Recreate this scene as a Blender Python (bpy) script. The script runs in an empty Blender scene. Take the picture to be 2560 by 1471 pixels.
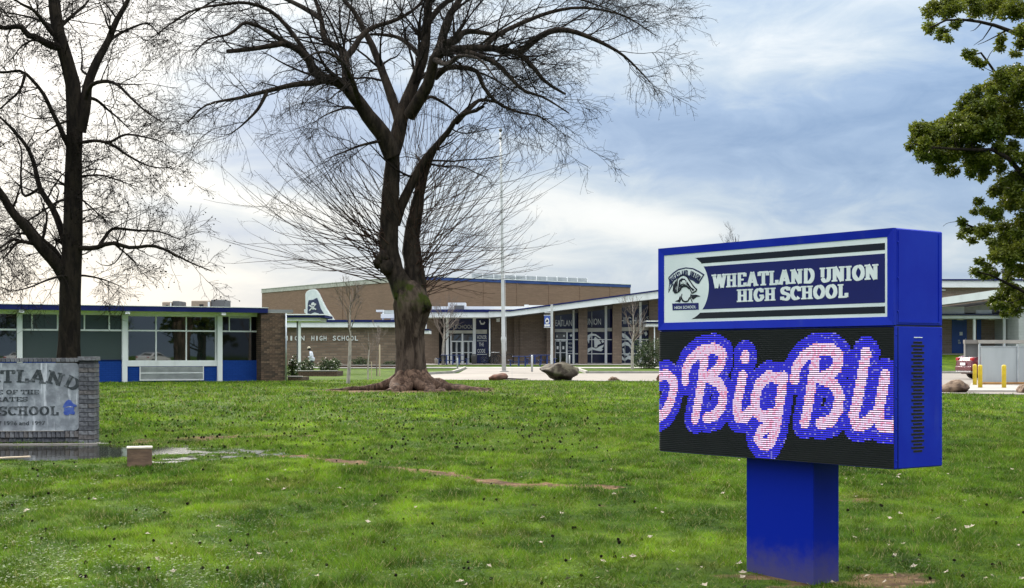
import bpy, math, random
import numpy as np
from mathutils import Vector, Matrix

random.seed(7)
rng = np.random.default_rng(7)
R = math.radians
scene = bpy.context.scene
COL = scene.collection

# ------------------------------------------------------------------ camera
EYE = 1.05                     # camera height above the far, level ground
FPX = 3500.0                   # focal length in photo pixels
cam_d = bpy.data.cameras.new('camera')
cam_d.sensor_width = 36.0
cam_d.lens = FPX / 2560 * 36.0
cam_d.shift_y = 155.5 / 2560
cam_d.clip_start = 0.1
cam_d.clip_end = 6000
cam = bpy.data.objects.new('camera', cam_d)
cam.location = (0, 0, EYE)
cam.rotation_euler = (R(90), 0, 0)
COL.objects.link(cam)
scene.camera = cam

# ------------------------------------------------------------------ light
SUN_EL, SUN_AZ = 21.0, -22.0   # azimuth from +Y towards +X
sd = Vector((math.sin(R(SUN_AZ)) * math.cos(R(SUN_EL)), math.cos(R(SUN_AZ)) * math.cos(R(SUN_EL)), math.sin(R(SUN_EL))))
sun_d = bpy.data.lights.new('sun', 'SUN')
sun_d.energy = 2.6
sun_d.angle = R(14)
sun_d.color = (1.0, 0.93, 0.82)
sun = bpy.data.objects.new('sun', sun_d)
sun.location = (-30, 60, 60)
sun.rotation_euler = (-sd).to_track_quat('-Z', 'Y').to_euler()
COL.objects.link(sun)

vs = scene.view_settings
vs.view_transform = 'Standard'
vs.look = 'None'
vs.exposure = 1.15
vs.gamma = 1.0
vs.use_curve_mapping = False

# ------------------------------------------------------------------ node helpers
class NT:
    def __init__(s, tree):
        s.t = tree; s.n = tree.nodes; s.l = tree.links
    def new(s, kind, **kw):
        n = s.n.new(kind)
        for k, v in kw.items(): setattr(n, k, v)
        return n
    def set(s, sock, v):
        if isinstance(v, bpy.types.NodeSocket): s.l.new(v, sock)
        elif isinstance(v, (int, float)): sock.default_value = v
        else:
            v = tuple(v)
            sock.default_value = v + (1.0,) if len(sock.default_value) == 4 and len(v) == 3 else v
    def math(s, op, a, b=0.0, c=0.0, clamp=False):
        n = s.new('ShaderNodeMath', operation=op, use_clamp=clamp)
        s.set(n.inputs[0], a); s.set(n.inputs[1], b); s.set(n.inputs[2], c)
        return n.outputs[0]
    def mix(s, f, a, b, blend='MIX'):
        n = s.new('ShaderNodeMix', data_type='RGBA', blend_type=blend)
        n.clamp_factor = True
        s.set(n.inputs[0], f); s.set(n.inputs[6], a); s.set(n.inputs[7], b)
        return n.outputs[2]
    def noise(s, vec, scale, detail=4, rough=0.55, dist=0.0, dim='3D'):
        n = s.new('ShaderNodeTexNoise', noise_dimensions=dim)
        if vec is not None: s.l.new(vec, n.inputs['Vector'])
        n.inputs['Scale'].default_value = scale; n.inputs['Detail'].default_value = detail
        n.inputs['Roughness'].default_value = rough; n.inputs['Distortion'].default_value = dist
        return n.outputs[0]
    def ramp(s, f, stops, mode='EASE'):
        n = s.new('ShaderNodeValToRGB'); r = n.color_ramp; r.interpolation = mode
        while len(r.elements) < len(stops): r.elements.new(0.5)
        for e, (p, c) in zip(r.elements, stops):
            e.position = p; e.color = (c, c, c, 1) if isinstance(c, (int, float)) else tuple(c) + (1,)
        s.set(n.inputs[0], f)
        return n.outputs[0]
    def smooth(s, v, a, b):
        n = s.new('ShaderNodeMapRange', interpolation_type='SMOOTHSTEP')
        s.set(n.inputs[0], v)
        n.inputs[1].default_value = a; n.inputs[2].default_value = b
        return n.outputs[0]
    def mapping(s, vec, scale=(1, 1, 1), loc=(0, 0, 0)):
        n = s.new('ShaderNodeMapping'); s.l.new(vec, n.inputs[0])
        n.inputs['Scale'].default_value = scale; n.inputs['Location'].default_value = loc
        return n.outputs[0]

# ------------------------------------------------------------------ sky
world = bpy.data.worlds.new('World'); scene.world = world; world.use_nodes = True
w = NT(world.node_tree); w.n.clear()
tc = w.new('ShaderNodeTexCoord').outputs['Generated']
sky = w.new('ShaderNodeTexSky', sky_type='NISHITA')
sky.sun_disc = False; sky.sun_elevation = R(SUN_EL); sky.sun_rotation = R(SUN_AZ)
sky.air_density = 1.0; sky.dust_density = 1.5
sep = w.new('ShaderNodeSeparateXYZ'); w.l.new(tc, sep.inputs[0])
X, Y, Z = sep.outputs
ya = w.math('MAXIMUM', w.math('ABSOLUTE', Y), 0.08)
U = w.math('DIVIDE', X, ya)
V = w.math('DIVIDE', Z, ya)
Zc = w.math('MAXIMUM', Z, 0.0)
flat = w.mapping(tc, (1.0, 1.0, 2.6), (3.1, 0.4, 0.0))
flat2 = w.mapping(tc, (1.0, 1.0, 4.6), (1.7, 2.2, 0.6))
n1 = w.noise(flat, 2.6, 7, 0.5, 0.5)
n2 = w.noise(flat2, 5.5, 6, 0.55, 0.3)
n3 = w.noise(flat, 13.0, 8, 0.62, 0.9)
cl = w.math('ADD', w.math('MULTIPLY', n1, 0.58), w.math('MULTIPLY', n2, 0.27))
cl = w.math('ADD', w.math('ADD', cl, w.math('MULTIPLY', n3, 0.34)), -0.025)
def blob(u0, v0, su, sv, slope, amp):
    # a bank of thinner or thicker cloud lying in one part of the sky
    du = w.math('SUBTRACT', U, u0)
    dv = w.math('SUBTRACT', w.math('SUBTRACT', V, v0), w.math('MULTIPLY', du, slope))
    q = w.math('ADD', w.math('POWER', w.math('ABSOLUTE', w.math('DIVIDE', du, su)), 2.0), w.math('POWER', w.math('ABSOLUTE', w.math('DIVIDE', dv, sv)), 2.0))
    return w.math('MULTIPLY', w.math('EXPONENT', w.math('MULTIPLY', q, -1.0)), amp)
for args in ((-0.335, 0.16, 0.100, 0.14, 0.0, 0.29), (-0.30, 0.035, 0.14, 0.022, 0.0, 0.16), (-0.20, 0.115, 0.11, 0.014, -0.28, 0.20), (0.085, 0.098, 0.075, 0.015, -0.15, 0.24), (0.03, 0.068, 0.16, 0.016, 0.02, 0.07),
             (0.15, 0.205, 0.10, 0.022, 0.1, 0.10), (0.20, 0.135, 0.16, 0.020, -0.1, -0.06), (0.25, 0.245, 0.10, 0.03, 0.0, -0.05), (-0.13, 0.160, 0.11, 0.030, -0.2, -0.15),
             (-0.10, 0.083, 0.14, 0.012, -0.10, -0.07)):
    cl = w.math('ADD', cl, blob(*args))
dot = w.new('ShaderNodeVectorMath', operation='DOT_PRODUCT'); w.l.new(tc, dot.inputs[0]); dot.inputs[1].default_value = sd
d = w.math('MAXIMUM', dot.outputs['Value'], 0.0)
glow = w.math('ADD', w.math('MULTIPLY', w.math('POWER', d, 60.0), 0.30), w.math('MULTIPLY', w.math('POWER', d, 12.0), 0.02))
cl = w.math('ADD', cl, glow)
# sky above the view whitened with elevation, added to light walls and grass
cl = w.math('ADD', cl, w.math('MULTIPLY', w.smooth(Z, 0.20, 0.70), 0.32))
ccol = w.ramp(cl, [(0.30, (0.165, 0.27, 0.46)), (0.44, (0.235, 0.37, 0.60)), (0.55, (0.35, 0.49, 0.71)), (0.66, (0.56, 0.67, 0.79)), (0.80, (0.87, 0.91, 0.93)), (1.0, (1.04, 1.05, 1.05))], 'LINEAR')
# horizon veil
veil = w.math('EXPONENT', w.math('MULTIPLY', Zc, -22.0))
vcol = w.mix(w.math('MULTIPLY', w.math('POWER', d, 24.0), 2.2, clamp=True), (0.47, 0.59, 0.73), (0.93, 0.89, 0.79))
ccol = w.mix(w.math('MULTIPLY', veil, 0.65), ccol, vcol)
# overcast skies brighten towards the zenith; steepened here to light ground and walls
zenith_gain = w.math('ADD', 0.42, w.math('MULTIPLY', w.math('MULTIPLY', Zc, Zc), 1.45))
sc = w.new('ShaderNodeVectorMath', operation='SCALE'); w.l.new(ccol, sc.inputs[0]); w.l.new(w.math('MULTIPLY', zenith_gain, 10.0), sc.inputs[3])
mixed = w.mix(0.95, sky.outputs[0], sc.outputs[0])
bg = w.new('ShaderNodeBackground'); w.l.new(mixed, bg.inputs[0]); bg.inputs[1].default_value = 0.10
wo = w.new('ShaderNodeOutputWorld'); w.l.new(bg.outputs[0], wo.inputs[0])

# ------------------------------------------------------------------ materials
MATS = {}
def new_mat(name):
    m = bpy.data.materials.new(name); m.use_nodes = True
    t = NT(m.node_tree)
    b = t.n['Principled BSDF']
    MATS[name] = m
    return m, t, b
def plain(name, c1, c2=None, scale=6.0, rough=0.6, bump=0.0, metal=0.0, stretch=(1, 1, 1), spec=0.5, detail=5, rvar=0.1, bscale=None, lo=0.35, hi=0.65):
    m, t, b = new_mat(name)
    co = t.new('ShaderNodeTexCoord').outputs['Object']
    v = t.mapping(co, stretch)
    f = t.noise(v, scale, detail)
    if c2 is None: c2 = tuple(x * 0.82 for x in c1)
    t.set(b.inputs['Base Color'], t.mix(t.smooth(f, lo, hi), c1, c2))
    t.set(b.inputs['Roughness'], t.math('ADD', rough - rvar / 2, t.math('MULTIPLY', f, rvar)))
    b.inputs['Metallic'].default_value = metal
    b.inputs['Specular IOR Level'].default_value = spec
    if bump:
        bn = t.new('ShaderNodeBump'); bn.inputs['Strength'].default_value = bump; bn.inputs['Distance'].default_value = 0.02
        t.set(bn.inputs['Height'], t.noise(v, bscale or scale * 4, 6)); t.l.new(bn.outputs[0], b.inputs['Normal'])
    return m
def glass(name, base, rough=0.03, ior=1.6, c2=None):
    m, t, b = new_mat(name)
    co = t.new('ShaderNodeTexCoord').outputs['Object']
    f = t.noise(co, 0.5, 3)
    t.set(b.inputs['Base Color'], t.mix(f, base, c2 or tuple(x * 0.7 for x in base)))
    b.inputs['Roughness'].default_value = rough; b.inputs['IOR'].default_value = ior
    bn = t.new('ShaderNodeBump'); bn.inputs['Strength'].default_value = 0.04; bn.inputs['Distance'].default_value = 0.02
    t.set(bn.inputs['Height'], t.noise(co, 0.8, 2)); t.l.new(bn.outputs[0], b.inputs['Normal'])
    return m
def brick(name, c1, c2, mortar, bw=0.30, rh=0.10, ms=0.012, stain=(0.10, 0.08, 0.065), stain_amt=0.5, top=None, sscale=0.35):
    m, t, b = new_mat(name)
    co = t.new('ShaderNodeTexCoord').outputs['Object']
    s = t.new('ShaderNodeSeparateXYZ'); t.l.new(co, s.inputs[0])
    c = t.new('ShaderNodeCombineXYZ'); t.set(c.inputs[0], t.math('ADD', s.outputs[0], s.outputs[1])); t.set(c.inputs[1], s.outputs[2])
    br = t.new('ShaderNodeTexBrick'); t.l.new(c.outputs[0], br.inputs['Vector'])
    br.inputs['Scale'].default_value = 1.0; br.inputs['Brick Width'].default_value = bw; br.inputs['Row Height'].default_value = rh
    br.inputs['Mortar Size'].default_value = ms; br.inputs['Mortar Smooth'].default_value = 0.2; br.inputs['Bias'].default_value = 0.1
    t.set(br.inputs['Color1'], c1); t.set(br.inputs['Color2'], c2); t.set(br.inputs['Mortar'], mortar)
    n = t.noise(t.mapping(co, (1, 1, 0.45)), sscale, 8, 0.62)
    col = t.mix(t.math('MULTIPLY', t.smooth(n, 0.48, 0.70), stain_amt), br.outputs[0], stain)
    n2 = t.noise(t.mapping(co, (0.3, 0.3, 4.0)), 1.5, 5)
    col = t.mix(t.math('MULTIPLY', t.smooth(n2, 0.45, 0.7), 0.30), col, tuple(x * 1.15 for x in c1))
    if top:   # drip stains hanging from the coping
        n3 = t.noise(t.mapping(co, (1, 1, 0.12)), 1.6, 6, 0.65)
        edge = t.smooth(t.math('SUBTRACT', s.outputs[2], t.math('MULTIPLY', n3, 2.4)), top - 2.0, top - 0.6)
        col = t.mix(t.math('MULTIPLY', t.math('MULTIPLY', edge, t.smooth(n3, 0.50, 0.66)), 0.8), col, (0.05, 0.045, 0.04))
    t.set(b.inputs['Base Color'], col)
    b.inputs['Roughness'].default_value = 0.9; b.inputs['Specular IOR Level'].default_value = 0.2
    bn = t.new('ShaderNodeBump'); bn.inputs['Strength'].default_value = 0.6; bn.inputs['Distance'].default_value = 0.012
    t.set(bn.inputs['Height'], t.math('SUBTRACT', 1.0, br.outputs['Fac'])); t.l.new(bn.outputs[0], b.inputs['Normal'])
    return m
def emit(name, col, strength):
    m, t, b = new_mat(name)
    b.inputs['Base Color'].default_value = (0.01, 0.01, 0.01, 1)
    b.inputs['Emission Color'].default_value = tuple(col) + (1,); b.inputs['Emission Strength'].default_value = strength
    return m

BLUE = (0.003, 0.015, 0.38)
m, t, b = new_mat('sign_blue')
co = t.new('ShaderNodeTexCoord').outputs['Object']
v = t.mapping(co, (1, 1, 0.12)); f1 = t.noise(v, 5.0, 8, 0.65); f2 = t.noise(co, 2.0, 5); f3 = t.noise(co, 60, 3)
c = t.mix(t.smooth(f2, 0.35, 0.7), BLUE, (0.006, 0.026, 0.43))
c = t.mix(t.math('MULTIPLY', t.smooth(f1, 0.56, 0.74), 0.22), c, (0.10, 0.13, 0.30))
t.set(b.inputs['Base Color'], c); t.set(b.inputs['Roughness'], t.math('ADD', 0.28, t.math('MULTIPLY', f1, 0.35))); b.inputs['Specular IOR Level'].default_value = 0.22
bn = t.new('ShaderNodeBump'); bn.inputs['Strength'].default_value = 0.12; bn.inputs['Distance'].default_value = 0.02
t.set(bn.inputs['Height'], t.math('ADD', f2, t.math('MULTIPLY', f3, 0.05))); t.l.new(bn.outputs[0], b.inputs['Normal'])
plain('trim_blue', (0.006, 0.011, 0.095), (0.012, 0.020, 0.12), 1.2, 0.6, spec=0.2)
plain('gym_blue', (0.035, 0.070, 0.24), (0.06, 0.10, 0.28), 0.8, 0.6, spec=0.2)
plain('navy', (0.006, 0.009, 0.055), (0.010, 0.014, 0.075), 1.5, 0.25)
plain('white_paint', (0.88, 0.89, 0.88), (0.72, 0.73, 0.72), 2.2, 0.55, stretch=(1, 1, 0.25), lo=0.45, hi=0.8)
plain('white_fascia', (0.86, 0.88, 0.88), (0.60, 0.61, 0.60), 0.9, 0.6, stretch=(1, 1, 0.3), lo=0.45, hi=0.85)
plain('cream', (0.55, 0.53, 0.47), (0.44, 0.42, 0.37), 2.0, 0.7)
plain('letter_white', (0.82, 0.82, 0.80), (0.7, 0.7, 0.68), 8, 0.5)
plain('panel_white', (0.83, 0.86, 0.86), (0.73, 0.77, 0.78), 2.0, 0.10, spec=0.6)
plain('panel_blue', (0.004, 0.005, 0.10), (0.005, 0.007, 0.115), 2.0, 0.04, spec=0.42)
plain('panel_black', (0.003, 0.003, 0.004), None, 2.0, 0.04, spec=0.45)
plain('black', (0.012, 0.012, 0.013), None, 4, 0.6)
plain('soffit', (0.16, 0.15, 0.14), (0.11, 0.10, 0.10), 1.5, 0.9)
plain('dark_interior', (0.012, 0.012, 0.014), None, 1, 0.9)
plain('concrete', (0.25, 0.225, 0.20), (0.20, 0.18, 0.165), 0.8, 0.85, 0.15)
plain('concrete_pale', (0.37, 0.345, 0.31), (0.29, 0.27, 0.245), 1.4, 0.85, 0.1)
plain('grey_metal', (0.42, 0.45, 0.46), (0.34, 0.37, 0.38), 1.5, 0.5, stretch=(1, 1, 0.2))
plain('roof_grey', (0.30, 0.30, 0.31), (0.22, 0.22, 0.23), 0.7, 0.8)
plain('unit_tan', (0.36, 0.28, 0.20), (0.28, 0.22, 0.17), 2, 0.6)
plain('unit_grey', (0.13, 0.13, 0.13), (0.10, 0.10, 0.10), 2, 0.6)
plain('galvanised', (0.55, 0.58, 0.60), (0.42, 0.45, 0.48), 3, 0.35, metal=0.6)
plain('pole_white', (0.62, 0.63, 0.63), (0.50, 0.51, 0.51), 1.0, 0.4)
plain('yellow_paint', (0.72, 0.52, 0.02), (0.60, 0.42, 0.02), 5, 0.5, 0.05)
plain('door_blue', (0.015, 0.06, 0.25), (0.02, 0.07, 0.28), 2, 0.5)
plain('table_blue', (0.012, 0.03, 0.16), (0.02, 0.05, 0.20), 3, 0.4)
plain('rubber', (0.015, 0.015, 0.016), None, 6, 0.8)
plain('rim', (0.45, 0.46, 0.48), None, 6, 0.3, metal=0.9)
plain('car_red', (0.12, 0.008, 0.016), (0.11, 0.006, 0.015), 1, 0.18, spec=0.7)
plain('car_white', (0.80, 0.81, 0.82), (0.76, 0.77, 0.78), 1, 0.2, spec=0.6)
plain('lamp_red', (0.5, 0.01, 0.015), None, 3, 0.15)
plain('skin', (0.12, 0.065, 0.045), (0.10, 0.05, 0.035), 10, 0.6)
plain('shirt_white', (0.75, 0.76, 0.82), (0.6, 0.62, 0.70), 8, 0.85, 0.2)
plain('trousers', (0.03, 0.03, 0.04), None, 8, 0.9)
plain('straw', (0.62, 0.55, 0.42), (0.5, 0.43, 0.32), 20, 0.9)
plain('stake_wood', (0.62, 0.50, 0.36), (0.50, 0.38, 0.26), 8, 0.8, stretch=(1, 1, 0.1))
plain('block_wood', (0.20, 0.120, 0.078), (0.11, 0.066, 0.045), 5, 0.8, 0.3, stretch=(1, 1, 3.0))
plain('block_top', (0.62, 0.55, 0.46), (0.45, 0.38, 0.30), 7, 0.8, 0.2)
plain('rust_wood', (0.42, 0.22, 0.07), (0.25, 0.13, 0.05), 3, 0.85, 0.2)
plain('litter_ball', (0.010, 0.008, 0.007), (0.018, 0.012, 0.010), 40, 0.95, spec=0.0)
plain('litter_leaf', (0.52, 0.46, 0.36), (0.30, 0.22, 0.14), 5, 0.8)
plain('boulder_grey', (0.150, 0.125, 0.088), (0.035, 0.024, 0.016), 2.6, 0.9, 0.7, detail=9, lo=0.42, hi=0.58)
plain('boulder_tan', (0.22, 0.145, 0.095), (0.06, 0.034, 0.022), 3.4, 0.9, 0.7, detail=9, lo=0.40, hi=0.62)
plain('boulder_red', (0.18, 0.075, 0.045), (0.09, 0.045, 0.03), 4.0, 0.9, 0.6, detail=9)
plain('stem_pale', (0.50, 0.44, 0.38), (0.30, 0.26, 0.23), 14, 0.85, 0.2, stretch=(1, 1, 0.4))
plain('twig_pale', (0.22, 0.17, 0.14), (0.15, 0.115, 0.095), 14, 0.85)
plain('louver_grey', (0.42, 0.43, 0.42), (0.33, 0.34, 0.33), 3, 0.6)
glass('pane_dark', (0.006, 0.013, 0.010), 0.015, 1.95)
glass('pane_blind', (0.050, 0.068, 0.066), 0.10, 1.4, (0.066, 0.086, 0.083))
glass('pane_black', (0.004, 0.005, 0.006), 0.03, 1.45)
glass('pane_navy', (0.006, 0.008, 0.055), 0.08, 1.45)
brick('brick_wing', (0.160, 0.104, 0.070), (0.100, 0.068, 0.048), (0.035, 0.03, 0.026), 0.24, 0.085, 0.012, (0.03, 0.024, 0.02), 0.6)
brick('brick_office', (0.290, 0.210, 0.152), (0.190, 0.132, 0.096), (0.17, 0.138, 0.11), 0.60, 0.20, 0.03, (0.085, 0.062, 0.048), 0.45)
brick('brick_gym', (0.310, 0.200, 0.142), (0.258, 0.162, 0.115), (0.22, 0.155, 0.12), 0.40, 0.10, 0.012, (0.22, 0.15, 0.11), 0.4, top=8.6, sscale=0.14)
brick('brick_entry', (0.260, 0.192, 0.142), (0.200, 0.144, 0.106), (0.16, 0.125, 0.10), 0.40, 0.13, 0.02, (0.07, 0.052, 0.042), 0.5)
brick('brick_right', (0.330, 0.240, 0.186), (0.25, 0.18, 0.14), (0.30, 0.26, 0.225), 0.50, 0.16, 0.02, (0.11, 0.085, 0.07), 0.4)
brick('brick_blue', (0.010, 0.052, 0.27), (0.012, 0.060, 0.30), (0.008, 0.042, 0.23), 0.24, 0.085, 0.010, (0.012, 0.055, 0.26), 0.4)
brick('block_wall', (0.46, 0.47, 0.46), (0.42, 0.43, 0.42), (0.38, 0.38, 0.37), 0.42, 0.21, 0.012, (0.33, 0.33, 0.32), 0.4)
emit('led_white', (0.94, 0.70, 0.95), 0.68)
emit('led_pink', (1.0, 0.42, 0.66), 0.64)
emit('led_blue', (0.035, 0.030, 0.85), 0.58)
emit('led_pale', (0.26, 0.24, 0.9), 0.55)

# ------------------------------------------------------------------ mesh helpers
class MB:
    def __init__(s): s.v = []; s.f = []; s.m = []; s.cur = 0
    def add(s, vs, fs):
        o = len(s.v); s.v += [tuple(p) for p in vs]
        for f in fs: s.f.append(tuple(i + o for i in f)); s.m.append(s.cur)
        return s
    def box(s, x0, x1, y0, y1, z0, z1):
        v = [(x0, y0, z0), (x1, y0, z0), (x1, y1, z0), (x0, y1, z0), (x0, y0, z1), (x1, y0, z1), (x1, y1, z1), (x0, y1, z1)]
        return s.add(v, [(0, 3, 2, 1), (4, 5, 6, 7), (0, 1, 5, 4), (1, 2, 6, 5), (2, 3, 7, 6), (3, 0, 4, 7)])
    def bevbox(s, x0, x1, y0, y1, z0, z1, b):
        # box with chamfered edges: 24 corners
        cx, cy, cz = (x0 + x1) / 2, (y0 + y1) / 2, (z0 + z1) / 2
        hx, hy, hz = (x1 - x0) / 2, (y1 - y0) / 2, (z1 - z0) / 2
        idx = {}; vs = []
        for sx in (-1, 1):
            for sy in (-1, 1):
                for sz in (-1, 1):
                    for ax in range(3):
                        h = [hx - b, hy - b, hz - b]; h[ax] = (hx, hy, hz)[ax]
                        idx[(sx, sy, sz, ax)] = len(vs); vs.append((cx + sx * h[0], cy + sy * h[1], cz + sz * h[2]))
        fs = []
        S = (-1, 1)
        def q(keys, out):
            p = [Vector(vs[idx[k]]) for k in keys]
            n = (p[1] - p[0]).cross(p[2] - p[0])
            k = keys if n.dot(Vector(out)) > 0 else keys[::-1]
            fs.append(tuple(idx[i] for i in k))
        for a in S:
            q([(a, -1, -1, 0), (a, 1, -1, 0), (a, 1, 1, 0), (a, -1, 1, 0)], (a, 0, 0))
            q([(-1, a, -1, 1), (1, a, -1, 1), (1, a, 1, 1), (-1, a, 1, 1)], (0, a, 0))
            q([(-1, -1, a, 2), (1, -1, a, 2), (1, 1, a, 2), (-1, 1, a, 2)], (0, 0, a))
            for c in S:
                q([(a, c, -1, 0), (a, c, 1, 0), (a, c, 1, 1), (a, c, -1, 1)], (a, c, 0))
                q([(a, -1, c, 0), (a, 1, c, 0), (a, 1, c, 2), (a, -1, c, 2)], (a, 0, c))
                q([(-1, a, c, 1), (1, a, c, 1), (1, a, c, 2), (-1, a, c, 2)], (0, a, c))
                for e in S: q([(a, c, e, 0), (a, c, e, 1), (a, c, e, 2)], (a, c, e))
        return s.add(vs, fs)
    def prism_xz(s, pts, y0, y1):
        n = len(pts)
        ar = sum(pts[i][0] * pts[(i + 1) % n][1] - pts[(i + 1) % n][0] * pts[i][1] for i in range(n))
        if ar < 0: pts = pts[::-1]
        v = [(x, y0, z) for x, z in pts] + [(x, y1, z) for x, z in pts]
        f = [tuple(range(n)), tuple(range(2 * n - 1, n - 1, -1))]
        f += [(i, i + n, (i + 1) % n + n, (i + 1) % n) for i in range(n)]
        return s.add(v, f)
    def prism_yz(s, pts, x0, x1):
        o = len(s.v); n = len(pts)
        ar = sum(pts[i][0] * pts[(i + 1) % n][1] - pts[(i + 1) % n][0] * pts[i][1] for i in range(n))
        if ar > 0: pts = pts[::-1]
        v = [(x0, y, z) for y, z in pts] + [(x1, y, z) for y, z in pts]
        f = [tuple(range(n)), tuple(range(2 * n - 1, n - 1, -1))]
        f += [(i, i + n, (i + 1) % n + n, (i + 1) % n) for i in range(n)]
        return s.add(v, f)
    def prism_xy(s, pts, z0, z1):
        n = len(pts)
        ar = sum(pts[i][0] * pts[(i + 1) % n][1] - pts[(i + 1) % n][0] * pts[i][1] for i in range(n))
        if ar < 0: pts = pts[::-1]
        v = [(x, y, z1) for x, y in pts] + [(x, y, z0) for x, y in pts]
        f = [tuple(range(n)), tuple(range(2 * n - 1, n - 1, -1))]
        f += [(i, i + n, (i + 1) % n + n, (i + 1) % n) for i in range(n)]
        return s.add(v, f)
    def tube(s, pts, rad, n=8, cap=True):
        pts = [Vector(p) for p in pts]
        if not hasattr(rad, '__len__'): rad = [rad] * len(pts)
        a = None; vs = []
        for i, p in enumerate(pts):
            t = (pts[min(i + 1, len(pts) - 1)] - pts[max(i - 1, 0)]).normalized()
            if a is None: a = t.orthogonal().normalized()
            a = (a - t * a.dot(t)).normalized(); b = t.cross(a)
            vs += [p + (a * math.cos(2 * math.pi * k / n) + b * math.sin(2 * math.pi * k / n)) * rad[i] for k in range(n)]
        fs = []
        for i in range(len(pts) - 1):
            for k in range(n): fs.append((i * n + k, i * n + (k + 1) % n, (i + 1) * n + (k + 1) % n, (i + 1) * n + k))
        if cap: fs += [tuple(range(n - 1, -1, -1)), tuple(range((len(pts) - 1) * n, len(pts) * n))]
        return s.add(vs, fs)
    def lathe(s, prof, n=16, cx=0, cy=0):
        vs = [(cx + r * math.cos(2 * math.pi * k / n), cy + r * math.sin(2 * math.pi * k / n), z) for r, z in prof for k in range(n)]
        fs = [(i * n + k, i * n + (k + 1) % n, (i + 1) * n + (k + 1) % n, (i + 1) * n + k) for i in range(len(prof) - 1) for k in range(n)]
        fs += [tuple(range(n - 1, -1, -1)), tuple(range((len(prof) - 1) * n, len(prof) * n))]
        return s.add(vs, fs)
    def build(s, name, mat, parent=None, smooth=False, loc=None):
        me = bpy.data.meshes.new(name)
        me.from_pydata(s.v, [], s.f)
        for mm in (mat if isinstance(mat, (list, tuple)) else [mat]): me.materials.append(MATS[mm] if isinstance(mm, str) else mm)
        if any(s.m): me.polygons.foreach_set('material_index', s.m)
        if smooth: me.polygons.foreach_set('use_smooth', [True] * len(me.polygons))
        me.update()
        return link(name, me, parent, loc)
def link(name, me, parent=None, loc=None):
    o = bpy.data.objects.new(name, me); COL.objects.link(o)
    if parent is not None: o.parent = parent
    if loc is not None: o.location = loc
    return o
def np_mesh(name, V, F, mat, parent=None, smooth=False, n=None):
    me = bpy.data.meshes.new(name)
    V = np.asarray(V, np.float32); F = np.asarray(F, np.int32); k = F.shape[1]
    me.vertices.add(len(V)); me.vertices.foreach_set('co', V.ravel())
    me.loops.add(F.size); me.loops.foreach_set('vertex_index', F.ravel())
    me.polygons.add(len(F)); me.polygons.foreach_set('loop_start', np.arange(0, F.size, k, dtype=np.int32))
    me.polygons.foreach_set('loop_total', np.full(len(F), k, np.int32))
    if smooth: me.polygons.foreach_set('use_smooth', np.ones(len(F), bool))
    me.materials.append(MATS[mat]); me.update(calc_edges=True); me.validate()
    return link(name, me, parent)
def thing(name, label, cat, loc=(0, 0, 0), rotz=0.0, group=None):
    o = bpy.data.objects.new(name, None); COL.objects.link(o)
    o.location = loc; o.rotation_euler = (0, 0, rotz); o.empty_display_size = 0.2
    return tag(o, label, cat, group)
def tag(o, label, cat, group=None):
    o['label'] = label; o['category'] = cat
    if group: o['group'] = group
    return o
def struct(o, label=None):
    o['kind'] = 'structure'
    if label: o['label'] = label
    return o
def stuff(o, label=None, cat=None):
    o['kind'] = 'stuff'
    if label: o['label'] = label
    if cat: o['category'] = cat
    return o
def copy_tree(o, parent=None):
    c = o.copy(); COL.objects.link(c); c.parent = parent
    for ch in o.children: copy_tree(ch, c)
    return c
def P(px, py, Y):
    "the point that the photograph's pixel shows at distance Y"
    return Vector(((px - 1280) / FPX * Y, Y, EYE + (891 - py) / FPX * Y))
def PX(px, Y): return (px - 1280) / FPX * Y
def PZ(py, Y): return EYE + (891 - py) / FPX * Y

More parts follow.
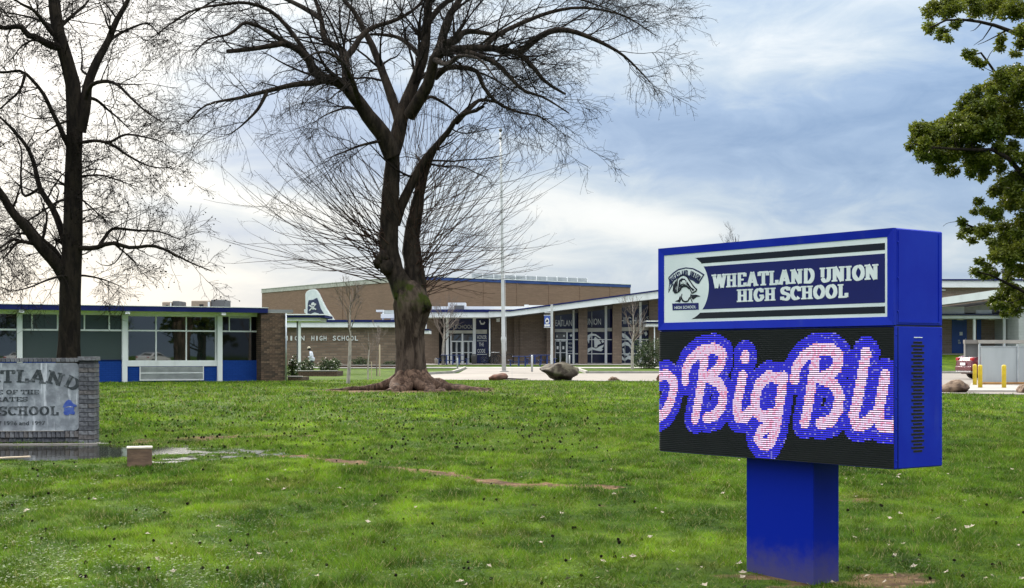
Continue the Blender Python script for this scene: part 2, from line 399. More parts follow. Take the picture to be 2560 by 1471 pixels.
def text_mesh(body, size=1.0, extrude=0.02, offset=0.0):
    c = bpy.data.curves.new('lettering', 'FONT'); c.body = body; c.size = size; c.extrude = extrude; c.offset = offset
    c.resolution_u = 3
    o = bpy.data.objects.new('lettering', c); COL.objects.link(o)
    dg = bpy.context.evaluated_depsgraph_get()
    me = bpy.data.meshes.new_from_object(o.evaluated_get(dg))
    bpy.data.objects.remove(o); bpy.data.curves.remove(c)
    return me
def text_fit(name, body, x0, x1, z0, z1, y, depth, mat, parent, offset=0.0, split=True):
    "lettering standing on a wall that faces -Y, fitted to a box; every letter its own piece"
    me = text_mesh(body, 1.0, 0.5, offset)
    n = len(me.vertices); a = np.empty(n * 3); me.vertices.foreach_get('co', a); a = a.reshape(-1, 3)
    mn, mx = a.min(0), a.max(0)
    b = np.empty_like(a)
    b[:, 0] = x0 + (a[:, 0] - mn[0]) / (mx[0] - mn[0]) * (x1 - x0)
    b[:, 2] = z0 + (a[:, 1] - mn[1]) / (mx[1] - mn[1]) * (z1 - z0)
    b[:, 1] = y - depth * (a[:, 2] - mn[2]) / max(mx[2] - mn[2], 1e-6)
    if not split or len(body) == 1:
        me.vertices.foreach_set('co', b.ravel()); me.materials.clear(); me.materials.append(MATS[mat]); me.update()
        o = link(name if len(body) > 1 else 'letter', me, parent)
        if len(body) > 1: o['kind'] = 'stuff'
        return o
    lab = list(range(n))
    def find(i):
        while lab[i] != i: lab[i] = lab[lab[i]]; i = lab[i]
        return i
    polys = [tuple(p.vertices) for p in me.polygons]
    for p in polys:
        r = find(p[0])
        for q in p[1:]: lab[find(q)] = r
    roots = np.array([find(i) for i in range(n)])
    spans = sorted((b[roots == r, 0].min(), b[roots == r, 0].max(), r) for r in set(roots))
    groups = []
    for lo, hi, r in spans:
        if groups and lo < groups[-1][0] - 0.15 * (hi - lo): groups[-1][1].append(r); groups[-1][0] = max(groups[-1][0], hi)
        else: groups.append([hi, [r]])
    for hi, rs in groups:
        ids = np.nonzero(np.isin(roots, rs))[0]; mp_ = {int(i): k for k, i in enumerate(ids)}
        mb = MB(); mb.v = [tuple(b[i]) for i in ids]; mb.f = [tuple(mp_[i] for i in p) for p in polys if p[0] in mp_]; mb.m = [0] * len(mb.f)
        mb.build('letter', mat, parent)

# ------------------------------------------------------------------ terrain functions
def sstep(a, b, x):
    t = np.clip((x - a) / (b - a), 0, 1); return t * t * (3 - 2 * t)
def hash2(i, j):
    h = np.sin(i * 127.1 + j * 311.7) * 43758.5453
    return h - np.floor(h)
def vnoise(x, y):
    i = np.floor(x); j = np.floor(y); u = x - i; v = y - j
    u = u * u * (3 - 2 * u); v = v * v * (3 - 2 * v)
    return (hash2(i, j) * (1 - u) + hash2(i + 1, j) * u) * (1 - v) + (hash2(i, j + 1) * (1 - u) + hash2(i + 1, j + 1) * u) * v
def fbm(x, y, o=4):
    s = 0; a = 0.5
    for k in range(o): s = s + a * vnoise(x * 2 ** k + 13 * k, y * 2 ** k + 7 * k); a *= 0.5
    return s / (1 - 0.5 ** o)
_py = np.arange(-200, 500, 0.5)
_pz = np.interp(_py, [-200, -22, -12, 0, 10, 19, 24, 32, 40, 48, 83, 101, 110, 120, 500], [0.0, 0.0, -0.55, -0.86, -0.71, -0.50, -0.40, -0.17, -0.03, 0, 0, 0.15, 0.34, 0.38, 0.38])
_pz = np.convolve(np.pad(_pz, 4, 'edge'), np.ones(9) / 9, 'valid')
def seg_dist(x, y, pts):
    d = np.full(np.shape(x), 1e9)
    for (ax, ay), (bx, by) in zip(pts[:-1], pts[1:]):
        vx, vy = bx - ax, by - ay
        t = np.clip(((x - ax) * vx + (y - ay) * vy) / (vx * vx + vy * vy), 0, 1)
        d = np.minimum(d, np.hypot(x - ax - t * vx, y - ay - t * vy))
    return d
WATER_Z = -0.452
def wet_mask(x, y):
    e = np.sqrt(((x + 7.9) / 2.75) ** 2 + ((y - 21.95) / 1.70) ** 2)
    wob = (fbm(x * 1.6, y * 1.6) - 0.5)
    m = sstep(1.12, 0.86, e + wob * 0.5)
    arm = np.minimum(seg_dist(x, y, [(-5.6, 23.1), (-4.6, 22.4), (-3.9, 21.6), (-3.4, 21.0)]), seg_dist(x, y, [(-5.1, 19.9), (-4.75, 20.6), (-4.3, 21.4)]))
    m2 = sstep(0.55, 0.18, arm + wob * 0.9) * sstep(0.40, 0.55, fbm(x * 5.0, y * 5.5) + 0.02)
    return np.maximum(m, m2 * 0.9)
def gz(x, y):
    x = np.asarray(x, float); y = np.asarray(y, float)
    z = np.interp(y, _py, _pz)
    z = z + 1.05 * sstep(20, 30, x) * sstep(86, 104, y)
    z = z + (fbm(x * 0.33, y * 0.33, 3) - 0.5) * 0.07 * sstep(66, 50, y) + (fbm(x * 1.5 + 40, y * 1.5, 3) - 0.5) * 0.03 * sstep(50, 30, y)
    F = sstep(1.35, 0.85, np.sqrt(((x + 7.2) / 4.8) ** 2 + ((y - 21.6) / 2.6) ** 2))
    z = z * (1 - F) + (-0.446 + (fbm(x * 3, y * 3, 3) - 0.5) * 0.02) * F
    return z - 0.05 * wet_mask(x, y)
TREE = (-3.2, 44.0)
def dirt_mask(x, y):
    wob = (fbm(x * 1.3 + 5, y * 1.3, 4) - 0.5)
    fine = (fbm(x * 5 + 5, y * 5, 3) - 0.5)
    d1 = seg_dist(x, y, [(-3.3, 21.0), (-2.2, 20.0), (-1.3, 19.0), (-0.75, 18.2), (-0.2, 17.4), (0.3, 17.1), (1.1, 17.0)])
    m = sstep(0.26, 0.04, d1 + wob * 0.32 + fine * 0.5) * 0.85
    for cx, cy, rx, ry in ((0.95, 15.3, 0.30, 0.2), (2.2, 11.0, 0.5, 0.38), (4.0, 15.8, 0.3, 0.15),
                           (-5.2, 24.9, 1.2, 0.5), (-6.6, 24.3, 0.8, 0.5), (2.9, 10.9, 0.45, 0.3)):
        m = np.maximum(m, sstep(1.3, 0.5, np.hypot((x - cx) / rx, (y - cy) / ry) + wob * 2.2 + fine * 2.2) * 0.55)
    e = np.hypot((x - TREE[0] - 0.0) / 2.9, (y - TREE[1] + 0.5) / 2.6)
    m = np.maximum(m, sstep(1.2, 0.75, e + wob * 0.8))
    return m
# ================================================================== GROUND
def lawn_colour(t, blade=False):
    g = t.new('ShaderNodeNewGeometry').outputs['Position']
    big = t.noise(g, 0.22, 4, 0.6, 0.6)
    mid = t.noise(t.mapping(g, (1, 0.8, 1)), 1.1, 5, 0.6)
    fin = t.noise(g, 9.0, 4, 0.6)
    dark, mids, lite, dry = (0.044, 0.094, 0.008), (0.106, 0.180, 0.012), (0.215, 0.325, 0.018), (0.165, 0.152, 0.036)
    c = t.mix(t.smooth(t.math('ADD', t.math('MULTIPLY', mid, 0.6), t.math('MULTIPLY', fin, 0.4)), 0.36, 0.62), dark, mids)
    c = t.mix(t.math('MULTIPLY', t.smooth(t.math('ADD', t.math('MULTIPLY', big, 0.55), t.math('MULTIPLY', mid, 0.45)), 0.48, 0.70), 0.75), c, lite)
    dn = t.noise(t.mapping(g, (1, 1, 1), (31, 17, 3)), 0.55, 5, 0.65)
    c = t.mix(t.math('MULTIPLY', t.smooth(dn, 0.56, 0.74), 0.45), c, dry)
    return c, g
m, t, b = new_mat('lawn')
c, gpos = lawn_colour(t)
at = t.new('ShaderNodeVertexColor'); at.layer_name = 'cover'
sp = t.new('ShaderNodeSeparateColor'); t.l.new(at.outputs[0], sp.inputs[0])
soil_n = t.noise(gpos, 3.0, 8, 0.65)
soil = t.mix(t.smooth(soil_n, 0.4, 0.62), (0.20, 0.120, 0.066), (0.085, 0.052, 0.032))
soil = t.mix(t.smooth(t.noise(gpos, 11, 5), 0.58, 0.7), soil, (0.34, 0.24, 0.14))
dm = t.smooth(t.math('ADD', sp.outputs[0], t.math('MULTIPLY', t.math('SUBTRACT', soil_n, 0.5), 0.5)), 0.28, 0.62)
hsv_ = t.new('ShaderNodeHueSaturation'); t.l.new(c, hsv_.inputs['Color']); hsv_.inputs['Value'].default_value = 0.62
c = t.mix(dm, hsv_.outputs[0], soil)
c = t.mix(t.math('MULTIPLY', sp.outputs[1], 0.75), c, (0.035, 0.028, 0.018))
t.set(b.inputs['Base Color'], c); b.inputs['Specular IOR Level'].default_value = 0.05
t.set(b.inputs['Roughness'], t.math('SUBTRACT', 0.95, t.math('MULTIPLY', sp.outputs[1], 0.6)))
bn = t.new('ShaderNodeBump'); bn.inputs['Strength'].default_value = 0.9; bn.inputs['Distance'].default_value = 0.05
hgt = t.math('ADD', t.math('MULTIPLY', t.noise(gpos, 6, 6, 0.7), 0.6), t.math('MULTIPLY', t.noise(gpos, 30, 4, 0.7), 0.4))
t.set(bn.inputs['Height'], hgt); t.l.new(bn.outputs[0], b.inputs['Normal'])

m, t, b = new_mat('grass_blade')
c, gpos = lawn_colour(t)
at = t.new('ShaderNodeVertexColor'); at.layer_name = 'tint'
sp = t.new('ShaderNodeSeparateColor'); t.l.new(at.outputs[0], sp.inputs[0])
sc_ = t.new('ShaderNodeHueSaturation'); t.l.new(c, sc_.inputs['Color'])
t.set(sc_.inputs['Value'], t.math('ADD', 0.42, t.math('MULTIPLY', sp.outputs[0], 1.5)))
t.set(sc_.inputs['Hue'], t.math('ADD', 0.485, t.math('MULTIPLY', sp.outputs[1], 0.03)))
c = t.mix(t.smooth(sp.outputs[2], 0.90, 0.95), sc_.outputs[0], (0.34, 0.30, 0.13))
t.set(b.inputs['Base Color'], c); b.inputs['Roughness'].default_value = 0.6; b.inputs['Specular IOR Level'].default_value = 0.12
tr = t.new('ShaderNodeBsdfTranslucent'); t.set(tr.inputs[0], c)
mx = t.new('ShaderNodeMixShader'); mx.inputs[0].default_value = 0.35
t.l.new(b.outputs[0], mx.inputs[1]); t.l.new(tr.outputs[0], mx.inputs[2]); t.l.new(mx.outputs[0], t.n['Material Output'].inputs[0])

def axis(parts):
    out = []
    for a, b_, s in parts: out += list(np.arange(a, b_, s))
    return np.array(out + [parts[-1][1]])
gx = np.concatenate([-np.geomspace(3000, 60, 16), axis([(-58, -20, 2.0), (-20, -13, 0.5), (-13, 13, 0.11), (13, 20, 0.5), (20, 58, 2.0)]), np.geomspace(60, 3000, 16)])
gy = np.concatenate([-np.geomspace(2000, 50, 12), axis([(-48, 6, 3.0), (6, 27, 0.11), (27, 62, 0.4), (62, 130, 1.5)]), np.geomspace(135, 4000, 18)])
GX, GY = np.meshgrid(gx, gy)
GZ = gz(GX, GY)
nx, ny = len(gx), len(gy)
V = np.stack([GX, GY, GZ], -1).reshape(-1, 3)
i = (np.arange(ny - 1)[:, None] * nx + np.arange(nx - 1)[None]).ravel()
F = np.stack([i, i + 1, i + nx + 1, i + nx], 1)
ground = struct(np_mesh('lawn_ground', V, F, 'lawn', smooth=True), 'worn green lawn running from the signs to the school')
ca = ground.data.color_attributes.new('cover', 'FLOAT_COLOR', 'POINT')
cv = np.zeros((len(V), 4), np.float32); cv[:, 0] = dirt_mask(V[:, 0], V[:, 1]); cv[:, 1] = wet_mask(V[:, 0], V[:, 1]); cv[:, 3] = 1
ca.data.foreach_set('color', cv.ravel())

# ---- paved sheets laid over the ground
def strip(name, xs, yn, yf, n, dz, mat, label):
    xs = np.asarray(xs, float); a = np.asarray([yn(x) for x in xs]); b_ = np.asarray([yf(x) for x in xs])
    f = np.linspace(0, 1, n)
    SX = np.repeat(xs[None], n, 0); SY = a[None] + (b_ - a)[None] * f[:, None]
    V = np.stack([SX, SY, gz(SX, SY) + dz], -1).reshape(-1, 3); k = len(xs)
    i = (np.arange(n - 1)[:, None] * k + np.arange(k - 1)[None]).ravel()
    return struct(np_mesh(name, V, np.stack([i, i + 1, i + k + 1, i + k], 1), mat, smooth=True), label)
_rn = ([-5, -4.4, -3, 0, 6, 9, 12.3, 16, 30, 80], [73, 66, 61.6, 60.3, 58.0, 49.0, 40.5, 38.2, 35.5, 31])
_rf = ([-5, -4.4, -3.2, 80], [74, 80, 83.6, 83.6])
road_n = lambda x: float(np.interp(x, *_rn)); road_f = lambda x: float(np.interp(x, *_rf))
m, t, b = new_mat('drive_concrete')
g = t.new('ShaderNodeNewGeometry').outputs['Position']
n1 = t.noise(t.mapping(g, (0.5, 0.15, 1)), 0.7, 6); n2 = t.noise(g, 4, 6)
c = t.mix(t.smooth(n1, 0.35, 0.7), (0.225, 0.192, 0.160), (0.18, 0.154, 0.130))
c = t.mix(t.math('MULTIPLY', t.smooth(n2, 0.55, 0.75), 0.35), c, (0.14, 0.125, 0.112))
s = t.new('ShaderNodeSeparateXYZ'); t.l.new(g, s.inputs[0])
jx = t.math('LESS_THAN', t.math('PINGPONG', s.outputs[0], 2.0), 0.03); jy = t.math('LESS_THAN', t.math('PINGPONG', s.outputs[1], 2.5), 0.05)
c = t.mix(t.math('MULTIPLY', t.math('MAXIMUM', jx, jy), 0.6), c, (0.15, 0.14, 0.13))
t.set(b.inputs['Base Color'], c); b.inputs['Roughness'].default_value = 0.8
xs = np.concatenate([np.arange(-5, 20, 0.25), np.arange(20, 81, 2.0)])
strip('driveway', xs, road_n, road_f, 40, 0.02, 'drive_concrete', 'pale concrete driveway between the lawn and the school')
strip('driveway_apron', np.arange(-3.2, 4.4, 0.4), lambda x: 83.4, lambda x: 101.2, 16, 0.028, 'drive_concrete', 'concrete apron leading up to the school entrance')
strip('sidewalk', np.arange(-16, 23, 1.0), lambda x: 101.0, lambda x: 104.2, 5, 0.034, 'concrete_pale', 'pale concrete sidewalk crossing in front of the entrance')
strip('plaza', np.arange(-9.5, 15.1, 0.7), lambda x: 111.0 - 1.5 * (x > 4), lambda x: 124.0, 10, 0.04, 'concrete', 'grey concrete plaza in front of the entrance doors')
def kerb(name, pts, label):
    mb = MB(); prev = None; vs = []; fs = []
    for k, (x, y) in enumerate(pts):
        x2, y2 = pts[min(k + 1, len(pts) - 1)]; x1, y1 = pts[max(k - 1, 0)]
        d_ = Vector((x2 - x1, y2 - y1, 0)).normalized(); nrm = Vector((-d_.y, d_.x, 0)) * 0.09
        z = float(gz(x, y)); c_ = Vector((x, y, 0))
        for q, zz in ((-1, z - 0.1), (-1, z + 0.13), (-0.8, z + 0.15), (1, z + 0.15), (1, z - 0.1)): p = c_ + nrm * q; vs.append((p.x, p.y, zz))
    for k in range(len(pts) - 1):
        for q in range(4): fs.append((k * 5 + q, k * 5 + q + 1, k * 5 + q + 6, k * 5 + q + 5))
    fs += [(0, 4, 3, 2, 1), tuple(range(len(vs) - 5, len(vs)))]
    return struct(mb.add(vs, fs).build(name, 'concrete_pale'), label)
kerb('kerb', [(x, 83.75) for x in np.arange(4.6, 70, 2.0)], 'pale kerb along the far side of the driveway')
kerb('kerb', [(-3.4, 101.0), (-3.4, 96), (-3.5, 90), (-3.6, 84.6), (-4.5, 80.6), (-5.15, 74)], 'kerb round the lawn island left of the flagpole')
kerb('kerb', [(4.5, 83.9), (4.5, 90), (4.5, 100.9)], 'kerb along the right edge of the concrete apron')

# ---- puddle
m, t, b = new_mat('puddle_water')
g = t.new('ShaderNodeNewGeometry').outputs['Position']
t.set(b.inputs['Base Color'], (0.030, 0.026, 0.018)); b.inputs['IOR'].default_value = 1.33
s = t.new('ShaderNodeSeparateXYZ'); t.l.new(g, s.inputs[0])
# thin film among the grass stems is broken and rough, the deep pool is a mirror
t.set(b.inputs['Roughness'], t.math('ADD', 0.015, t.math('MULTIPLY', t.smooth(s.outputs[0], -6.0, -5.2), 0.20)))
bn = t.new('ShaderNodeBump'); bn.inputs['Strength'].default_value = 0.22; bn.inputs['Distance'].default_value = 0.012
t.set(bn.inputs['Height'], t.noise(g, 5, 3)); t.l.new(bn.outputs[0], b.inputs['Normal'])
wx = np.arange(-12, -2.9, 0.1); wy = np.arange(19.3, 24.2, 0.1)
WX, WY = np.meshgrid(wx, wy); wm = wet_mask(WX, WY) > 0.03
keep = wm[:-1, :-1] & wm[1:, 1:] & wm[1:, :-1] & wm[:-1, 1:]
V = np.stack([WX, WY, np.full_like(WX, WATER_Z)], -1).reshape(-1, 3); k = len(wx)
i = (np.arange(len(wy) - 1)[:, None] * k + np.arange(k - 1)[None])[keep]
struct(np_mesh('puddle', V, np.stack([i, i + 1, i + k + 1, i + k], 1), 'puddle_water'), 'still rain puddle in front of the brick monument sign')

# ---- grass blades
def on_paving(x, y):
    n = np.interp(x, *_rn); f = np.interp(x, *_rf)
    return ((x > -5) & (y > n) & (y < f))
def scatter(y0, y1, dens, margin):
    out = []
    for a in np.arange(y0, y1, 1.0):
        b_ = min(a + 1.0, y1); hw = 0.37 * b_ + margin
        n = int(dens(a) * (b_ - a) * 2 * hw)
        out.append(np.stack([rng.uniform(-hw, hw, n), rng.uniform(a, b_, n)], 1))
    return np.concatenate(out)
def blades(y0, y1, dens, hgt, wid, margin=1.6):
    p = scatter(y0, y1, dens, margin)
    x, y = p[:, 0], p[:, 1]
    d_ = dirt_mask(x, y); wt = wet_mask(x, y)
    tuft = sstep(0.25, 0.75, fbm(x * 4.2, y * 3.0, 3))
    ok = (rng.random(len(x)) > d_ * 1.15) & (wt < 0.25) & ~on_paving(x, y) & (rng.random(len(x)) < 0.45 + tuft)
    x, y, tuft, d_ = x[ok], y[ok], tuft[ok], d_[ok]
    n = len(x)
    lush = sstep(0.5, 0.8, fbm(x * 0.6 + 9, y * 0.6, 3))
    h = (1 - 0.55 * sstep(1.0, 0.6, np.sqrt(((x + 7.2) / 5.2) ** 2 + ((y - 21.0) / 2.6) ** 2))) * hgt * (0.45 + 0.9 * rng.random(n)) * (0.6 + 0.9 * tuft) * (1 + 0.6 * lush) * (1 - 0.5 * d_)
    wdt = wid * (0.7 + 0.6 * rng.random(n))
    az = rng.uniform(0, 2 * np.pi, n); la = rng.uniform(0, 2 * np.pi, n); lean = rng.uniform(0.15, 1.5, n) * h
    z = gz(x, y) - 0.006
    ax, ay = np.cos(az) * wdt / 2, np.sin(az) * wdt / 2
    V = np.empty((n, 3, 3))
    V[:, 0] = np.stack([x - ax, y - ay, z], 1); V[:, 1] = np.stack([x + ax, y + ay, z], 1)
    V[:, 2] = np.stack([x + np.cos(la) * lean, y + np.sin(la) * lean, z + h], 1)
    tf = fbm(x * 5 + 3, y * 3.2, 3)
    tint = np.stack([np.clip(0.45 * rng.random(n) + 0.55 * sstep(0.3, 0.7, tf), 0, 1), rng.random(n), rng.random(n), np.ones(n)], 1)
    return V, tint
BL = [blades(8.6, 16, lambda a: 2600, 0.042, 0.0075), blades(16, 27, lambda a: 2600 * (16 / a) ** 1.9, 0.046, 0.012), blades(27, 61, lambda a: 330 * (27 / a) ** 1.4, 0.052, 0.026)]
def clover(n):
    y = 8.8 + 12 * rng.random(n) ** 1.3; x = (rng.random(n) * 2 - 1) * (0.37 * y + 1.4)
    ok = (rng.random(n) < sstep(0.42, 0.62, fbm(x * 0.9 + 2, y * 0.9 + 5, 3))) & (dirt_mask(x, y) < 0.3) & (wet_mask(x, y) < 0.1) & ~on_paving(x, y)
    x, y = x[ok], y[ok]; n = len(x); a = rng.uniform(0, 6.28, n); s_ = rng.uniform(0.009, 0.018, n); z = gz(x, y) + rng.uniform(0.018, 0.040, n)
    V = np.empty((n, 3, 3))
    for k in range(3): V[:, k] = np.stack([x + s_ * np.cos(a + 2.1 * k), y + s_ * np.sin(a + 2.1 * k), z + rng.uniform(-0.006, 0.006, n)], 1)
    return V, np.stack([rng.uniform(0.02, 0.5, n), rng.random(n) * 0.6 + 0.4, rng.random(n) * 0.85, np.ones(n)], 1)
BL.append(clover(60000))
V = np.concatenate([b_[0] for b_ in BL]).reshape(-1, 3); T = np.repeat(np.concatenate([b_[1] for b_ in BL]), 3, 0)
grass = stuff(np_mesh('grass', V, np.arange(len(V)).reshape(-1, 3), 'grass_blade'), 'short uneven grass and clover of the lawn', 'grass')
ca = grass.data.color_attributes.new('tint', 'FLOAT_COLOR', 'POINT'); ca.data.foreach_set('color', T.astype(np.float32).ravel())
# ================================================================== ELECTRONIC SIGN
SX, SY = 2.205, 11.10
SG = float(gz(SX, SY)) - 0.02
sign = thing('electronic_sign', 'tall blue post sign with white school name panel and lit message board', 'sign', (SX, SY, SG), R(-52.9))
HW, HD = 1.22, 0.285
ZB, ZM, ZT = 0.242 - SG, 1.2705 - SG, 1.965 - SG
m, t, b = new_mat('post_blue')
co = t.new('ShaderNodeTexCoord').outputs['Object']; s = t.new('ShaderNodeSeparateXYZ'); t.l.new(co, s.inputs[0])
nz = t.noise(co, 7, 6, 0.7)
f = t.math('ADD', s.outputs[2], t.math('MULTIPLY', t.math('SUBTRACT', nz, 0.5), 0.35))
mudf = t.smooth(f, 0.34, 0.02)
t.set(b.inputs['Base Color'], t.mix(t.math('MULTIPLY', mudf, 0.62), (0.003, 0.018, 0.36), (0.12, 0.10, 0.09)))
b.inputs['Specular IOR Level'].default_value = 0.12
t.set(b.inputs['Roughness'], t.math('ADD', 0.38, t.math('MULTIPLY', mudf, 0.4)))
MB().bevbox(-0.331, 0.367, -0.15, 0.15, -0.15, ZB + 0.004, 0.006).build('post', 'post_blue', sign)
lower = MB().bevbox(-HW, HW, -HD + 0.012, HD, ZB, ZM - 0.004, 0.008).build('message_cabinet', 'sign_blue', sign)
upper = MB().bevbox(-HW, HW, -HD + 0.03, HD, ZM, ZT, 0.008).build('name_cabinet', 'sign_blue', sign)
# bevelled frame round the name panel
fr = MB(); fi = 0.062
o4 = [(-HW + 0.001, ZM + 0.001), (HW - 0.001, ZM + 0.001), (HW - 0.001, ZT - 0.001), (-HW + 0.001, ZT - 0.001)]
i4 = [(-HW + fi, ZM + fi), (HW - fi, ZM + fi), (HW - fi, ZT - fi), (-HW + fi, ZT - fi)]
for k in range(4):
    k2 = (k + 1) % 4
    v = [(o4[k][0], -HD, o4[k][1]), (o4[k2][0], -HD, o4[k2][1]), (i4[k2][0], -HD + 0.008, i4[k2][1]), (i4[k][0], -HD + 0.008, i4[k][1])]
    vb = [(x, -HD + 0.032, z) for x, y, z in v]
    fr.add(v + vb, [(0, 1, 2, 3), (7, 6, 5, 4), (0, 4, 5, 1), (2, 6, 7, 3), (1, 5, 6, 2), (3, 7, 4, 0)])
fr.build('frame', 'sign_blue', upper)
# side panel lip and screws on the upper cabinet
sl = MB()
for (y0, y1, z0, z1) in ((-HD + 0.05, -HD + 0.062, ZM + 0.02, ZT - 0.02), (HD - 0.05, HD - 0.038, ZM + 0.02, ZT - 0.02), (-HD + 0.062, HD - 0.05, ZM + 0.02, ZM + 0.032)): sl.box(HW - 0.001, HW + 0.005, y0, y1, z0, z1)
sl.build('side_trim', 'sign_blue', upper)
for z in (ZM + 0.1, ZM + 0.34, ZT - 0.1):
    MB().lathe([(0.007, 0), (0.007, 0.004), (0.003, 0.006)], 8).build('screw', 'sign_blue', upper).matrix_local = Matrix.Translation((HW + 0.001, -HD + 0.02 + 0.025, z)) @ Matrix.Rotation(R(90), 4, 'Y')
MB().box(-HW + 0.004, HW - 0.004, -HD + 0.02, HD - 0.01, ZM - 0.006, ZM + 0.001).build('seam', 'black', sign)
# name panel: printed acrylic
pw, ph = 2 * HW - 2 * fi, ZT - ZM - 2 * fi
px0, pz1 = -HW + fi, ZT - fi
yf = -HD + 0.012
panel = MB().box(px0 - 0.004, px0 + pw + 0.004, yf, yf + 0.02, pz1 - ph - 0.004, pz1 + 0.004).build('name_panel', 'panel_white', upper)
def pn(x, v): return (px0 + x, pz1 - v * ph)
def circ_x(v):
    q = (v - 0.5) * ph; r = 0.268
    return 0.262 + math.sqrt(max(r * r - q * q, 0.0)) if abs(q) < r else 0.262
def stripe(v0, v1, mat, layer, name):
    pts = [pn(circ_x(v0 + (v1 - v0) * k / 14) + (0.0), v0 + (v1 - v0) * k / 14) for k in range(15)]
    pts += [pn(pw - 0.022, v1), pn(pw - 0.022, v0)]
    return MB().prism_xz(pts, yf - 0.0012 * layer, yf + 0.001).build(name, mat, panel)
stripe(0.072, 0.160, 'panel_black', 1, 'stripe'); stripe(0.868, 0.955, 'panel_black', 1, 'stripe'); stripe(0.205, 0.822, 'panel_blue', 1, 'blue_field')

# ---- slab lettering drawn as strokes
def arc(cx, cz, rx, rz, a0, a1, n=10):
    return [(cx + rx * math.cos(R(a0 + (a1 - a0) * k / n)), cz + rz * math.sin(R(a0 + (a1 - a0) * k / n))) for k in range(n + 1)]
# every glyph: width, strokes (centre lines in a box one high), feet (x, z) where a slab sits
h_ = 0.11
GL = {
 'W': (1.12, [[(0.10, 1), (0.32, 0)], [(0.32, 0), (0.56, 0.95)], [(0.56, 0.95), (0.80, 0)], [(0.80, 0), (1.02, 1)]], [(0.12, 1, .2), (0.56, 1, .14), (1.0, 1, .2)]),
 'H': (0.86, [[(0.2, 0), (0.2, 1)], [(0.66, 0), (0.66, 1)], [(0.2, 0.5), (0.66, 0.5)]], [(0.2, 0, .2), (0.2, 1, .2), (0.66, 0, .2), (0.66, 1, .2)]),
 'E': (0.76, [[(0.2, 0), (0.2, 1)], [(0.06, 1 - h_ / 2), (0.68, 1 - h_ / 2)], [(0.06, h_ / 2), (0.70, h_ / 2)], [(0.2, 0.5), (0.55, 0.5)], [(0.65, 0.72), (0.65, 0.97)], [(0.67, 0.03), (0.67, 0.28)]], []),
 'A': (0.92, [[(0.16, 0), (0.46, 1)], [(0.46, 1), (0.76, 0)], [(0.28, 0.30), (0.64, 0.30)]], [(0.16, 0, .19), (0.76, 0, .19), (0.46, 1, .14)]),
 'T': (0.80, [[(0.40, 0), (0.40, 1)], [(0.04, 1 - h_ / 2), (0.76, 1 - h_ / 2)], [(0.08, 0.70), (0.08, 0.97)], [(0.72, 0.70), (0.72, 0.97)]], [(0.40, 0, .21)]),
 'L': (0.72, [[(0.22, 0), (0.22, 1)], [(0.06, h_ / 2), (0.66, h_ / 2)], [(0.63, 0.03), (0.63, 0.34)]], [(0.22, 1, .2)]),
 'N': (0.90, [[(0.18, 0), (0.18, 1)], [(0.18, 0.98), (0.70, 0.02)], [(0.70, 0), (0.70, 1)]], [(0.18, 0, .2), (0.14, 1, .16), (0.70, 1, .2)]),
 'D': (0.84, [[(0.2, 0), (0.2, 1)], [(0.06, 1 - h_ / 2), (0.38, 1 - h_ / 2)] + arc(0.38, 0.5, 0.33, 0.5 - h_ / 2, 90, -90, 12) + [(0.06, h_ / 2)]], []),
 'U': (0.86, [[(0.2, 1), (0.2, 0.34)] + arc(0.43, 0.34, 0.23, 0.28, 180, 360, 10) + [(0.66, 1)]], [(0.2, 1, .2), (0.66, 1, .2)]),
 'I': (0.46, [[(0.23, 0), (0.23, 1)]], [(0.23, 0, .21), (0.23, 1, .21)]),
 'O': (0.86, [arc(0.43, 0.5, 0.30, 0.435, 90, 450, 22)], []),
 'G': (0.86, [arc(0.43, 0.5, 0.30, 0.435, 50, 300, 16) + [(0.70, 0.30), (0.70, 0.44)], [(0.46, 0.44), (0.80, 0.44)], [(0.67, 0.68), (0.67, 0.97)]], []),
 'S': (0.74, [arc(0.37, 0.73, 0.245, 0.215, 25, 235, 10) + arc(0.37, 0.27, 0.255, 0.22, 65, -160, 12), [(0.62, 0.72), (0.62, 0.98)], [(0.11, 0.03), (0.11, 0.28)]], []),
 'C': (0.80, [arc(0.42, 0.5, 0.30, 0.435, 45, 315, 18), [(0.67, 0.64), (0.67, 0.97)]], []),
 'F': (0.72, [[(0.2, 0), (0.2, 1)], [(0.06, 1 - h_ / 2), (0.66, 1 - h_ / 2)], [(0.2, 0.5), (0.55, 0.5)], [(0.63, 0.70), (0.63, 0.97)]], [(0.2, 0, .21)]),
 'M': (1.06, [[(0.2, 0), (0.2, 1)], [(0.2, 0.98), (0.53, 0.1)], [(0.53, 0.1), (0.86, 0.98)], [(0.86, 0), (0.86, 1)]], [(0.2, 0, .19), (0.86, 0, .19), (0.16, 1, .15), (0.90, 1, .15)]),
 'P': (0.78, [[(0.2, 0), (0.2, 1)], [(0.06, 1 - h_ / 2), (0.4, 1 - h_ / 2)] + arc(0.4, 0.73, 0.27, 0.215, 90, -90, 10) + [(0.2, 0.515)]], [(0.2, 0, .21)]),
 'R': (0.86, [[(0.2, 0), (0.2, 1)], [(0.06, 1 - h_ / 2), (0.4, 1 - h_ / 2)] + arc(0.4, 0.73, 0.26, 0.215, 90, -90, 10) + [(0.2, 0.515)], [(0.42, 0.5), (0.70, 0.04)]], [(0.2, 0, .2), (0.74, 0, .13)]),
 ' ': (0.34, [], []),
}
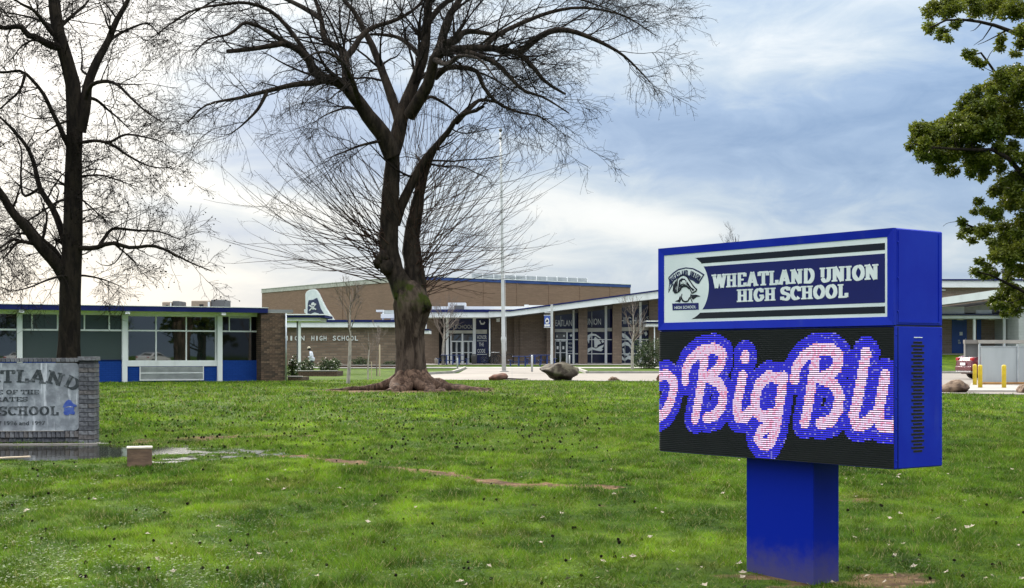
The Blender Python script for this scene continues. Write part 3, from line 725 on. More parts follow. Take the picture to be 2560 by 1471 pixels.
def ribbon(mb, pts, th, y0, y1, tz):
    P2 = [Vector(p) for p in pts]; L_, R_ = [], []
    for k, p in enumerate(P2):
        a = P2[max(k - 1, 0)]; b_ = P2[min(k + 1, len(P2) - 1)]
        d1 = (p - a) if k else (b_ - p); d2 = (b_ - p) if k < len(P2) - 1 else (p - a)
        d1 = d1.normalized(); d2 = d2.normalized(); tt = (d1 + d2).normalized(); nn = Vector((-tt.y, tt.x))
        c_ = max(nn.dot(Vector((-d1.y, d1.x))), 0.5)
        # horizontal strokes thinner than upright ones
        wdt = (th * abs(d1.y) + tz * abs(d1.x)) / 2 / c_
        L_.append(p + nn * wdt); R_.append(p - nn * wdt)
    o = len(mb.v); n = len(P2); vs = []
    for y in (y0, y1): vs += [(q.x, y, q.y) for q in L_] + [(q.x, y, q.y) for q in R_]
    fs = []
    for k in range(n - 1):
        fs += [(k, k + 1, n + k + 1, n + k)[::-1], (2 * n + k, 2 * n + k + 1, 3 * n + k + 1, 3 * n + k)]
        fs += [(k, 2 * n + k, 2 * n + k + 1, k + 1)[::-1], (n + k, n + k + 1, 3 * n + k + 1, 3 * n + k)[::-1]]
    fs += [(0, n, 3 * n, 2 * n)[::-1], (n - 1, 2 * n - 1, 4 * n - 1, 3 * n - 1)]
    mb.add(vs, fs)
def glyph(ch, th=0.22, tz=None, serif=True):
    wd, st, ft = GL[ch]; mb = MB(); k = 0
    for s_ in st: ribbon(mb, s_, th, -0.0006 * k, 1.0, tz or h_); k += 1
    if serif:
        for (x, z, hw) in ft:
            zz = (0, h_) if z == 0 else (1 - h_, 1)
            ribbon(mb, [(x - hw, sum(zz) / 2), (x + hw, sum(zz) / 2)], h_, -0.0006 * k, 1.0, h_); k += 1
    return mb, wd
def slab_line(parent, word, x0, x1, z0, z1, yb, depth, mat, th=0.22, tz=None, name='letter', gap=0.02, place=None):
    tot = sum(GL[c][0] + gap for c in word); x = 0; sx = (x1 - x0) / tot; sz = z1 - z0
    for ch in word:
        mb, wd = glyph(ch, th, tz)
        if mb.v:
            vs = []
            for (a, y, z) in mb.v:
                yy = yb - depth + y * 0.9 if y < 0.5 else yb
                X_, Z_ = x0 + (x + a) * sx, z0 + z * sz
                if place: X_, Z_ = place(x0 + (x + wd / 2) * sx, (a - wd / 2) * sx, z * sz)
                vs.append((X_, yy, Z_))
            mb.v = vs; mb.build(name, mat, parent)
        x += wd + gap
slab_line(panel, 'WHEATLAND UNION', px0 + 0.575, px0 + 2.240, pz1 - 0.524 * ph, pz1 - 0.332 * ph, yf - 0.0005, 0.002, 'panel_white', 0.26, 0.14)
slab_line(panel, 'HIGH SCHOOL', px0 + 0.845, px0 + 1.962, pz1 - 0.738 * ph, pz1 - 0.562 * ph, yf - 0.0005, 0.002, 'panel_white', 0.26, 0.14)

# ---- crest in the white roundel (banner, hat, collar and name plate)
def ez(x, y):   # crest drawn on a 1248 x 1456 sheet, laid into the roundel
    sx_ = (1640 + x / 6.933 - 1660.5) / (2214 - 1660.5); u = sx_ * 1.18 / (1 + sx_ * 0.18)
    t_ = 637 - sx_ * 45; b_ = 808 - sx_ * 15
    return pn(u * pw, (590 + y / 6.933 - t_) / (b_ - t_))
crest = MB().prism_xz([ez(*p) for p in ((283, 1170), (735, 1160), (740, 1280), (290, 1293))], yf - 0.0016, yf).build('crest', 'panel_blue', panel)
def cpoly(pts, mat, layer, name): return MB().prism_xz([ez(*p) for p in pts], yf - 0.0012 * layer, yf + 0.0005).build(name, mat, crest)
def cline(pts, wd, mat, layer, name):
    mb = MB(); q = [ez(*p) for p in pts]; ribbon(mb, q, wd, yf - 0.0012 * layer, yf + 0.0005, wd); return mb.build(name, mat, crest)
outer = [(222, 720), (300, 640), (390, 575), (520, 545), (640, 560), (740, 610), (825, 668)]
inner = [(745, 800), (690, 745), (600, 695), (500, 670), (400, 690), (310, 760), (262, 830)]
cpoly(outer + inner, 'panel_white', 1, 'banner')
cline(outer + inner + [outer[0]], 0.009, 'navy', 2, 'banner_edge')
cline([(225, 720), (240, 800), (222, 965), (262, 880), (300, 820)], 0.007, 'navy', 2, 'ribbon')
cpoly([(545, 690), (640, 710), (760, 790), (735, 828), (690, 815), (650, 775), (590, 750)], 'navy', 2, 'ribbon')
arcl = [(262, 750), (305, 705), (350, 668), (398, 640), (448, 622), (500, 612), (552, 612), (602, 622), (650, 642), (700, 668), (748, 702)]
word = 'WHEATLAND UNION'
for k, ch in enumerate(word):
    if ch == ' ': continue
    f = k / (len(word) - 1) * (len(arcl) - 1); a = int(min(f, len(arcl) - 2)); q = f - a
    cx = arcl[a][0] + (arcl[a + 1][0] - arcl[a][0]) * q; cy = arcl[a][1] + (arcl[a + 1][1] - arcl[a][1]) * q + 22
    ang = -math.atan2(arcl[a + 1][1] - arcl[a][1], arcl[a + 1][0] - arcl[a][0]); X0, Z0 = ez(cx, cy)
    mb, wd = glyph(ch, 0.24, 0.16, False); s_ = 0.045; sxx = 0.024 / wd
    mb.v = [(X0 + math.cos(ang) * (x - wd / 2) * sxx - math.sin(ang) * (z - 0.5) * s_, yf - 0.0036 if y < 0.5 else yf, Z0 + math.sin(ang) * (x - wd / 2) * sxx + math.cos(ang) * (z - 0.5) * s_) for x, y, z in mb.v]
    mb.build('letter', 'navy', crest)
hat = [(355, 985), (372, 860), (380, 740), (420, 690), (480, 672), (540, 700), (590, 780), (650, 870), (705, 925), (690, 955), (625, 990), (590, 910), (540, 865), (480, 852), (430, 880), (410, 950)]
cpoly(hat, 'panel_white', 2, 'hat'); cline(hat + [hat[0]], 0.008, 'panel_black', 3, 'hat_edge')
cpoly([(375, 970), (392, 850), (405, 760), (450, 725), (500, 735), (545, 790), (610, 880), (672, 930), (640, 962), (612, 920), (550, 850), (470, 838), (415, 880), (395, 965)], 'panel_black', 3, 'hat_crown')
cpoly([(455, 785), (470, 762), (500, 762), (515, 785), (500, 812), (470, 812)], 'panel_white', 4, 'skull')
cline([(430, 828), (540, 790)], 0.006, 'panel_white', 4, 'bone'); cline([(430, 795), (535, 832)], 0.006, 'panel_white', 4, 'bone')
cline([(418, 935), (440, 885), (485, 865), (530, 870), (580, 910)], 0.012, 'panel_black', 3, 'brow_band')
cpoly([(300, 850), (335, 790), (360, 760), (362, 850), (340, 900), (355, 990), (330, 1000), (290, 950)], 'panel_black', 2, 'plume')
cpoly([(330, 1135), (395, 1100), (420, 1030), (430, 1060), (405, 1150), (370, 1140)], 'panel_black', 2, 'collar')
cpoly([(610, 1020), (690, 1015), (770, 1040), (700, 1060), (640, 1105), (610, 1070)], 'panel_black', 2, 'collar')
cline([(440, 1070), (465, 1125), (510, 1140), (555, 1125), (585, 1065)], 0.010, 'panel_black', 2, 'collar'); cline([(412, 1150), (440, 1070), (450, 1000)], 0.006, 'panel_black', 2, 'collar'); cline([(630, 1150), (595, 1070), (605, 1000)], 0.006, 'panel_black', 2, 'collar')
(xa, za), (xb, zb) = ez(325, 1270), ez(693, 1205)
text_fit('lettering', 'HIGH SCHOOL', xa, xb, za, zb, yf - 0.0012, 0.0012, 'panel_white', crest, 0.01, False)

# ---- lit message board
NR, NC = 64, 150
lh = ZM - ZB - 0.02; lw = 2 * HW - 0.012; lz0 = ZB + 0.008; lx0 = -HW + 0.006; yl = -HD + 0.010
board = MB().box(lx0, lx0 + lw, yl, yl + 0.02, lz0, lz0 + lh).build('message_board', 'black', lower)
def bz(x, y):   # strokes drawn on a 2534 wide sheet -> board (u, v)
    s_ = (x - 95) / 1943.0; u = s_ * 1.195 / (1 + s_ * 0.195)
    t_ = 90 - s_ * 45; b_ = 1085 + s_ * 165
    return u * lw, (y - t_) / (b_ - t_) * lh
STK = [[(95, 462), (160, 448), (212, 500), (215, 570), (185, 690), (140, 770), (95, 805)],
 [(310, 500), (312, 420), (350, 330), (440, 250), (550, 228), (618, 270), (612, 350), (560, 430), (500, 470)],
 [(470, 310), (452, 470), (425, 640), (392, 820)], [(500, 470), (590, 520), (628, 600), (615, 710), (560, 790), (490, 815)],
 [(808, 288), (806, 312)], [(788, 462), (765, 580), (735, 720), (748, 810), (810, 815), (850, 760)],
 [(1105, 480), (1000, 465), (925, 530), (890, 640), (895, 760), (950, 810), (1030, 780)], [(1125, 470), (1105, 620), (1080, 780), (1055, 930), (1010, 1035), (955, 1045), (915, 990), (940, 925), (1010, 880)],
 [(1215, 490), (1228, 400), (1290, 300), (1400, 232), (1520, 230), (1585, 290), (1570, 390), (1500, 455), (1430, 480)],
 [(1390, 320), (1365, 500), (1335, 690), (1300, 860)], [(1430, 480), (1540, 530), (1590, 630), (1575, 750), (1520, 840), (1430, 868)],
 [(1810, 270), (1780, 440), (1745, 640), (1708, 790), (1728, 878), (1800, 870), (1860, 810)],
 [(1970, 455), (1940, 620), (1908, 790), (1930, 885), (2040, 895)]]
gu = (np.arange(NC) + 0.5) / NC * lw; gv = (np.arange(NR) + 0.5) / NR * lh
UU, VV = np.meshgrid(gu, gv)
D = np.full(UU.shape, 9.0)
for st in STK: D = np.minimum(D, seg_dist(UU, VV, [bz(*p) for p in st]))
white = D < 0.046; blue_ = (D < 0.124) & ~white
for tri in ([(830, 640), (1230, 600), (1230, 760), (900, 800)],):
    pass
qs = {}
jit = rng.random(UU.shape)
cw, chh = lw / NC, lh / NR
for name, mask, mats_ in (('lit_letters', white, ('led_white', 'led_pink')), ('lit_outline', blue_, ('led_blue', 'led_pale'))):
    rr, cc = np.nonzero(mask); n = len(rr)
    cx = lx0 + gu[cc]; cz = lz0 + lh - gv[rr]
    hx, hz = cw * 0.46, chh * 0.26
    V = np.empty((n, 4, 3)); V[:, :, 1] = yl - 0.003
    for q, (a, b_) in enumerate(((-1, -1), (1, -1), (1, 1), (-1, 1))): V[:, q, 0] = cx + a * hx; V[:, q, 2] = cz + b_ * hz
    o = np_mesh(name, V.reshape(-1, 3), np.arange(4 * n).reshape(-1, 4), mats_[0], board)
    o.data.materials.append(MATS[mats_[1]])
    o.data.polygons.foreach_set('material_index', ((jit[rr, cc] > (0.76 if name == 'lit_letters' else 0.90))).astype(np.int32))
    stuff(o)
lv = MB()
for r in range(NR + 1):
    z = lz0 + lh * r / NR
    lv.add([(lx0, yl, z - 0.0016), (lx0 + lw, yl, z - 0.0016), (lx0 + lw, yl - 0.009, z - 0.0010), (lx0, yl - 0.009, z - 0.0010), (lx0, yl, z + 0.0016), (lx0 + lw, yl, z + 0.0016)],
           [(0, 3, 2, 1), (3, 4, 5, 2), (0, 4, 3), (1, 2, 5)])
stuff(lv.build('louvre_fins', 'rubber', board))
# ---- vent slots in the side
for k in range(33):
    wide = 0.075 if k % 2 else 0.052
    z = ZM - 0.125 - k * 0.0245
    MB().add([(HW + 0.0005, -0.01 - wide, z - 0.007), (HW + 0.0005, -0.01 + wide, z - 0.007), (HW + 0.0005, -0.01 + wide, z + 0.007), (HW + 0.0005, -0.01 - wide, z + 0.007),
              (HW + 0.006, -0.01 + wide, z + 0.0075), (HW + 0.006, -0.01 - wide, z + 0.0075), (HW + 0.0005, -0.01 + wide, z + 0.011), (HW + 0.0005, -0.01 - wide, z + 0.011)],
             [(0, 1, 2, 3), (3, 2, 4, 5), (5, 4, 6, 7)]).build('vent_slot', ['rubber'], lower)
for k in range(5):
    for y_ in (-HD + 0.03, HD - 0.02):
        MB().lathe([(0.006, 0), (0.006, 0.003), (0.003, 0.005)], 8).build('screw', 'sign_blue', lower).matrix_local = Matrix.Translation((HW + 0.0005, y_, ZB + 0.06 + k * 0.225)) @ Matrix.Rotation(R(90), 4, 'Y')
MB().box(HW, HW + 0.003, -HD + 0.045, -HD + 0.050, ZB + 0.01, ZM - 0.012).build('panel_seam', 'panel_black', lower)
MB().box(HW, HW + 0.004, -0.055, 0.04, ZM - 0.088, ZM - 0.082).build('maker_plate', 'white_paint', lower)
# ================================================================== CLASSROOM WING (left)
class Frame:
    "a wall line: origin (x, y), heading; turns photo columns into distances along the wall"
    def __init__(s, ax, ay, th): s.ax, s.ay, s.dx, s.dy, s.th = ax, ay, math.cos(th), math.sin(th), th
    def s(s_, px):
        t_ = (px - 1280) / FPX
        return (t_ * s_.ay - s_.ax) / (s_.dx - t_ * s_.dy)
    def z(s_, px, py):
        return PZ(py, s_.ay + s_.s(px) * s_.dy)
def bx(parent, name, x0, x1, y0, y1, z0, z1, mat): return MB().box(x0, x1, y0, y1, z0, z1).build(name, mat, parent)

WF = Frame(-19.93, 54.5, R(25.4))
wing = thing('classroom_wing', 'long low classroom wing with blue and white window bays and brick end pier', 'building', (-19.93, 54.5, 0), R(25.4))
S = WF.s
zb, zs0, zs, zr, zt, zw, zf = 0.0, 0.64, 0.88, 2.09, 2.70, 2.86, 3.02
WF2 = Frame(-19.93 + 0.75 * math.sin(R(25.4)), 54.5 - 0.75 * math.cos(R(25.4)), R(25.4))   # line of the eaves
xl = S(-420); xr = S(653); xe = WF2.s(712.5)
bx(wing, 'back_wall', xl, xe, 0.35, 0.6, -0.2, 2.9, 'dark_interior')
bx(wing, 'back_wall', xl, xe, 11.5, 11.8, -0.2, 2.9, 'brick_wing')
bx(wing, 'side_wall', xl, xl + 0.25, 0.6, 11.5, -0.2, 2.9, 'brick_wing')
roof = bx(wing, 'roof', xl - 0.4, xe + 0.35, -0.75, 12.2, zw + 0.012, zf - 0.02, 'roof_grey')
bx(wing, 'fascia', xl - 0.4, xe - 0.75, -0.83, -0.752, zw - 0.01, zf + 0.03, 'trim_blue')
bx(wing, 'roof_edge', xl - 0.42, xe - 0.73, -0.85, -0.6, zf + 0.031, zf + 0.055, 'white_fascia')
bx(wing, 'header_beam', xl, xr, -0.12, 0.12, zt, zw, 'white_paint')
bx(wing, 'soffit', xl - 0.38, xe + 0.3, -0.748, 0.1, zw + 0.002, zw + 0.01, 'white_paint')
def post(px, w=0.2):
    x = S(px); bx(wing, 'column', x - w / 2, x + w / 2, -0.16, 0.14, -0.1, zt, 'white_paint')
    MB().box(x - 0.09, x + 0.09, -0.80, -0.122, zt + 0.03, zw - 0.002).build('beam_end', 'white_paint', wing)
cols = [-340, -205, 48.5, 310.5, 548]
for c_ in cols: post(c_)
def pane(x0, x1, z0, z1, mat): return bx(wing, 'window_pane', x0, x1, 0.03, 0.055, z0, z1, mat)
def bar(x0, x1, z0, z1, name='mullion'): return bx(wing, name, x0, x1, -0.03, 0.07, z0, z1, 'white_paint')
def bay_strip(pa, pb, ups, mat):
    x0, x1 = S(pa), S(pb)
    bx(wing, 'wall_panel', x0, x1, -0.02, 0.2, -0.2, zs, 'brick_blue')
    edges = [x0] + [S(u) for u in ups] + [x1]
    for k in range(len(edges) - 1): pane(edges[k] + 0.028, edges[k + 1] - 0.028, zr + 0.035, zt, mat)
    for e in edges[1:-1]: bar(e - 0.028, e + 0.028, zr + 0.035, zt)
    bar(x0, x1, zr - 0.035, zr + 0.035, 'rail')
    pane(x0, x1, zs, zr - 0.035, mat)
    bx(wing, 'sill', x0, x1, -0.05, 0.029, zs + 0.001, zs + 0.03, 'trim_blue')
bay_strip(-198, 41, [-120, -20], 'pane_dark')
bay_strip(-333, -212, [-300, -250], 'pane_blind')
bay_strip(56, 304, [80, 144, 211, 273], 'pane_blind')
x0, x1 = S(317), S(542)
bx(wing, 'wall_panel', x0, x1, -0.02, 0.2, -0.2, zs0, 'brick_blue')
bx(wing, 'sill_band', x0, x1, -0.06, 0.12, zs0 + 0.001, zs, 'white_paint')
ed = [x0 + 0.03, S(390), S(465.5), x1 - 0.05]
for k in range(3):
    pane(ed[k] + 0.025, ed[k + 1] - 0.025, zs, zr - 0.03, 'pane_dark'); pane(ed[k] + 0.025, ed[k + 1] - 0.025, zr + 0.03, zt - 0.03, 'pane_dark')
for e in ed: bar(e - 0.025, e + 0.025, zs, zt)
bar(ed[0] + 0.026, ed[-1] - 0.026, zr - 0.03, zr + 0.03, 'rail'); bar(ed[0] + 0.026, ed[-1] - 0.026, zt - 0.03, zt - 0.001, 'rail')
# unit ventilator louvre
lx0_, lx1_ = S(350), S(506.5)
lou = bx(wing, 'vent_louvre', lx0_, lx1_, -0.06, -0.021, 0.10, zs0 - 0.02, 'louver_grey')
for (a, b_, c_, d_) in ((lx0_ - 0.03, lx1_ + 0.03, 0.06, 0.10), (lx0_ - 0.03, lx0_ + 0.005, 0.10, zs0 - 0.01), (lx1_ - 0.005, lx1_ + 0.03, 0.10, zs0 - 0.01), (lx0_ + 0.006, lx1_ - 0.006, 0.345, 0.38)):
    bx(wing, 'louvre_frame', a, b_, -0.09, -0.0605, c_, d_, 'white_paint')
for k in range(10):
    z = 0.125 + k * 0.0505
    if 0.32 < z < 0.39: continue
    bx(lou, 'slat', lx0_ + 0.01, lx1_ - 0.01, -0.074, -0.0602, z, z + 0.020, 'louver_grey')
# last bay
x0, x1 = S(554.5), S(650)
bx(wing, 'wall_panel', x0, x1, -0.02, 0.2, -0.2, zs, 'brick_blue')
a, b_ = S(573), S(626)
pane(x0, a - 0.02, zr + 0.035, zt, 'pane_black'); pane(a + 0.02, b_ - 0.02, zr + 0.035, zt - 0.06, 'pane_black'); pane(b_ + 0.02, x1 - 0.05, zr + 0.035, zt, 'pane_black')
bar(a - 0.02, a + 0.02, zr + 0.03, zt); bar(b_ - 0.02, b_ + 0.02, zr + 0.03, zt); bar(a + 0.021, b_ - 0.021, zt - 0.06, zt - 0.02, 'rail')
bar(x0, x1 - 0.05, zr - 0.03, zr + 0.029, 'rail'); pane(x0, x1 - 0.05, zs, zr - 0.031, 'pane_black'); bar(x1 - 0.05, x1, zs, zt)
pier = bx(wing, 'brick_pier', WF2.s(653), xe, -0.75, 6.0, -0.2, zw - 0.005, 'brick_wing')
# the pier's facing bricks, laid one by one
for k_, (c1, c2) in enumerate((((0.165, 0.105, 0.070), (0.11, 0.07, 0.048)), ((0.120, 0.080, 0.055), (0.08, 0.052, 0.037)), ((0.085, 0.058, 0.042), (0.055, 0.038, 0.028)), ((0.200, 0.135, 0.095), (0.14, 0.092, 0.062)))): plain('pier_brick_%d' % k_, c1, c2, 12, 0.9, 0.4)
pbm = {}; p0 = WF2.s(653); zz = 0.0; row = 0
while zz < zw - 0.09:
    xx = p0 + (0.0 if row % 2 else -0.12)
    while xx < xe - 0.02:
        a_, b2_ = max(xx, p0), min(xx + 0.228, xe); L_ = round(b2_ - a_, 3)
        if L_ > 0.03:
            key = (L_, random.choice((0, 0, 1, 1, 2, 3)))
            if key not in pbm: pbm[key] = MB().bevbox(-L_ / 2, L_ / 2, -0.05, 0.05, -0.037, 0.037, 0.004).build('brick', 'pier_brick_%d' % key[1], pier); o = pbm[key]
            else: o = link('brick', pbm[key].data, pier)
            o.location = ((a_ + b2_) / 2, -0.75 + 0.038 + random.uniform(-0.003, 0.003), zz + 0.04)
        xx += 0.24
    zz += 0.0845; row += 1
MB().tube([(xe + 0.03, -0.80, zw - 0.02), (xe + 0.03, -0.80, 0.0)], 0.035, 8).build('downpipe', 'galvanised', wing, True)

def roof_unit(px0, px1, py0, py1, Y, mat1, mat2, label):
    x0, x1, z0, z1 = PX(px0, Y), PX(px1, Y), PZ(py1, Y), PZ(py0, Y)
    z0 = min(z0, 3.02 if Y < 75 else z0)
    t_ = thing('rooftop_unit', label, 'air conditioner', ((x0 + x1) / 2, Y, 3.0), 0)
    wv = (x1 - x0) / 2
    MB().bevbox(-wv, wv * 0.15, 0, 1.6, 0.0, z1 - 3.0, 0.03).build('casing', mat1, t_)
    MB().bevbox(wv * 0.15 + 0.01, wv, 0.1, 1.5, 0.0, z1 - 3.0 + 0.05, 0.03).build('casing', mat2, t_)
    MB().box(-wv * 0.5, -wv * 0.25, -0.02, 0.01, (z1 - 3) * 0.4, (z1 - 3) * 0.7).build('grille', 'black', t_)
    MB().box(wv * 0.02, wv * 0.14, -0.03, 0.01, (z1 - 3) * 0.3, (z1 - 3) * 0.9).build('duct', 'white_paint', t_)
    MB().box(-wv * 0.9, wv * 0.9, 0.15, 1.4, -0.16, 0.0).build('curb', 'roof_grey', t_)
    return t_
# these stand on the wing's flat roof
roof_unit(405, 446, 755, 769, 61.5, 'unit_tan', 'unit_grey', 'small dark rooftop unit on the classroom wing, left of the larger one')
roof_unit(478, 560, 752, 769, 63.0, 'unit_tan', 'unit_grey', 'larger tan and grey rooftop unit on the classroom wing')

# ================================================================== OFFICE with raised letters
def local(parent, px, py, Y):
    p = P(px, py, Y); return p.x - parent.location.x, p.z - parent.location.z
def fb(parent, name, pxa, pxb, pya, pyb, Y, thick, mat, dy=0.0):
    "box facing the street: front face at distance Y, spanning those photo columns and rows"
    x0, z1 = local(parent, pxa, pya, Y); x1, z0 = local(parent, pxb, pyb, Y)
    y0 = Y - parent.location.y
    base = parent
    return MB().box(x0, x1, y0, y0 + thick, z0, z1).build(name, mat, base)
def fpoly(parent, name, pts, Y, thick, mat):
    return MB().prism_xz([local(parent, px, py, Y) for px, py in pts], Y - parent.location.y, Y - parent.location.y + thick).build(name, mat, parent)
g0 = 0.30
office = thing('office_building', 'low brick office with raised white letters and white fascia band', 'building', (-12.0, 108, g0))
fb(office, 'wall', 560, 1052, 819, 925, 108, 0.3, 'brick_office')
fb(office, 'porch_edge', 1040, 1073, 822.5, 827, 107.2, 3.0, 'navy'); fb(office, 'porch_beam', 1040, 1073, 827.1, 834.5, 107.3, 2.8, 'white_paint')
fb(office, 'fascia', 552, 1052, 806, 818.6, 107.5, 7.5, 'white_fascia')
fb(office, 'roof_edge', 552, 1052, 800, 805.8, 107.4, 7.6, 'trim_blue')
# letters: the first word and a half stand behind the wing's pier
for word, a, b_ in (('WHEATLAND', 470, 645), ('UNION', 693, 763), ('HIGH', 777, 817.5), ('SCHOOL', 830.5, 896.5)):
    x = a; tot = {'WHEATLAND': 9, 'UNION': 5, 'HIGH': 4, 'SCHOOL': 6}[word]
    pitch = (b_ - a) / tot
    for k, ch in enumerate(word):
        wd = pitch * (0.30 if ch == 'I' else 0.72)
        c_ = a + pitch * (k + 0.5)
        x0, z0 = local(office, c_ - wd / 2, 852, 107.9); x1, z1 = local(office, c_ + wd / 2, 840, 107.9)
        text_fit('letter', ch, x0, x1, z0, z1, 107.99 - 108, 0.09, 'letter_white', office, 0.02)
# raised bits over the office roof
portal = thing('roof_portal', 'white steel duct frame standing on the office roof beside the big tree', 'duct', (PX(965, 110), 110, PZ(800, 110)))
fb(portal, 'duct', 952, 992, 785, 796, 110, 1.2, 'white_paint'); fb(portal, 'duct', 940, 959, 775, 780, 110, 1.0, 'white_paint')
fb(portal, 'leg', 955.5, 959, 780.2, 800.5, 110.1, 0.3, 'white_paint'); fb(portal, 'leg', 977, 984, 796.2, 800.5, 110.1, 0.3, 'white_paint'); fb(portal, 'hood', 960, 990, 776, 784.6, 110.4, 0.8, 'grey_metal')

canopy = thing('walkway_canopy', 'flat walkway canopy with blue edge on a slim white post', 'canopy', (-16.0, 88, 0.03))
fb(canopy, 'roof', 640, 812, 785.5, 788, 87.4, 4.0, 'white_fascia'); fb(canopy, 'edge', 640, 812, 788.1, 794.5, 87.5, 3.8, 'trim_blue')
fb(canopy, 'beam', 640, 798, 794.6, 803, 87.7, 3.4, 'white_paint')
fb(canopy, 'post', 745.5, 751.5, 803.1, 934, 88.0, 0.15, 'white_paint')
fb(canopy, 'post', 655, 661, 803.1, 934, 90.6, 0.15, 'white_paint')
fb(canopy, 'post_shade_strip', 741.5, 745.3, 803.1, 934, 88.05, 0.08, 'unit_grey')  # dark strip beside the post, its shadow put in as grey colour

# ================================================================== GYM
GC = (-9.6, 135.0); GT = R(35.8)
gym = thing('gymnasium', 'tall brick gymnasium with blue roof edge behind the entrance', 'building', (GC[0], GC[1], 0.35), GT)
GH = 8.42; GW, GDp = 27.6, 33.0
MB().box(0, GW, 0, GDp, -0.3, GH - 0.301).build('wall', 'brick_gym', gym)
MB().box(0, GW + 0.02, -0.06, -0.002, GH - 0.30, GH).build('fascia', 'gym_blue', gym)
MB().box(-0.06, -0.002, -0.06, GDp, GH - 0.42, GH - 0.02).build('fascia', 'cream', gym)
MB().box(0, GW, 0, GDp, GH - 0.300, GH - 0.08).build('roof', 'roof_grey', gym)
MB().box(-0.1, GW + 0.06, -0.1, 0.3, GH + 0.001, GH + 0.07).build('coping', 'white_fascia', gym); MB().box(-0.1, 0.3, 0.31, GDp, GH - 0.01, GH + 0.05).build('coping', 'cream', gym)
for k in range(6): MB().box(4.2 + k * 4.1, 4.35 + k * 4.1, -0.05, -0.003, 0.0, GH - 0.31).build('pilaster_joint', 'brick_gym', gym)
MB().box(-0.05, -0.003, 13.8, 14.0, 0.0, GH - 0.43).build('pilaster_joint', 'brick_gym', gym)
MB().tube([(0.25, -0.12, GH - 0.6), (0.25, -0.12, 0.2)], 0.08, 8).build('downpipe', 'brick_gym', gym)
GF = Frame(GC[0], GC[1], GT)
scr = thing('roof_screen', 'pale translucent panel screen along the gymnasium roof', 'screen', (GC[0], GC[1], 0.35 + GH), GT)
e0, e1 = GF.s(1200), GF.s(1490)
nseg = 11
for k in range(nseg):
    a = e0 + (e1 - e0) * k / nseg; b_ = e0 + (e1 - e0) * (k + 1) / nseg
    MB().box(a + 0.05, b_ - 0.05, 1.5, 1.56, -0.06, 0.58).build('panel', 'grey_metal', scr)
    MB().box(b_ - 0.045, b_ + 0.045, 1.46, 1.6, -0.08, 0.64).build('mullion', 'white_paint', scr)
# painted sign board shaped as a tall hat on the gym's left wall
LF = Frame(GC[0], GC[1], GT + R(90))
def gp(px, py): return LF.s(px), LF.z(px, py) - 0.35
mural = thing('hat_mural', 'white and navy hat shaped wall board with skull and crossbones', 'mural', (GC[0], GC[1], 0.35), GT)
def gpoly(name, pts, x, th, mat, parent=mural):
    return MB().prism_yz([gp(700 + a / 5.6, 700 + b_ / 5.6) for a, b_ in pts], x - th, x).build(name, mat, parent)
outl = [(372, 200), (388, 165), (430, 140), (490, 130), (530, 145), (570, 200), (610, 290), (660, 390), (720, 480), (800, 590), (800, 640), (372, 640), (376, 460)]
board_ = gpoly('board', outl, -0.07, 0.08, 'white_fascia')
gpoly('outline', [(384, 205), (400, 172), (440, 150), (490, 142), (522, 155), (560, 208), (600, 300), (650, 398), (708, 488), (780, 590), (760, 600), (388, 600)], -0.15, 0.02, 'panel_white', board_)
gpoly('hat_crown', [(405, 470), (410, 330), (425, 285), (480, 280), (540, 252), (560, 300), (590, 400), (640, 480), (720, 600), (640, 610), (600, 520), (560, 470), (500, 455), (450, 480)], -0.171, 0.02, 'navy', board_)
gpoly('skull', [(458, 345), (470, 320), (492, 315), (508, 330), (510, 365), (500, 385), (498, 415), (478, 418), (472, 388), (460, 372)], -0.192, 0.02, 'letter_white', board_)
for pts in ([(428, 362), (436, 350), (535, 410), (528, 424)], [(438, 440), (432, 428), (524, 330), (536, 342)]): gpoly('bone', pts, -0.213, 0.02, 'letter_white', board_)
gpoly('eye', [(468, 358), (480, 354), (482, 368), (470, 372)], -0.234, 0.02, 'navy', board_); gpoly('eye', [(490, 354), (502, 352), (502, 366), (492, 368)], -0.234, 0.02, 'navy', board_)
gpoly('brim', [(345, 415), (372, 410), (372, 470), (352, 462)], -0.02, 0.06, 'panel_white', board_)

# ================================================================== ENTRANCE HALL
E = thing('entrance_hall', 'school entrance hall with rising white roof, brick columns and glazed doors', 'building', (2.0, 120, 0.42))
YE = 120.0
# left part, flat fascia
fb(E, 'fascia', 1052, 1224, 781, 794, 117.0, 9.0, 'white_fascia'); fb(E, 'roof_edge', 1052, 1224, 774, 780.9, 116.9, 9.2, 'trim_blue')
fb(E, 'wall', 1055, 1097, 794.1, 916, YE, 0.3, 'brick_entry')
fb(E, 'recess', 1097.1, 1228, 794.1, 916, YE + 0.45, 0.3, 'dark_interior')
fb(E, 'column', 1114.5, 1121.5, 794.1, 916, YE - 0.12, 0.25, 'white_paint'); fb(E, 'column', 1182, 1189.5, 794.1, 891.5, YE - 0.12, 0.25, 'white_paint'); fb(E, 'column', 1222.6, 1225.8, 794.1, 892, YE - 2.6, 0.12, 'white_paint')
fb(E, 'header', 1121.6, 1181.9, 826.5, 834, YE - 0.05, 0.2, 'cream'); fb(E, 'header', 1189.6, 1217.5, 824.5, 835, YE - 0.05, 0.2, 'cream')
fb(E, 'transom_pane', 1121.6, 1181.9, 794.2, 826.4, YE + 0.1, 0.03, 'pane_navy')
fb(E, 'transom_pane', 1189.6, 1220, 794.2, 824.4, YE + 0.1, 0.03, 'pane_navy')
x0, z0 = local(E, 1119, 822, YE); x1, z1 = local(E, 1182, 812.5, YE)
text_fit('lettering', 'GH SCHOOL', x0, x1, z0, z1, 0.098, 0.02, 'cream', E)
door_n = 0
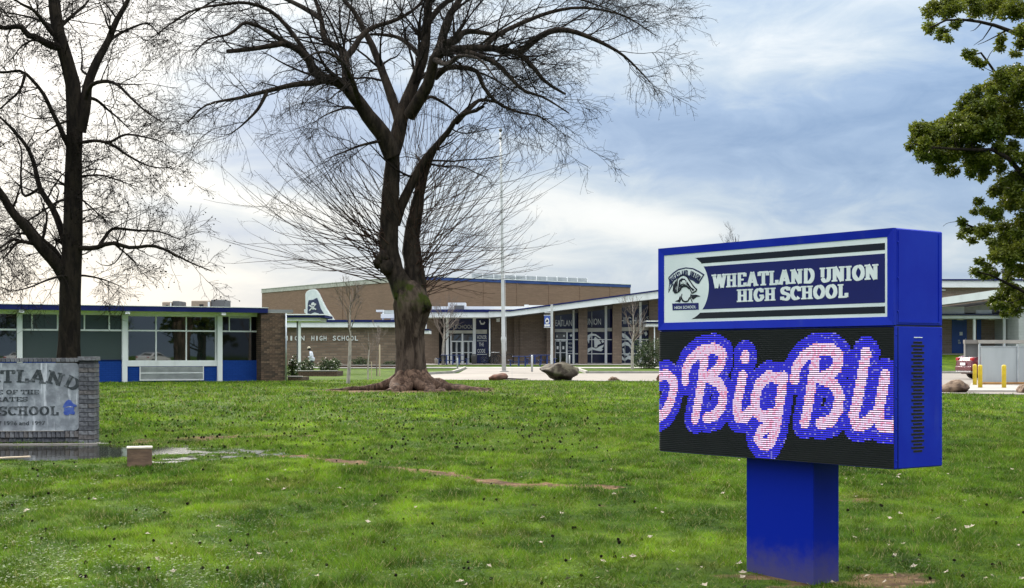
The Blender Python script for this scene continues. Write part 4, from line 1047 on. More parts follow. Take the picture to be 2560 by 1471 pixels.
for a, b_ in ((1129, 1141), (1142, 1153.5), (1158.5, 1170.5), (1171.5, 1181.8)):
    d_ = fb(E, 'door', a, b_, 855.5, 910.5, YE + 0.06, 0.05, 'pane_black')
    for (p, q, r, s_) in ((a, a + 1.3, 855.5, 910.5), (b_ - 1.3, b_, 855.5, 910.5), (a + 1.31, b_ - 1.31, 881, 882.6), (a + 1.31, b_ - 1.31, 908.3, 910.5)):
        o = fb(E, 'door_frame', p, q, r, s_, YE + 0.03, 0.045, 'white_paint'); o.parent = d_
fb(E, 'jamb', 1154, 1158, 834.2, 911, YE - 0.02, 0.12, 'white_paint'); fb(E, 'jamb', 1126, 1128.6, 834.2, 911, YE - 0.02, 0.12, 'white_paint'); fb(E, 'jamb', 1121.6, 1125.6, 834.2, 916, YE + 0.2, 0.05, 'pane_black')
fb(E, 'rail', 1128.7, 1181.9, 852.5, 855.3, YE - 0.01, 0.1, 'white_paint')
fb(E, 'transom_light', 1129, 1153.8, 837, 852.3, YE + 0.08, 0.03, 'pane_dark'); fb(E, 'transom_light', 1158.2, 1181.8, 837, 852.3, YE + 0.08, 0.03, 'pane_dark')
hp = fb(E, 'honor_panel', 1189.6, 1221, 835.1, 908, YE + 0.04, 0.05, 'navy')
for wd_, a, b_, c_, d_ in (('HONOR', 1193, 1216.5, 838.5, 848.5), ('THE', 1197.5, 1209.5, 857, 866), ('CODE', 1193.5, 1213, 873, 882.5)):
    x0, z0 = local(E, a, d_, YE); x1, z1 = local(E, b_, c_, YE); text_fit('lettering', wd_, x0, x1, z0, z1, 0.04, 0.02, 'letter_white', hp, 0.01)
for (c_, d_) in ((852, 853.2), (885.5, 887)): o = fb(E, 'line', 1192, 1217, c_, d_, YE + 0.02, 0.018, 'letter_white'); o.parent = hp
# emblem of a curled banner in the upper window
for pts in ([(1198, 803), (1201, 801), (1203, 808), (1208, 809), (1211, 804), (1213, 807), (1210, 812), (1202, 812)],):
    fpoly(E, 'emblem', pts, YE + 0.07, 0.02, 'letter_white')
# brick wall in the middle, stepping
fb(E, 'wall', 1228.1, 1300, 789, 916, YE + 0.2, 0.3, 'brick_entry'); fb(E, 'wall', 1300.1, 1372, 786, 916, YE - 0.4, 0.9, 'brick_entry')
fb(E, 'pilaster', 1285, 1299.8, 791, 916, YE - 0.2, 0.38, 'brick_entry')
fl = fb(E, 'flood_light', 1241, 1249.5, 796, 805, YE - 1.6, 0.25, 'white_paint'); fb(E, 'light_arm', 1232, 1242, 795.2, 796.4, YE - 1.5, 0.06, 'white_paint')
# rising roof
top = [(1222, 779), (1275, 779), (1650, 728.5), (1720, 719)]; bot = [(1720, 737), (1650, 746), (1275, 791), (1222, 794)]
fpoly(E, 'fascia', top + bot, 116.0, 0.25, 'white_fascia')
fpoly(E, 'roof', [(1224.5, 778), (1275, 778), (1722, 717.5), (1722, 729), (1275, 788), (1224.5, 788)], 116.26, 9.5, 'roof_grey')
fpoly(E, 'roof_edge', [(1222, 775.5), (1275, 775.5), (1722, 714.5), (1722, 717.6), (1275, 778.9), (1222, 778.9)], 115.9, 0.3, 'trim_blue')
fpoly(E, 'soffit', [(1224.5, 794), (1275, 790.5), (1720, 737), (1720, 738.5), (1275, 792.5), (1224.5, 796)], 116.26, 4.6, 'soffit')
fb(E, 'roof_vent', 1311, 1322, 762, 770.5, 119, 0.8, 'white_paint'); fb(E, 'roof_vent', 1322.5, 1372, 763.5, 769, 120.5, 1.0, 'white_fascia')
fb(E, 'roof_parapet', 1080, 1312, 766.5, 773.9, 122.5, 0.6, 'white_fascia')
cl_ = fb(E, 'clerestory', 1120, 1164, 757, 773.8, 122.0, 2.2, 'white_paint'); o = fb(E, 'clerestory_window', 1135.5, 1160, 764, 773.6, 121.9, 0.08, 'unit_grey'); o.parent = cl_
# glazed front with brick columns
YG = 119.0
def roof_y(px): return 791 + (px - 1275) * (746 - 791) / 375.0
def gpane(a, b_, c_, d_, mat, name='window_pane', y=YG + 0.1): return fb(E, name, a, b_, c_, d_, y, 0.03, mat)
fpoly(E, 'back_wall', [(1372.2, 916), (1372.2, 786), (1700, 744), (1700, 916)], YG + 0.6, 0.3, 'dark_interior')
fpoly(E, 'wall', [(1367, 916), (1367, roof_y(1367)), (1387, roof_y(1387)), (1387, 916)], YG - 0.3, 0.6, 'brick_entry')
for a, b_ in ((1446.5, 1468.5), (1532, 1554.5)):
    fpoly(E, 'brick_column', [(a, 915), (a, roof_y(a) + 2), (b_, roof_y(b_) + 2), (b_, 915)], 117.4, 0.85, 'brick_entry')
fpoly(E, 'wall', [(1623, 916), (1623, roof_y(1623) + 1), (1700, roof_y(1700) + 1), (1700, 916)], YG - 0.5, 0.6, 'brick_entry')
for a, b_ in ((1431.5, 1436.5), (1512, 1518), (1598.5, 1604)):
    fpoly(E, 'column', [(a, 916), (a, roof_y(a) + 3), (b_, roof_y(b_) + 3), (b_, 916)], YG - 0.08, 0.3, 'white_paint')
for a, b_, y0_, y1_ in ((1387.2, 1431.4, 823, 831), (1437, 1446.4, 822, 830), (1468.6, 1511.9, 820.5, 830), (1518.1, 1531.9, 820, 828.5), (1554.6, 1598.4, 818.5, 828), (1604.1, 1622.9, 818, 826)):
    fb(E, 'header', a, b_, y0_, y1_, YG - 0.02, 0.2, 'cream')
    fpoly(E, 'upper_pane', [(a, y0_ - 0.1), (a, roof_y(a) + 12), (b_, roof_y(b_) + 12), (b_, y0_ - 0.1)], YG + 0.1, 0.03, 'pane_navy')
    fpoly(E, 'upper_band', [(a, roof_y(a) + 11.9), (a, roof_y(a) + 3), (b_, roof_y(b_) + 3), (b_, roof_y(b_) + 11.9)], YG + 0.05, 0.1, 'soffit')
    fb(E, 'lower_pane', a, b_, y1_ + 0.1, 908 if a > 1440 else 908, YG + 0.1, 0.03, 'pane_navy')
    if a > 1436:
        for yy in (848.5, 884): fb(E, 'glazing_bar', a, b_, yy, yy + 2, YG + 0.05, 0.06, 'white_paint')
        fb(E, 'sill', a, b_, 908.1, 911.5, YG + 0.02, 0.2, 'cream')
for px_, y0_ in ((1402, 791), (1479.5, 779), (1562.5, 830)):
    fb(E, 'glazing_bar', px_ - 0.8, px_ + 0.8, y0_, 817.5 if px_ < 1560 else 908, YG + 0.04, 0.05, 'grey_metal')
fb(E, 'glazing_bar', 1478.6, 1480.4, 830.2, 908, YG + 0.04, 0.05, 'white_paint')
fb(E, 'ledge', 1554, 1605, 908.5, 916.5, YG - 2.2, 0.5, 'concrete_pale')
# double doors with papers taped to them
for a, b_ in ((1388, 1400.5), (1401.5, 1416)):
    d_ = fb(E, 'door', a, b_, 854, 906, YG + 0.02, 0.05, 'pane_black')
    for (p, q, r, s_) in ((a, a + 1.0, 854, 906), (b_ - 1.2, b_, 854, 906), (a + 1.01, b_ - 1.21, 881.5, 882.8), (a + 1.01, b_ - 1.21, 852.5, 853.9)):
        o = fb(E, 'door_frame', p, q, r, s_, YG - 0.01, 0.045, 'white_paint'); o.parent = d_
    o = fb(E, 'notice', (a + b_) / 2 - 2.5, (a + b_) / 2 + 2.0, 866, 873.5, YG - 0.005, 0.01, 'letter_white'); o.parent = d_
fb(E, 'jamb', 1416.1, 1419, 831.1, 908, YG - 0.02, 0.15, 'white_paint'); fb(E, 'rail', 1387.2, 1416, 848.5, 851.5, YG - 0.02, 0.12, 'white_paint')
fb(E, 'glazing_bar', 1419.1, 1431.4, 849, 850.2, YG + 0.04, 0.05, 'white_paint'); fb(E, 'glazing_bar', 1419.1, 1431.4, 884, 885.2, YG + 0.04, 0.05, 'white_paint')
fb(E, 'transom_light', 1389, 1415, 833.5, 847.5, YG + 0.06, 0.03, 'unit_grey')
fb(E, 'door_letter_box', 1391, 1394, 839, 843.5, YG + 0.04, 0.018, 'letter_white'); fb(E, 'door_letter_box', 1408, 1412, 838, 842.5, YG + 0.04, 0.018, 'letter_white')
for wd_, a, b_, c_, d_ in (('EATLAN', 1388.5, 1430, 800.5, 815.5), ('UNION', 1464, 1502.5, 797, 812.5), ('HIGH', 1551, 1591, 793.5, 810.5), ('SC', 1617, 1633, 791, 803)):
    x0, z0 = local(E, a, d_, YG); x1, z1 = local(E, b_, c_, YG); text_fit('lettering', wd_, x0, x1, z0, z1, YG + 0.098 - YE, 0.03, 'letter_white', E)
for wd_, c_, d_ in (('HON', 856.5, 861.5), ('TH', 867, 871.5), ('CO', 876, 880.5)):
    x0, z0 = local(E, 1421, d_, YG); x1, z1 = local(E, 1430, c_, YG); text_fit('lettering', wd_, x0, x1, z0, z1, YG + 0.098 - YE, 0.02, 'letter_white', E)
# window graphics: white brim and plume shapes on the navy film
for pts in ([(1469, 839), (1478, 834), (1490, 836), (1503, 846), (1500, 847), (1489, 840), (1478, 840), (1474, 848), (1472, 860), (1469, 852)],
            [(1485, 847), (1488, 842), (1499, 852), (1503, 859), (1494, 863), (1492, 869), (1486, 869)], [(1469, 872), (1480, 868), (1490, 872), (1500, 866), (1510, 862), (1508, 868), (1504, 872), (1508, 874), (1503, 879), (1492, 877), (1480, 874), (1469, 883)],
            [(1503, 853), (1507, 850), (1511, 855), (1506, 858)],
            [(1555, 833), (1562, 835), (1570, 842), (1582, 856), (1578, 860), (1568, 848), (1558, 845), (1555, 841)],
            [(1555, 860), (1562, 855), (1570, 856), (1577, 864), (1578, 874), (1572, 866), (1563, 863), (1555, 868)], [(1555, 890), (1562, 898), (1570, 889), (1580, 890), (1581, 901), (1570, 898), (1562, 903), (1555, 900)], [(1556, 872), (1560, 871), (1563, 882), (1568, 886), (1575, 880), (1571, 890), (1560, 889)],
            [(1424, 838), (1429, 835), (1431, 840), (1427, 843)], [(1610, 832), (1616, 829), (1619, 836), (1614, 841)]):
    fpoly(E, 'window_graphic', pts, YG + 0.07, 0.02, 'panel_white')
# small side canopy on the right
sc2 = thing('side_canopy', 'small flat blue and white canopy on a post beside the shrub', 'canopy', (PX(1640, 116), 116, 0.42))
fb(sc2, 'roof', 1615, 1690, 802, 804.5, 115, 3.4, 'white_paint'); fb(sc2, 'edge', 1616, 1690, 804.6, 809.5, 115.1, 3.3, 'navy'); fb(sc2, 'beam', 1616.5, 1690, 809.6, 816.5, 115.2, 3.2, 'white_paint'); fb(sc2, 'post', 1635, 1637.5, 816.6, 915, 115.4, 0.1, 'white_paint')

# ================================================================== RIGHT BUILDING
RB = thing('brick_annex', 'brown brick annex with blue doors and white covered walkway on the right', 'building', (33, 105, 1.20))
YR = 105.0
fb(RB, 'wall', 2180, 2546, 790, 888, YR, 0.3, 'brick_right')
fb(RB, 'upper_wall', 2180, 2560, 719, 745, YR + 6, 0.3, 'brick_right'); fb(RB, 'upper_wall_side', 2180, 2700, 745.1, 800, YR + 6.05, 0.3, 'brick_right')
fb(RB, 'upper_fascia', 2170, 2720, 702, 718.9, YR + 5.5, 6.0, 'white_fascia'); fb(RB, 'upper_edge', 2170, 2720, 698, 701.9, YR + 5.4, 6.2, 'trim_blue')
fb(RB, 'gutter_vent', 2354, 2364, 724, 727, YR + 5.8, 0.2, 'white_paint')
fpoly(RB, 'canopy_beam', [(2200, 784), (2353, 745), (2512, 722), (2620, 706), (2620, 728), (2512, 742), (2353, 762.5), (2200, 800)], YR - 5.0, 0.4, 'white_fascia')
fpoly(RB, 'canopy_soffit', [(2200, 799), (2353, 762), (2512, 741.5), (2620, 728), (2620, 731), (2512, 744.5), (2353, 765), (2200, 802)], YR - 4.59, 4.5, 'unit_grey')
fpoly(RB, 'wall_shadowed', [(2180, 785), (2353, 768), (2512, 748), (2600, 735), (2600, 790), (2180, 790)], YR + 0.1, 0.3, 'unit_grey')  # shade under the canopy put into this wall's dark grey colour
fb(RB, 'fascia', 2190, 2411, 767.5, 784.5, YR - 2.2, 2.2, 'white_fascia')
fpoly(RB, 'fascia', [(2411.2, 782.5), (2411.2, 770), (2478, 760), (2478, 775), (2440, 782.5)], YR - 2.1, 2.0, 'cream'); fb(RB, 'fascia_step', 2440, 2480, 775.2, 784.5, YR - 2.15, 2.0, 'white_fascia')
fb(RB, 'walkway_edge', 2190, 2532, 785, 789.5, YR - 3.0, 3.0, 'navy'); fb(RB, 'walkway_beam', 2190, 2532, 789.6, 797, YR - 2.9, 2.85, 'white_paint')
for a in (2436.5, 2511.5): fb(RB, 'canopy_post', a - 2.8, a + 2.8, 797.1, 890, YR - 2.8, 0.17, 'white_paint')
for a in (2402, 2480): fb(RB, 'soffit_light', a - 7, a + 7, 797.2, 800.5, YR - 1.5, 0.3, 'letter_white')
dr = fb(RB, 'door', 2380, 2417, 804, 885, YR - 0.05, 0.08, 'door_blue')
o = fb(RB, 'transom', 2380, 2417, 797.2, 803.8, YR - 0.05, 0.08, 'door_blue'); o.parent = dr
o = fb(RB, 'notice', 2399, 2406.5, 830.5, 839, YR - 0.062, 0.01, 'letter_white'); o.parent = dr
for a, b_, c_, d_ in ((2395, 2400, 850, 854), (2395.5, 2402, 855, 860)): o = fb(RB, 'notice', a, b_, c_, d_, YR - 0.062, 0.01, 'grey_metal'); o.parent = dr
o = MB().box(-0.02, 0.02, -0.06, 0.0, -0.1, 0.1).build('handle', 'galvanised', dr); x_, z_ = local(RB, 2413, 850, YR); o.location = (x_, -0.06, z_)
fb(RB, 'door', 2442, 2453, 797.2, 885, YR - 0.05, 0.08, 'door_blue')
MB().box(-12, 5.5, -3.3, 0.02, -0.4, 0.035).build('walkway', 'concrete', RB)
BW = thing('block_store', 'pale grey concrete block store at the far right edge', 'building', (PX(2580, 100), 100, 1.1))
fb(BW, 'wall', 2547, 2760, 776, 892, 100, 5.0, 'block_wall'); fb(BW, 'roof', 2545, 2762, 770, 775.9, 99.8, 5.4, 'grey_metal')
for k, a in enumerate((2488.5, 2508)):
    vt = thing('vent_pipe', ('left' if k == 0 else 'right') + ' of two dark vent pipes on the annex roof', 'pipe', (PX(a, 111), 111, PZ(703, 111)))
    MB().lathe([(0.13, -0.2), (0.13, 0.45), (0.10, 0.47), (0.10, 0.78)], 10).build('pipe', 'unit_grey', vt, True); MB().lathe([(0.17, 0.70), (0.17, 0.86), (0.04, 0.92)], 10).build('cap', 'unit_grey', vt, True)
# ================================================================== TREES
def bark(name, c1, c2, moss=None, scale=5.0):
    m, t, b = new_mat(name)
    co = t.new('ShaderNodeTexCoord').outputs['Object']
    v = t.mapping(co, (1, 1, 0.28))
    n = t.noise(v, scale, 9, 0.68, 0.4); n2 = t.noise(co, 1.1, 5)
    c = t.mix(t.smooth(n, 0.38, 0.62), c2, c1)
    c = t.mix(t.math('MULTIPLY', t.smooth(n2, 0.5, 0.7), 0.5), c, tuple(x * 0.5 for x in c2))
    if moss:
        s = t.new('ShaderNodeSeparateXYZ'); t.l.new(co, s.inputs[0])
        band = t.math('MULTIPLY', t.smooth(s.outputs[2], moss[0], moss[0] + 0.5), t.smooth(s.outputs[2], moss[1], moss[1] - 0.9))
        c = t.mix(t.math('MULTIPLY', band, t.smooth(t.noise(co, 2.0, 6), 0.48, 0.62)), c, (0.045, 0.055, 0.010))
    t.set(b.inputs['Base Color'], c); b.inputs['Roughness'].default_value = 0.95; b.inputs['Specular IOR Level'].default_value = 0.15
    bn = t.new('ShaderNodeBump'); bn.inputs['Strength'].default_value = 1.0; bn.inputs['Distance'].default_value = 0.06
    t.set(bn.inputs['Height'], n); t.l.new(bn.outputs[0], b.inputs['Normal'])
bark('bark_big', (0.118, 0.086, 0.066), (0.032, 0.022, 0.017), (2.4, 4.2))
bark('bark_dark', (0.032, 0.024, 0.018), (0.012, 0.009, 0.008), None, 7.0)
bark('bark_root', (0.190, 0.120, 0.085), (0.050, 0.030, 0.022), None, 7.0)
bark('bark_limb', (0.046, 0.034, 0.026), (0.016, 0.012, 0.010), (2.2, 3.8), 6.0)
bark('bark_branch', (0.024, 0.018, 0.014), (0.010, 0.008, 0.007), None, 9.0)
bark('shoot', (0.075, 0.043, 0.031), (0.036, 0.021, 0.016), None, 9.0)

def resample(pts, K):
    p = np.asarray(pts, float)
    # Catmull-Rom through the traced points, then even spacing
    q = []
    n = len(p)
    for i in range(n - 1):
        p0, p1, p2, p3 = p[max(i - 1, 0)], p[i], p[i + 1], p[min(i + 2, n - 1)]
        for t_ in np.linspace(0, 1, 8, endpoint=False):
            q.append(0.5 * (2 * p1 + (p2 - p0) * t_ + (2 * p0 - 5 * p1 + 4 * p2 - p3) * t_ ** 2 + (3 * p1 - p0 - 3 * p2 + p3) * t_ ** 3))
    q.append(p[-1]); q = np.array(q)
    s_ = np.r_[0, np.cumsum(np.linalg.norm(np.diff(q[:, :3], axis=0), axis=1))]
    u = np.linspace(0, s_[-1], K)
    return np.stack([np.interp(u, s_, q[:, k]) for k in range(q.shape[1])], 1)
def tubes(PT, RD, n, lump=0.0):
    "PT (N,K,3), RD (N,K): all branches of a level as one vertex and face array"
    N, K, _ = PT.shape
    T = np.gradient(PT, axis=1); T /= np.linalg.norm(T, axis=2, keepdims=True) + 1e-9
    ref = np.tile(np.array([0.31, 0.87, 0.38]), (N, 1)); 
    A = np.empty_like(T); a = ref
    for k in range(K):
        a = a - T[:, k] * np.sum(a * T[:, k], 1, keepdims=True); a = a / (np.linalg.norm(a, axis=1, keepdims=True) + 1e-9); A[:, k] = a
    B = np.cross(T, A)
    th = np.arange(n) / n * 2 * np.pi
    rr = RD[:, :, None] * (1 + lump * (rng.random((N, K, n)) - 0.5))
    V = PT[:, :, None] + rr[..., None] * (A[:, :, None] * np.cos(th)[None, None, :, None] + B[:, :, None] * np.sin(th)[None, None, :, None])
    base = np.arange(N)[:, None, None] * K * n + np.arange(K - 1)[None, :, None] * n
    k = np.arange(n)[None, None]; k2 = (k + 1) % n
    F = np.stack([base + k, base + k2, base + n + k2, base + n + k], -1).reshape(-1, 4)
    return V.reshape(-1, 3), F
def join(parts):
    Vs, Fs, o = [], [], 0
    for V, F in parts: Vs.append(V); Fs.append(F + o); o += len(V)
    return np.concatenate(Vs), np.concatenate(Fs)
def grow(PT, RD, per, length, ang, rfac, K, droop=0.0, wig=0.25, t0=0.2, t1=1.0, up=0.0, lenfall=0.5, minr=0.003, tip=0.25, out=None, outw=0.0):
    "children of every branch: per each, leaving at ang, bending by droop / up"
    N, KP, _ = PT.shape
    per = np.maximum(0, np.round(per * np.ones(N) + rng.uniform(-0.5, 0.5, N)).astype(int))
    idx = np.repeat(np.arange(N), per); M = len(idx)
    t_ = t0 + (t1 - t0) * rng.random(M); f = t_ * (KP - 1); i = np.minimum(f.astype(int), KP - 2); q = (f - i)[:, None]
    pos = PT[idx, i] * (1 - q) + PT[idx, i + 1] * q
    rad = RD[idx, i] * (1 - q[:, 0]) + RD[idx, i + 1] * q[:, 0]
    tan = PT[idx, i + 1] - PT[idx, i]; tan /= np.linalg.norm(tan, axis=1, keepdims=True) + 1e-9
    rnd = rng.normal(size=(M, 3)); rnd -= tan * np.sum(rnd * tan, 1, keepdims=True); rnd /= np.linalg.norm(rnd, axis=1, keepdims=True) + 1e-9
    an = np.radians(rng.uniform(ang[0], ang[1], M))[:, None]
    d_ = tan * np.cos(an) + rnd * np.sin(an)
    if out is not None:
        o_ = pos - out; o_ /= np.linalg.norm(o_, axis=1, keepdims=True) + 1e-9; d_ = d_ + o_ * outw
    d_ /= np.linalg.norm(d_, axis=1, keepdims=True)
    L = rng.uniform(length[0], length[1], M) * (1 - lenfall * (t_ - t0) / max(t1 - t0, 1e-6))
    st = L / (K - 1)
    Q = np.empty((M, K, 3)); Q[:, 0] = pos
    for k in range(1, K):
        d_ = d_ + rng.normal(size=(M, 3)) * wig / math.sqrt(K)
        d_[:, 2] += (up - droop * (k / K)) / K * 2
        d_ /= np.linalg.norm(d_, axis=1, keepdims=True)
        Q[:, k] = Q[:, k - 1] + d_ * st[:, None]
    r0 = np.minimum(np.maximum(rad * rfac, minr), rad * 0.85 + 0.0005)
    RR = r0[:, None] * np.linspace(1, tip, K)[None]
    return Q, np.maximum(RR, minr * 0.6)

def limb(trace, Y0, r0, r1, K=16, mean=None):
    "trace: (px, py, depth offset) of a limb as seen in the photograph, placed at the tree's distance"
    pts = [tuple(P(a, b_, Y0 + dd)) for a, b_, dd in trace]
    return resample(pts, K), np.linspace(r0, r1, K)
def shift(L, org): return [(p - org, r) for p, r in L]
def stackK(L): return np.stack([p for p, r in L]), np.stack([r for p, r in L])

# ------------------------------------------------------------------ the big bare tree
YT = 44.0
big = thing('bare_tree', 'huge leafless tree with buttress roots and long shoots from its trunk', 'tree', (TREE[0], TREE[1], float(gz(*TREE)) - 0.02))
org = np.array(big.location)
px2m = YT / FPX
# trunk with flutes and furrowed bark
K, n = 110, 110
tp = resample([tuple(P(a, b_, YT)) + (w_ * px2m,) for a, b_, w_ in ((1026, 974, 50), (1026, 955, 42), (1026, 930, 37), (1026, 880, 33.5), (1026, 830, 33), (1029, 795, 38), (1031, 765, 43), (1029, 745, 40), (1024, 722, 33), (1016, 702, 20))], K)
th = np.pi / 2 + np.arange(n) / n * 2 * np.pi
V = np.empty((K, n, 3))
for k in range(K):
    zz = tp[k, 2] - tp[0, 2]
    fl = np.exp(-zz / 0.5); u_ = np.arange(n) / n
    ridge = 1 - np.abs(2 * fbm(u_ * 17 + 0.25 * np.sin(zz * 2), np.full(n, zz * 0.9), 3) - 1)
    lum_ = fbm(u_ * 5, np.full(n, zz * 1.3 + 4), 3) - 0.5
    seam = np.minimum(1, np.minimum(u_, 1 - u_) * 12)
    rad = tp[k, 3] * (1 + (0.22 * np.sin(th * 7 + 0.6 + 0.2 * zz) + 0.14 * np.sin(th * 4 + 2)) * fl + (0.05 * np.sin(th * 6 + 0.9 * zz) + 0.04 * np.sin(th * 9 - zz)) + seam * (0.16 * (ridge - 0.75) + 0.18 * lum_))
    V[k, :, 0] = tp[k, 0] + rad * np.cos(th); V[k, :, 1] = tp[k, 1] + rad * np.sin(th) * 0.95; V[k, :, 2] = tp[k, 2]
V = V.reshape(-1, 3) - org
i = (np.arange(K - 1)[:, None] * n + np.arange(n)[None]).ravel(); i2 = (np.arange(K - 1)[:, None] * n + (np.arange(n) + 1)[None] % n).ravel()
trunkVF = (V, np.stack([i, i2, i2 + n, i + n], 1))
roots = []
for k in range(19):
    a = 2 * math.pi * k / 19 + rng.uniform(-0.13, 0.13)
    Lr = rng.uniform(1.2, 2.7) * (1.0 if abs(math.sin(a)) > 0.6 else 1.12)
    pts = []; aa = a
    for q in range(12):
        f = q / 11; d_ = 0.30 + Lr * f; aa += rng.uniform(-0.16, 0.16)
        x, y = TREE[0] + d_ * math.cos(aa), TREE[1] + d_ * math.sin(aa)
        lift = 0.50 * math.exp(-f * 5.0) + 0.06 * rng.random()
        pts.append((x, y, float(gz(x, y)) + lift - 0.02 - 0.08 * f ** 2))
    r0 = rng.uniform(0.12, 0.23)
    roots.append((resample(pts, 18) - org, r0 * (1 - 0.75 * np.linspace(0, 1, 18)) + 0.012))
    if rng.random() < 0.6:
        b0 = pts[4]; pts2 = []
        ab = aa + rng.choice([-1, 1]) * rng.uniform(0.4, 0.9)
        for q in range(7):
            x, y = b0[0] + 0.17 * q * math.cos(ab), b0[1] + 0.17 * q * math.sin(ab); pts2.append((x, y, float(gz(x, y)) + 0.03 - 0.012 * q))
        roots.append((resample(pts2, 18) - org, np.linspace(0.07, 0.015, 18)))
RP, RR_ = stackK(roots)
Vr, Fr = tubes(RP, RR_, 12, 0.30)
np_mesh('roots', Vr, Fr, 'bark_root', big, True)
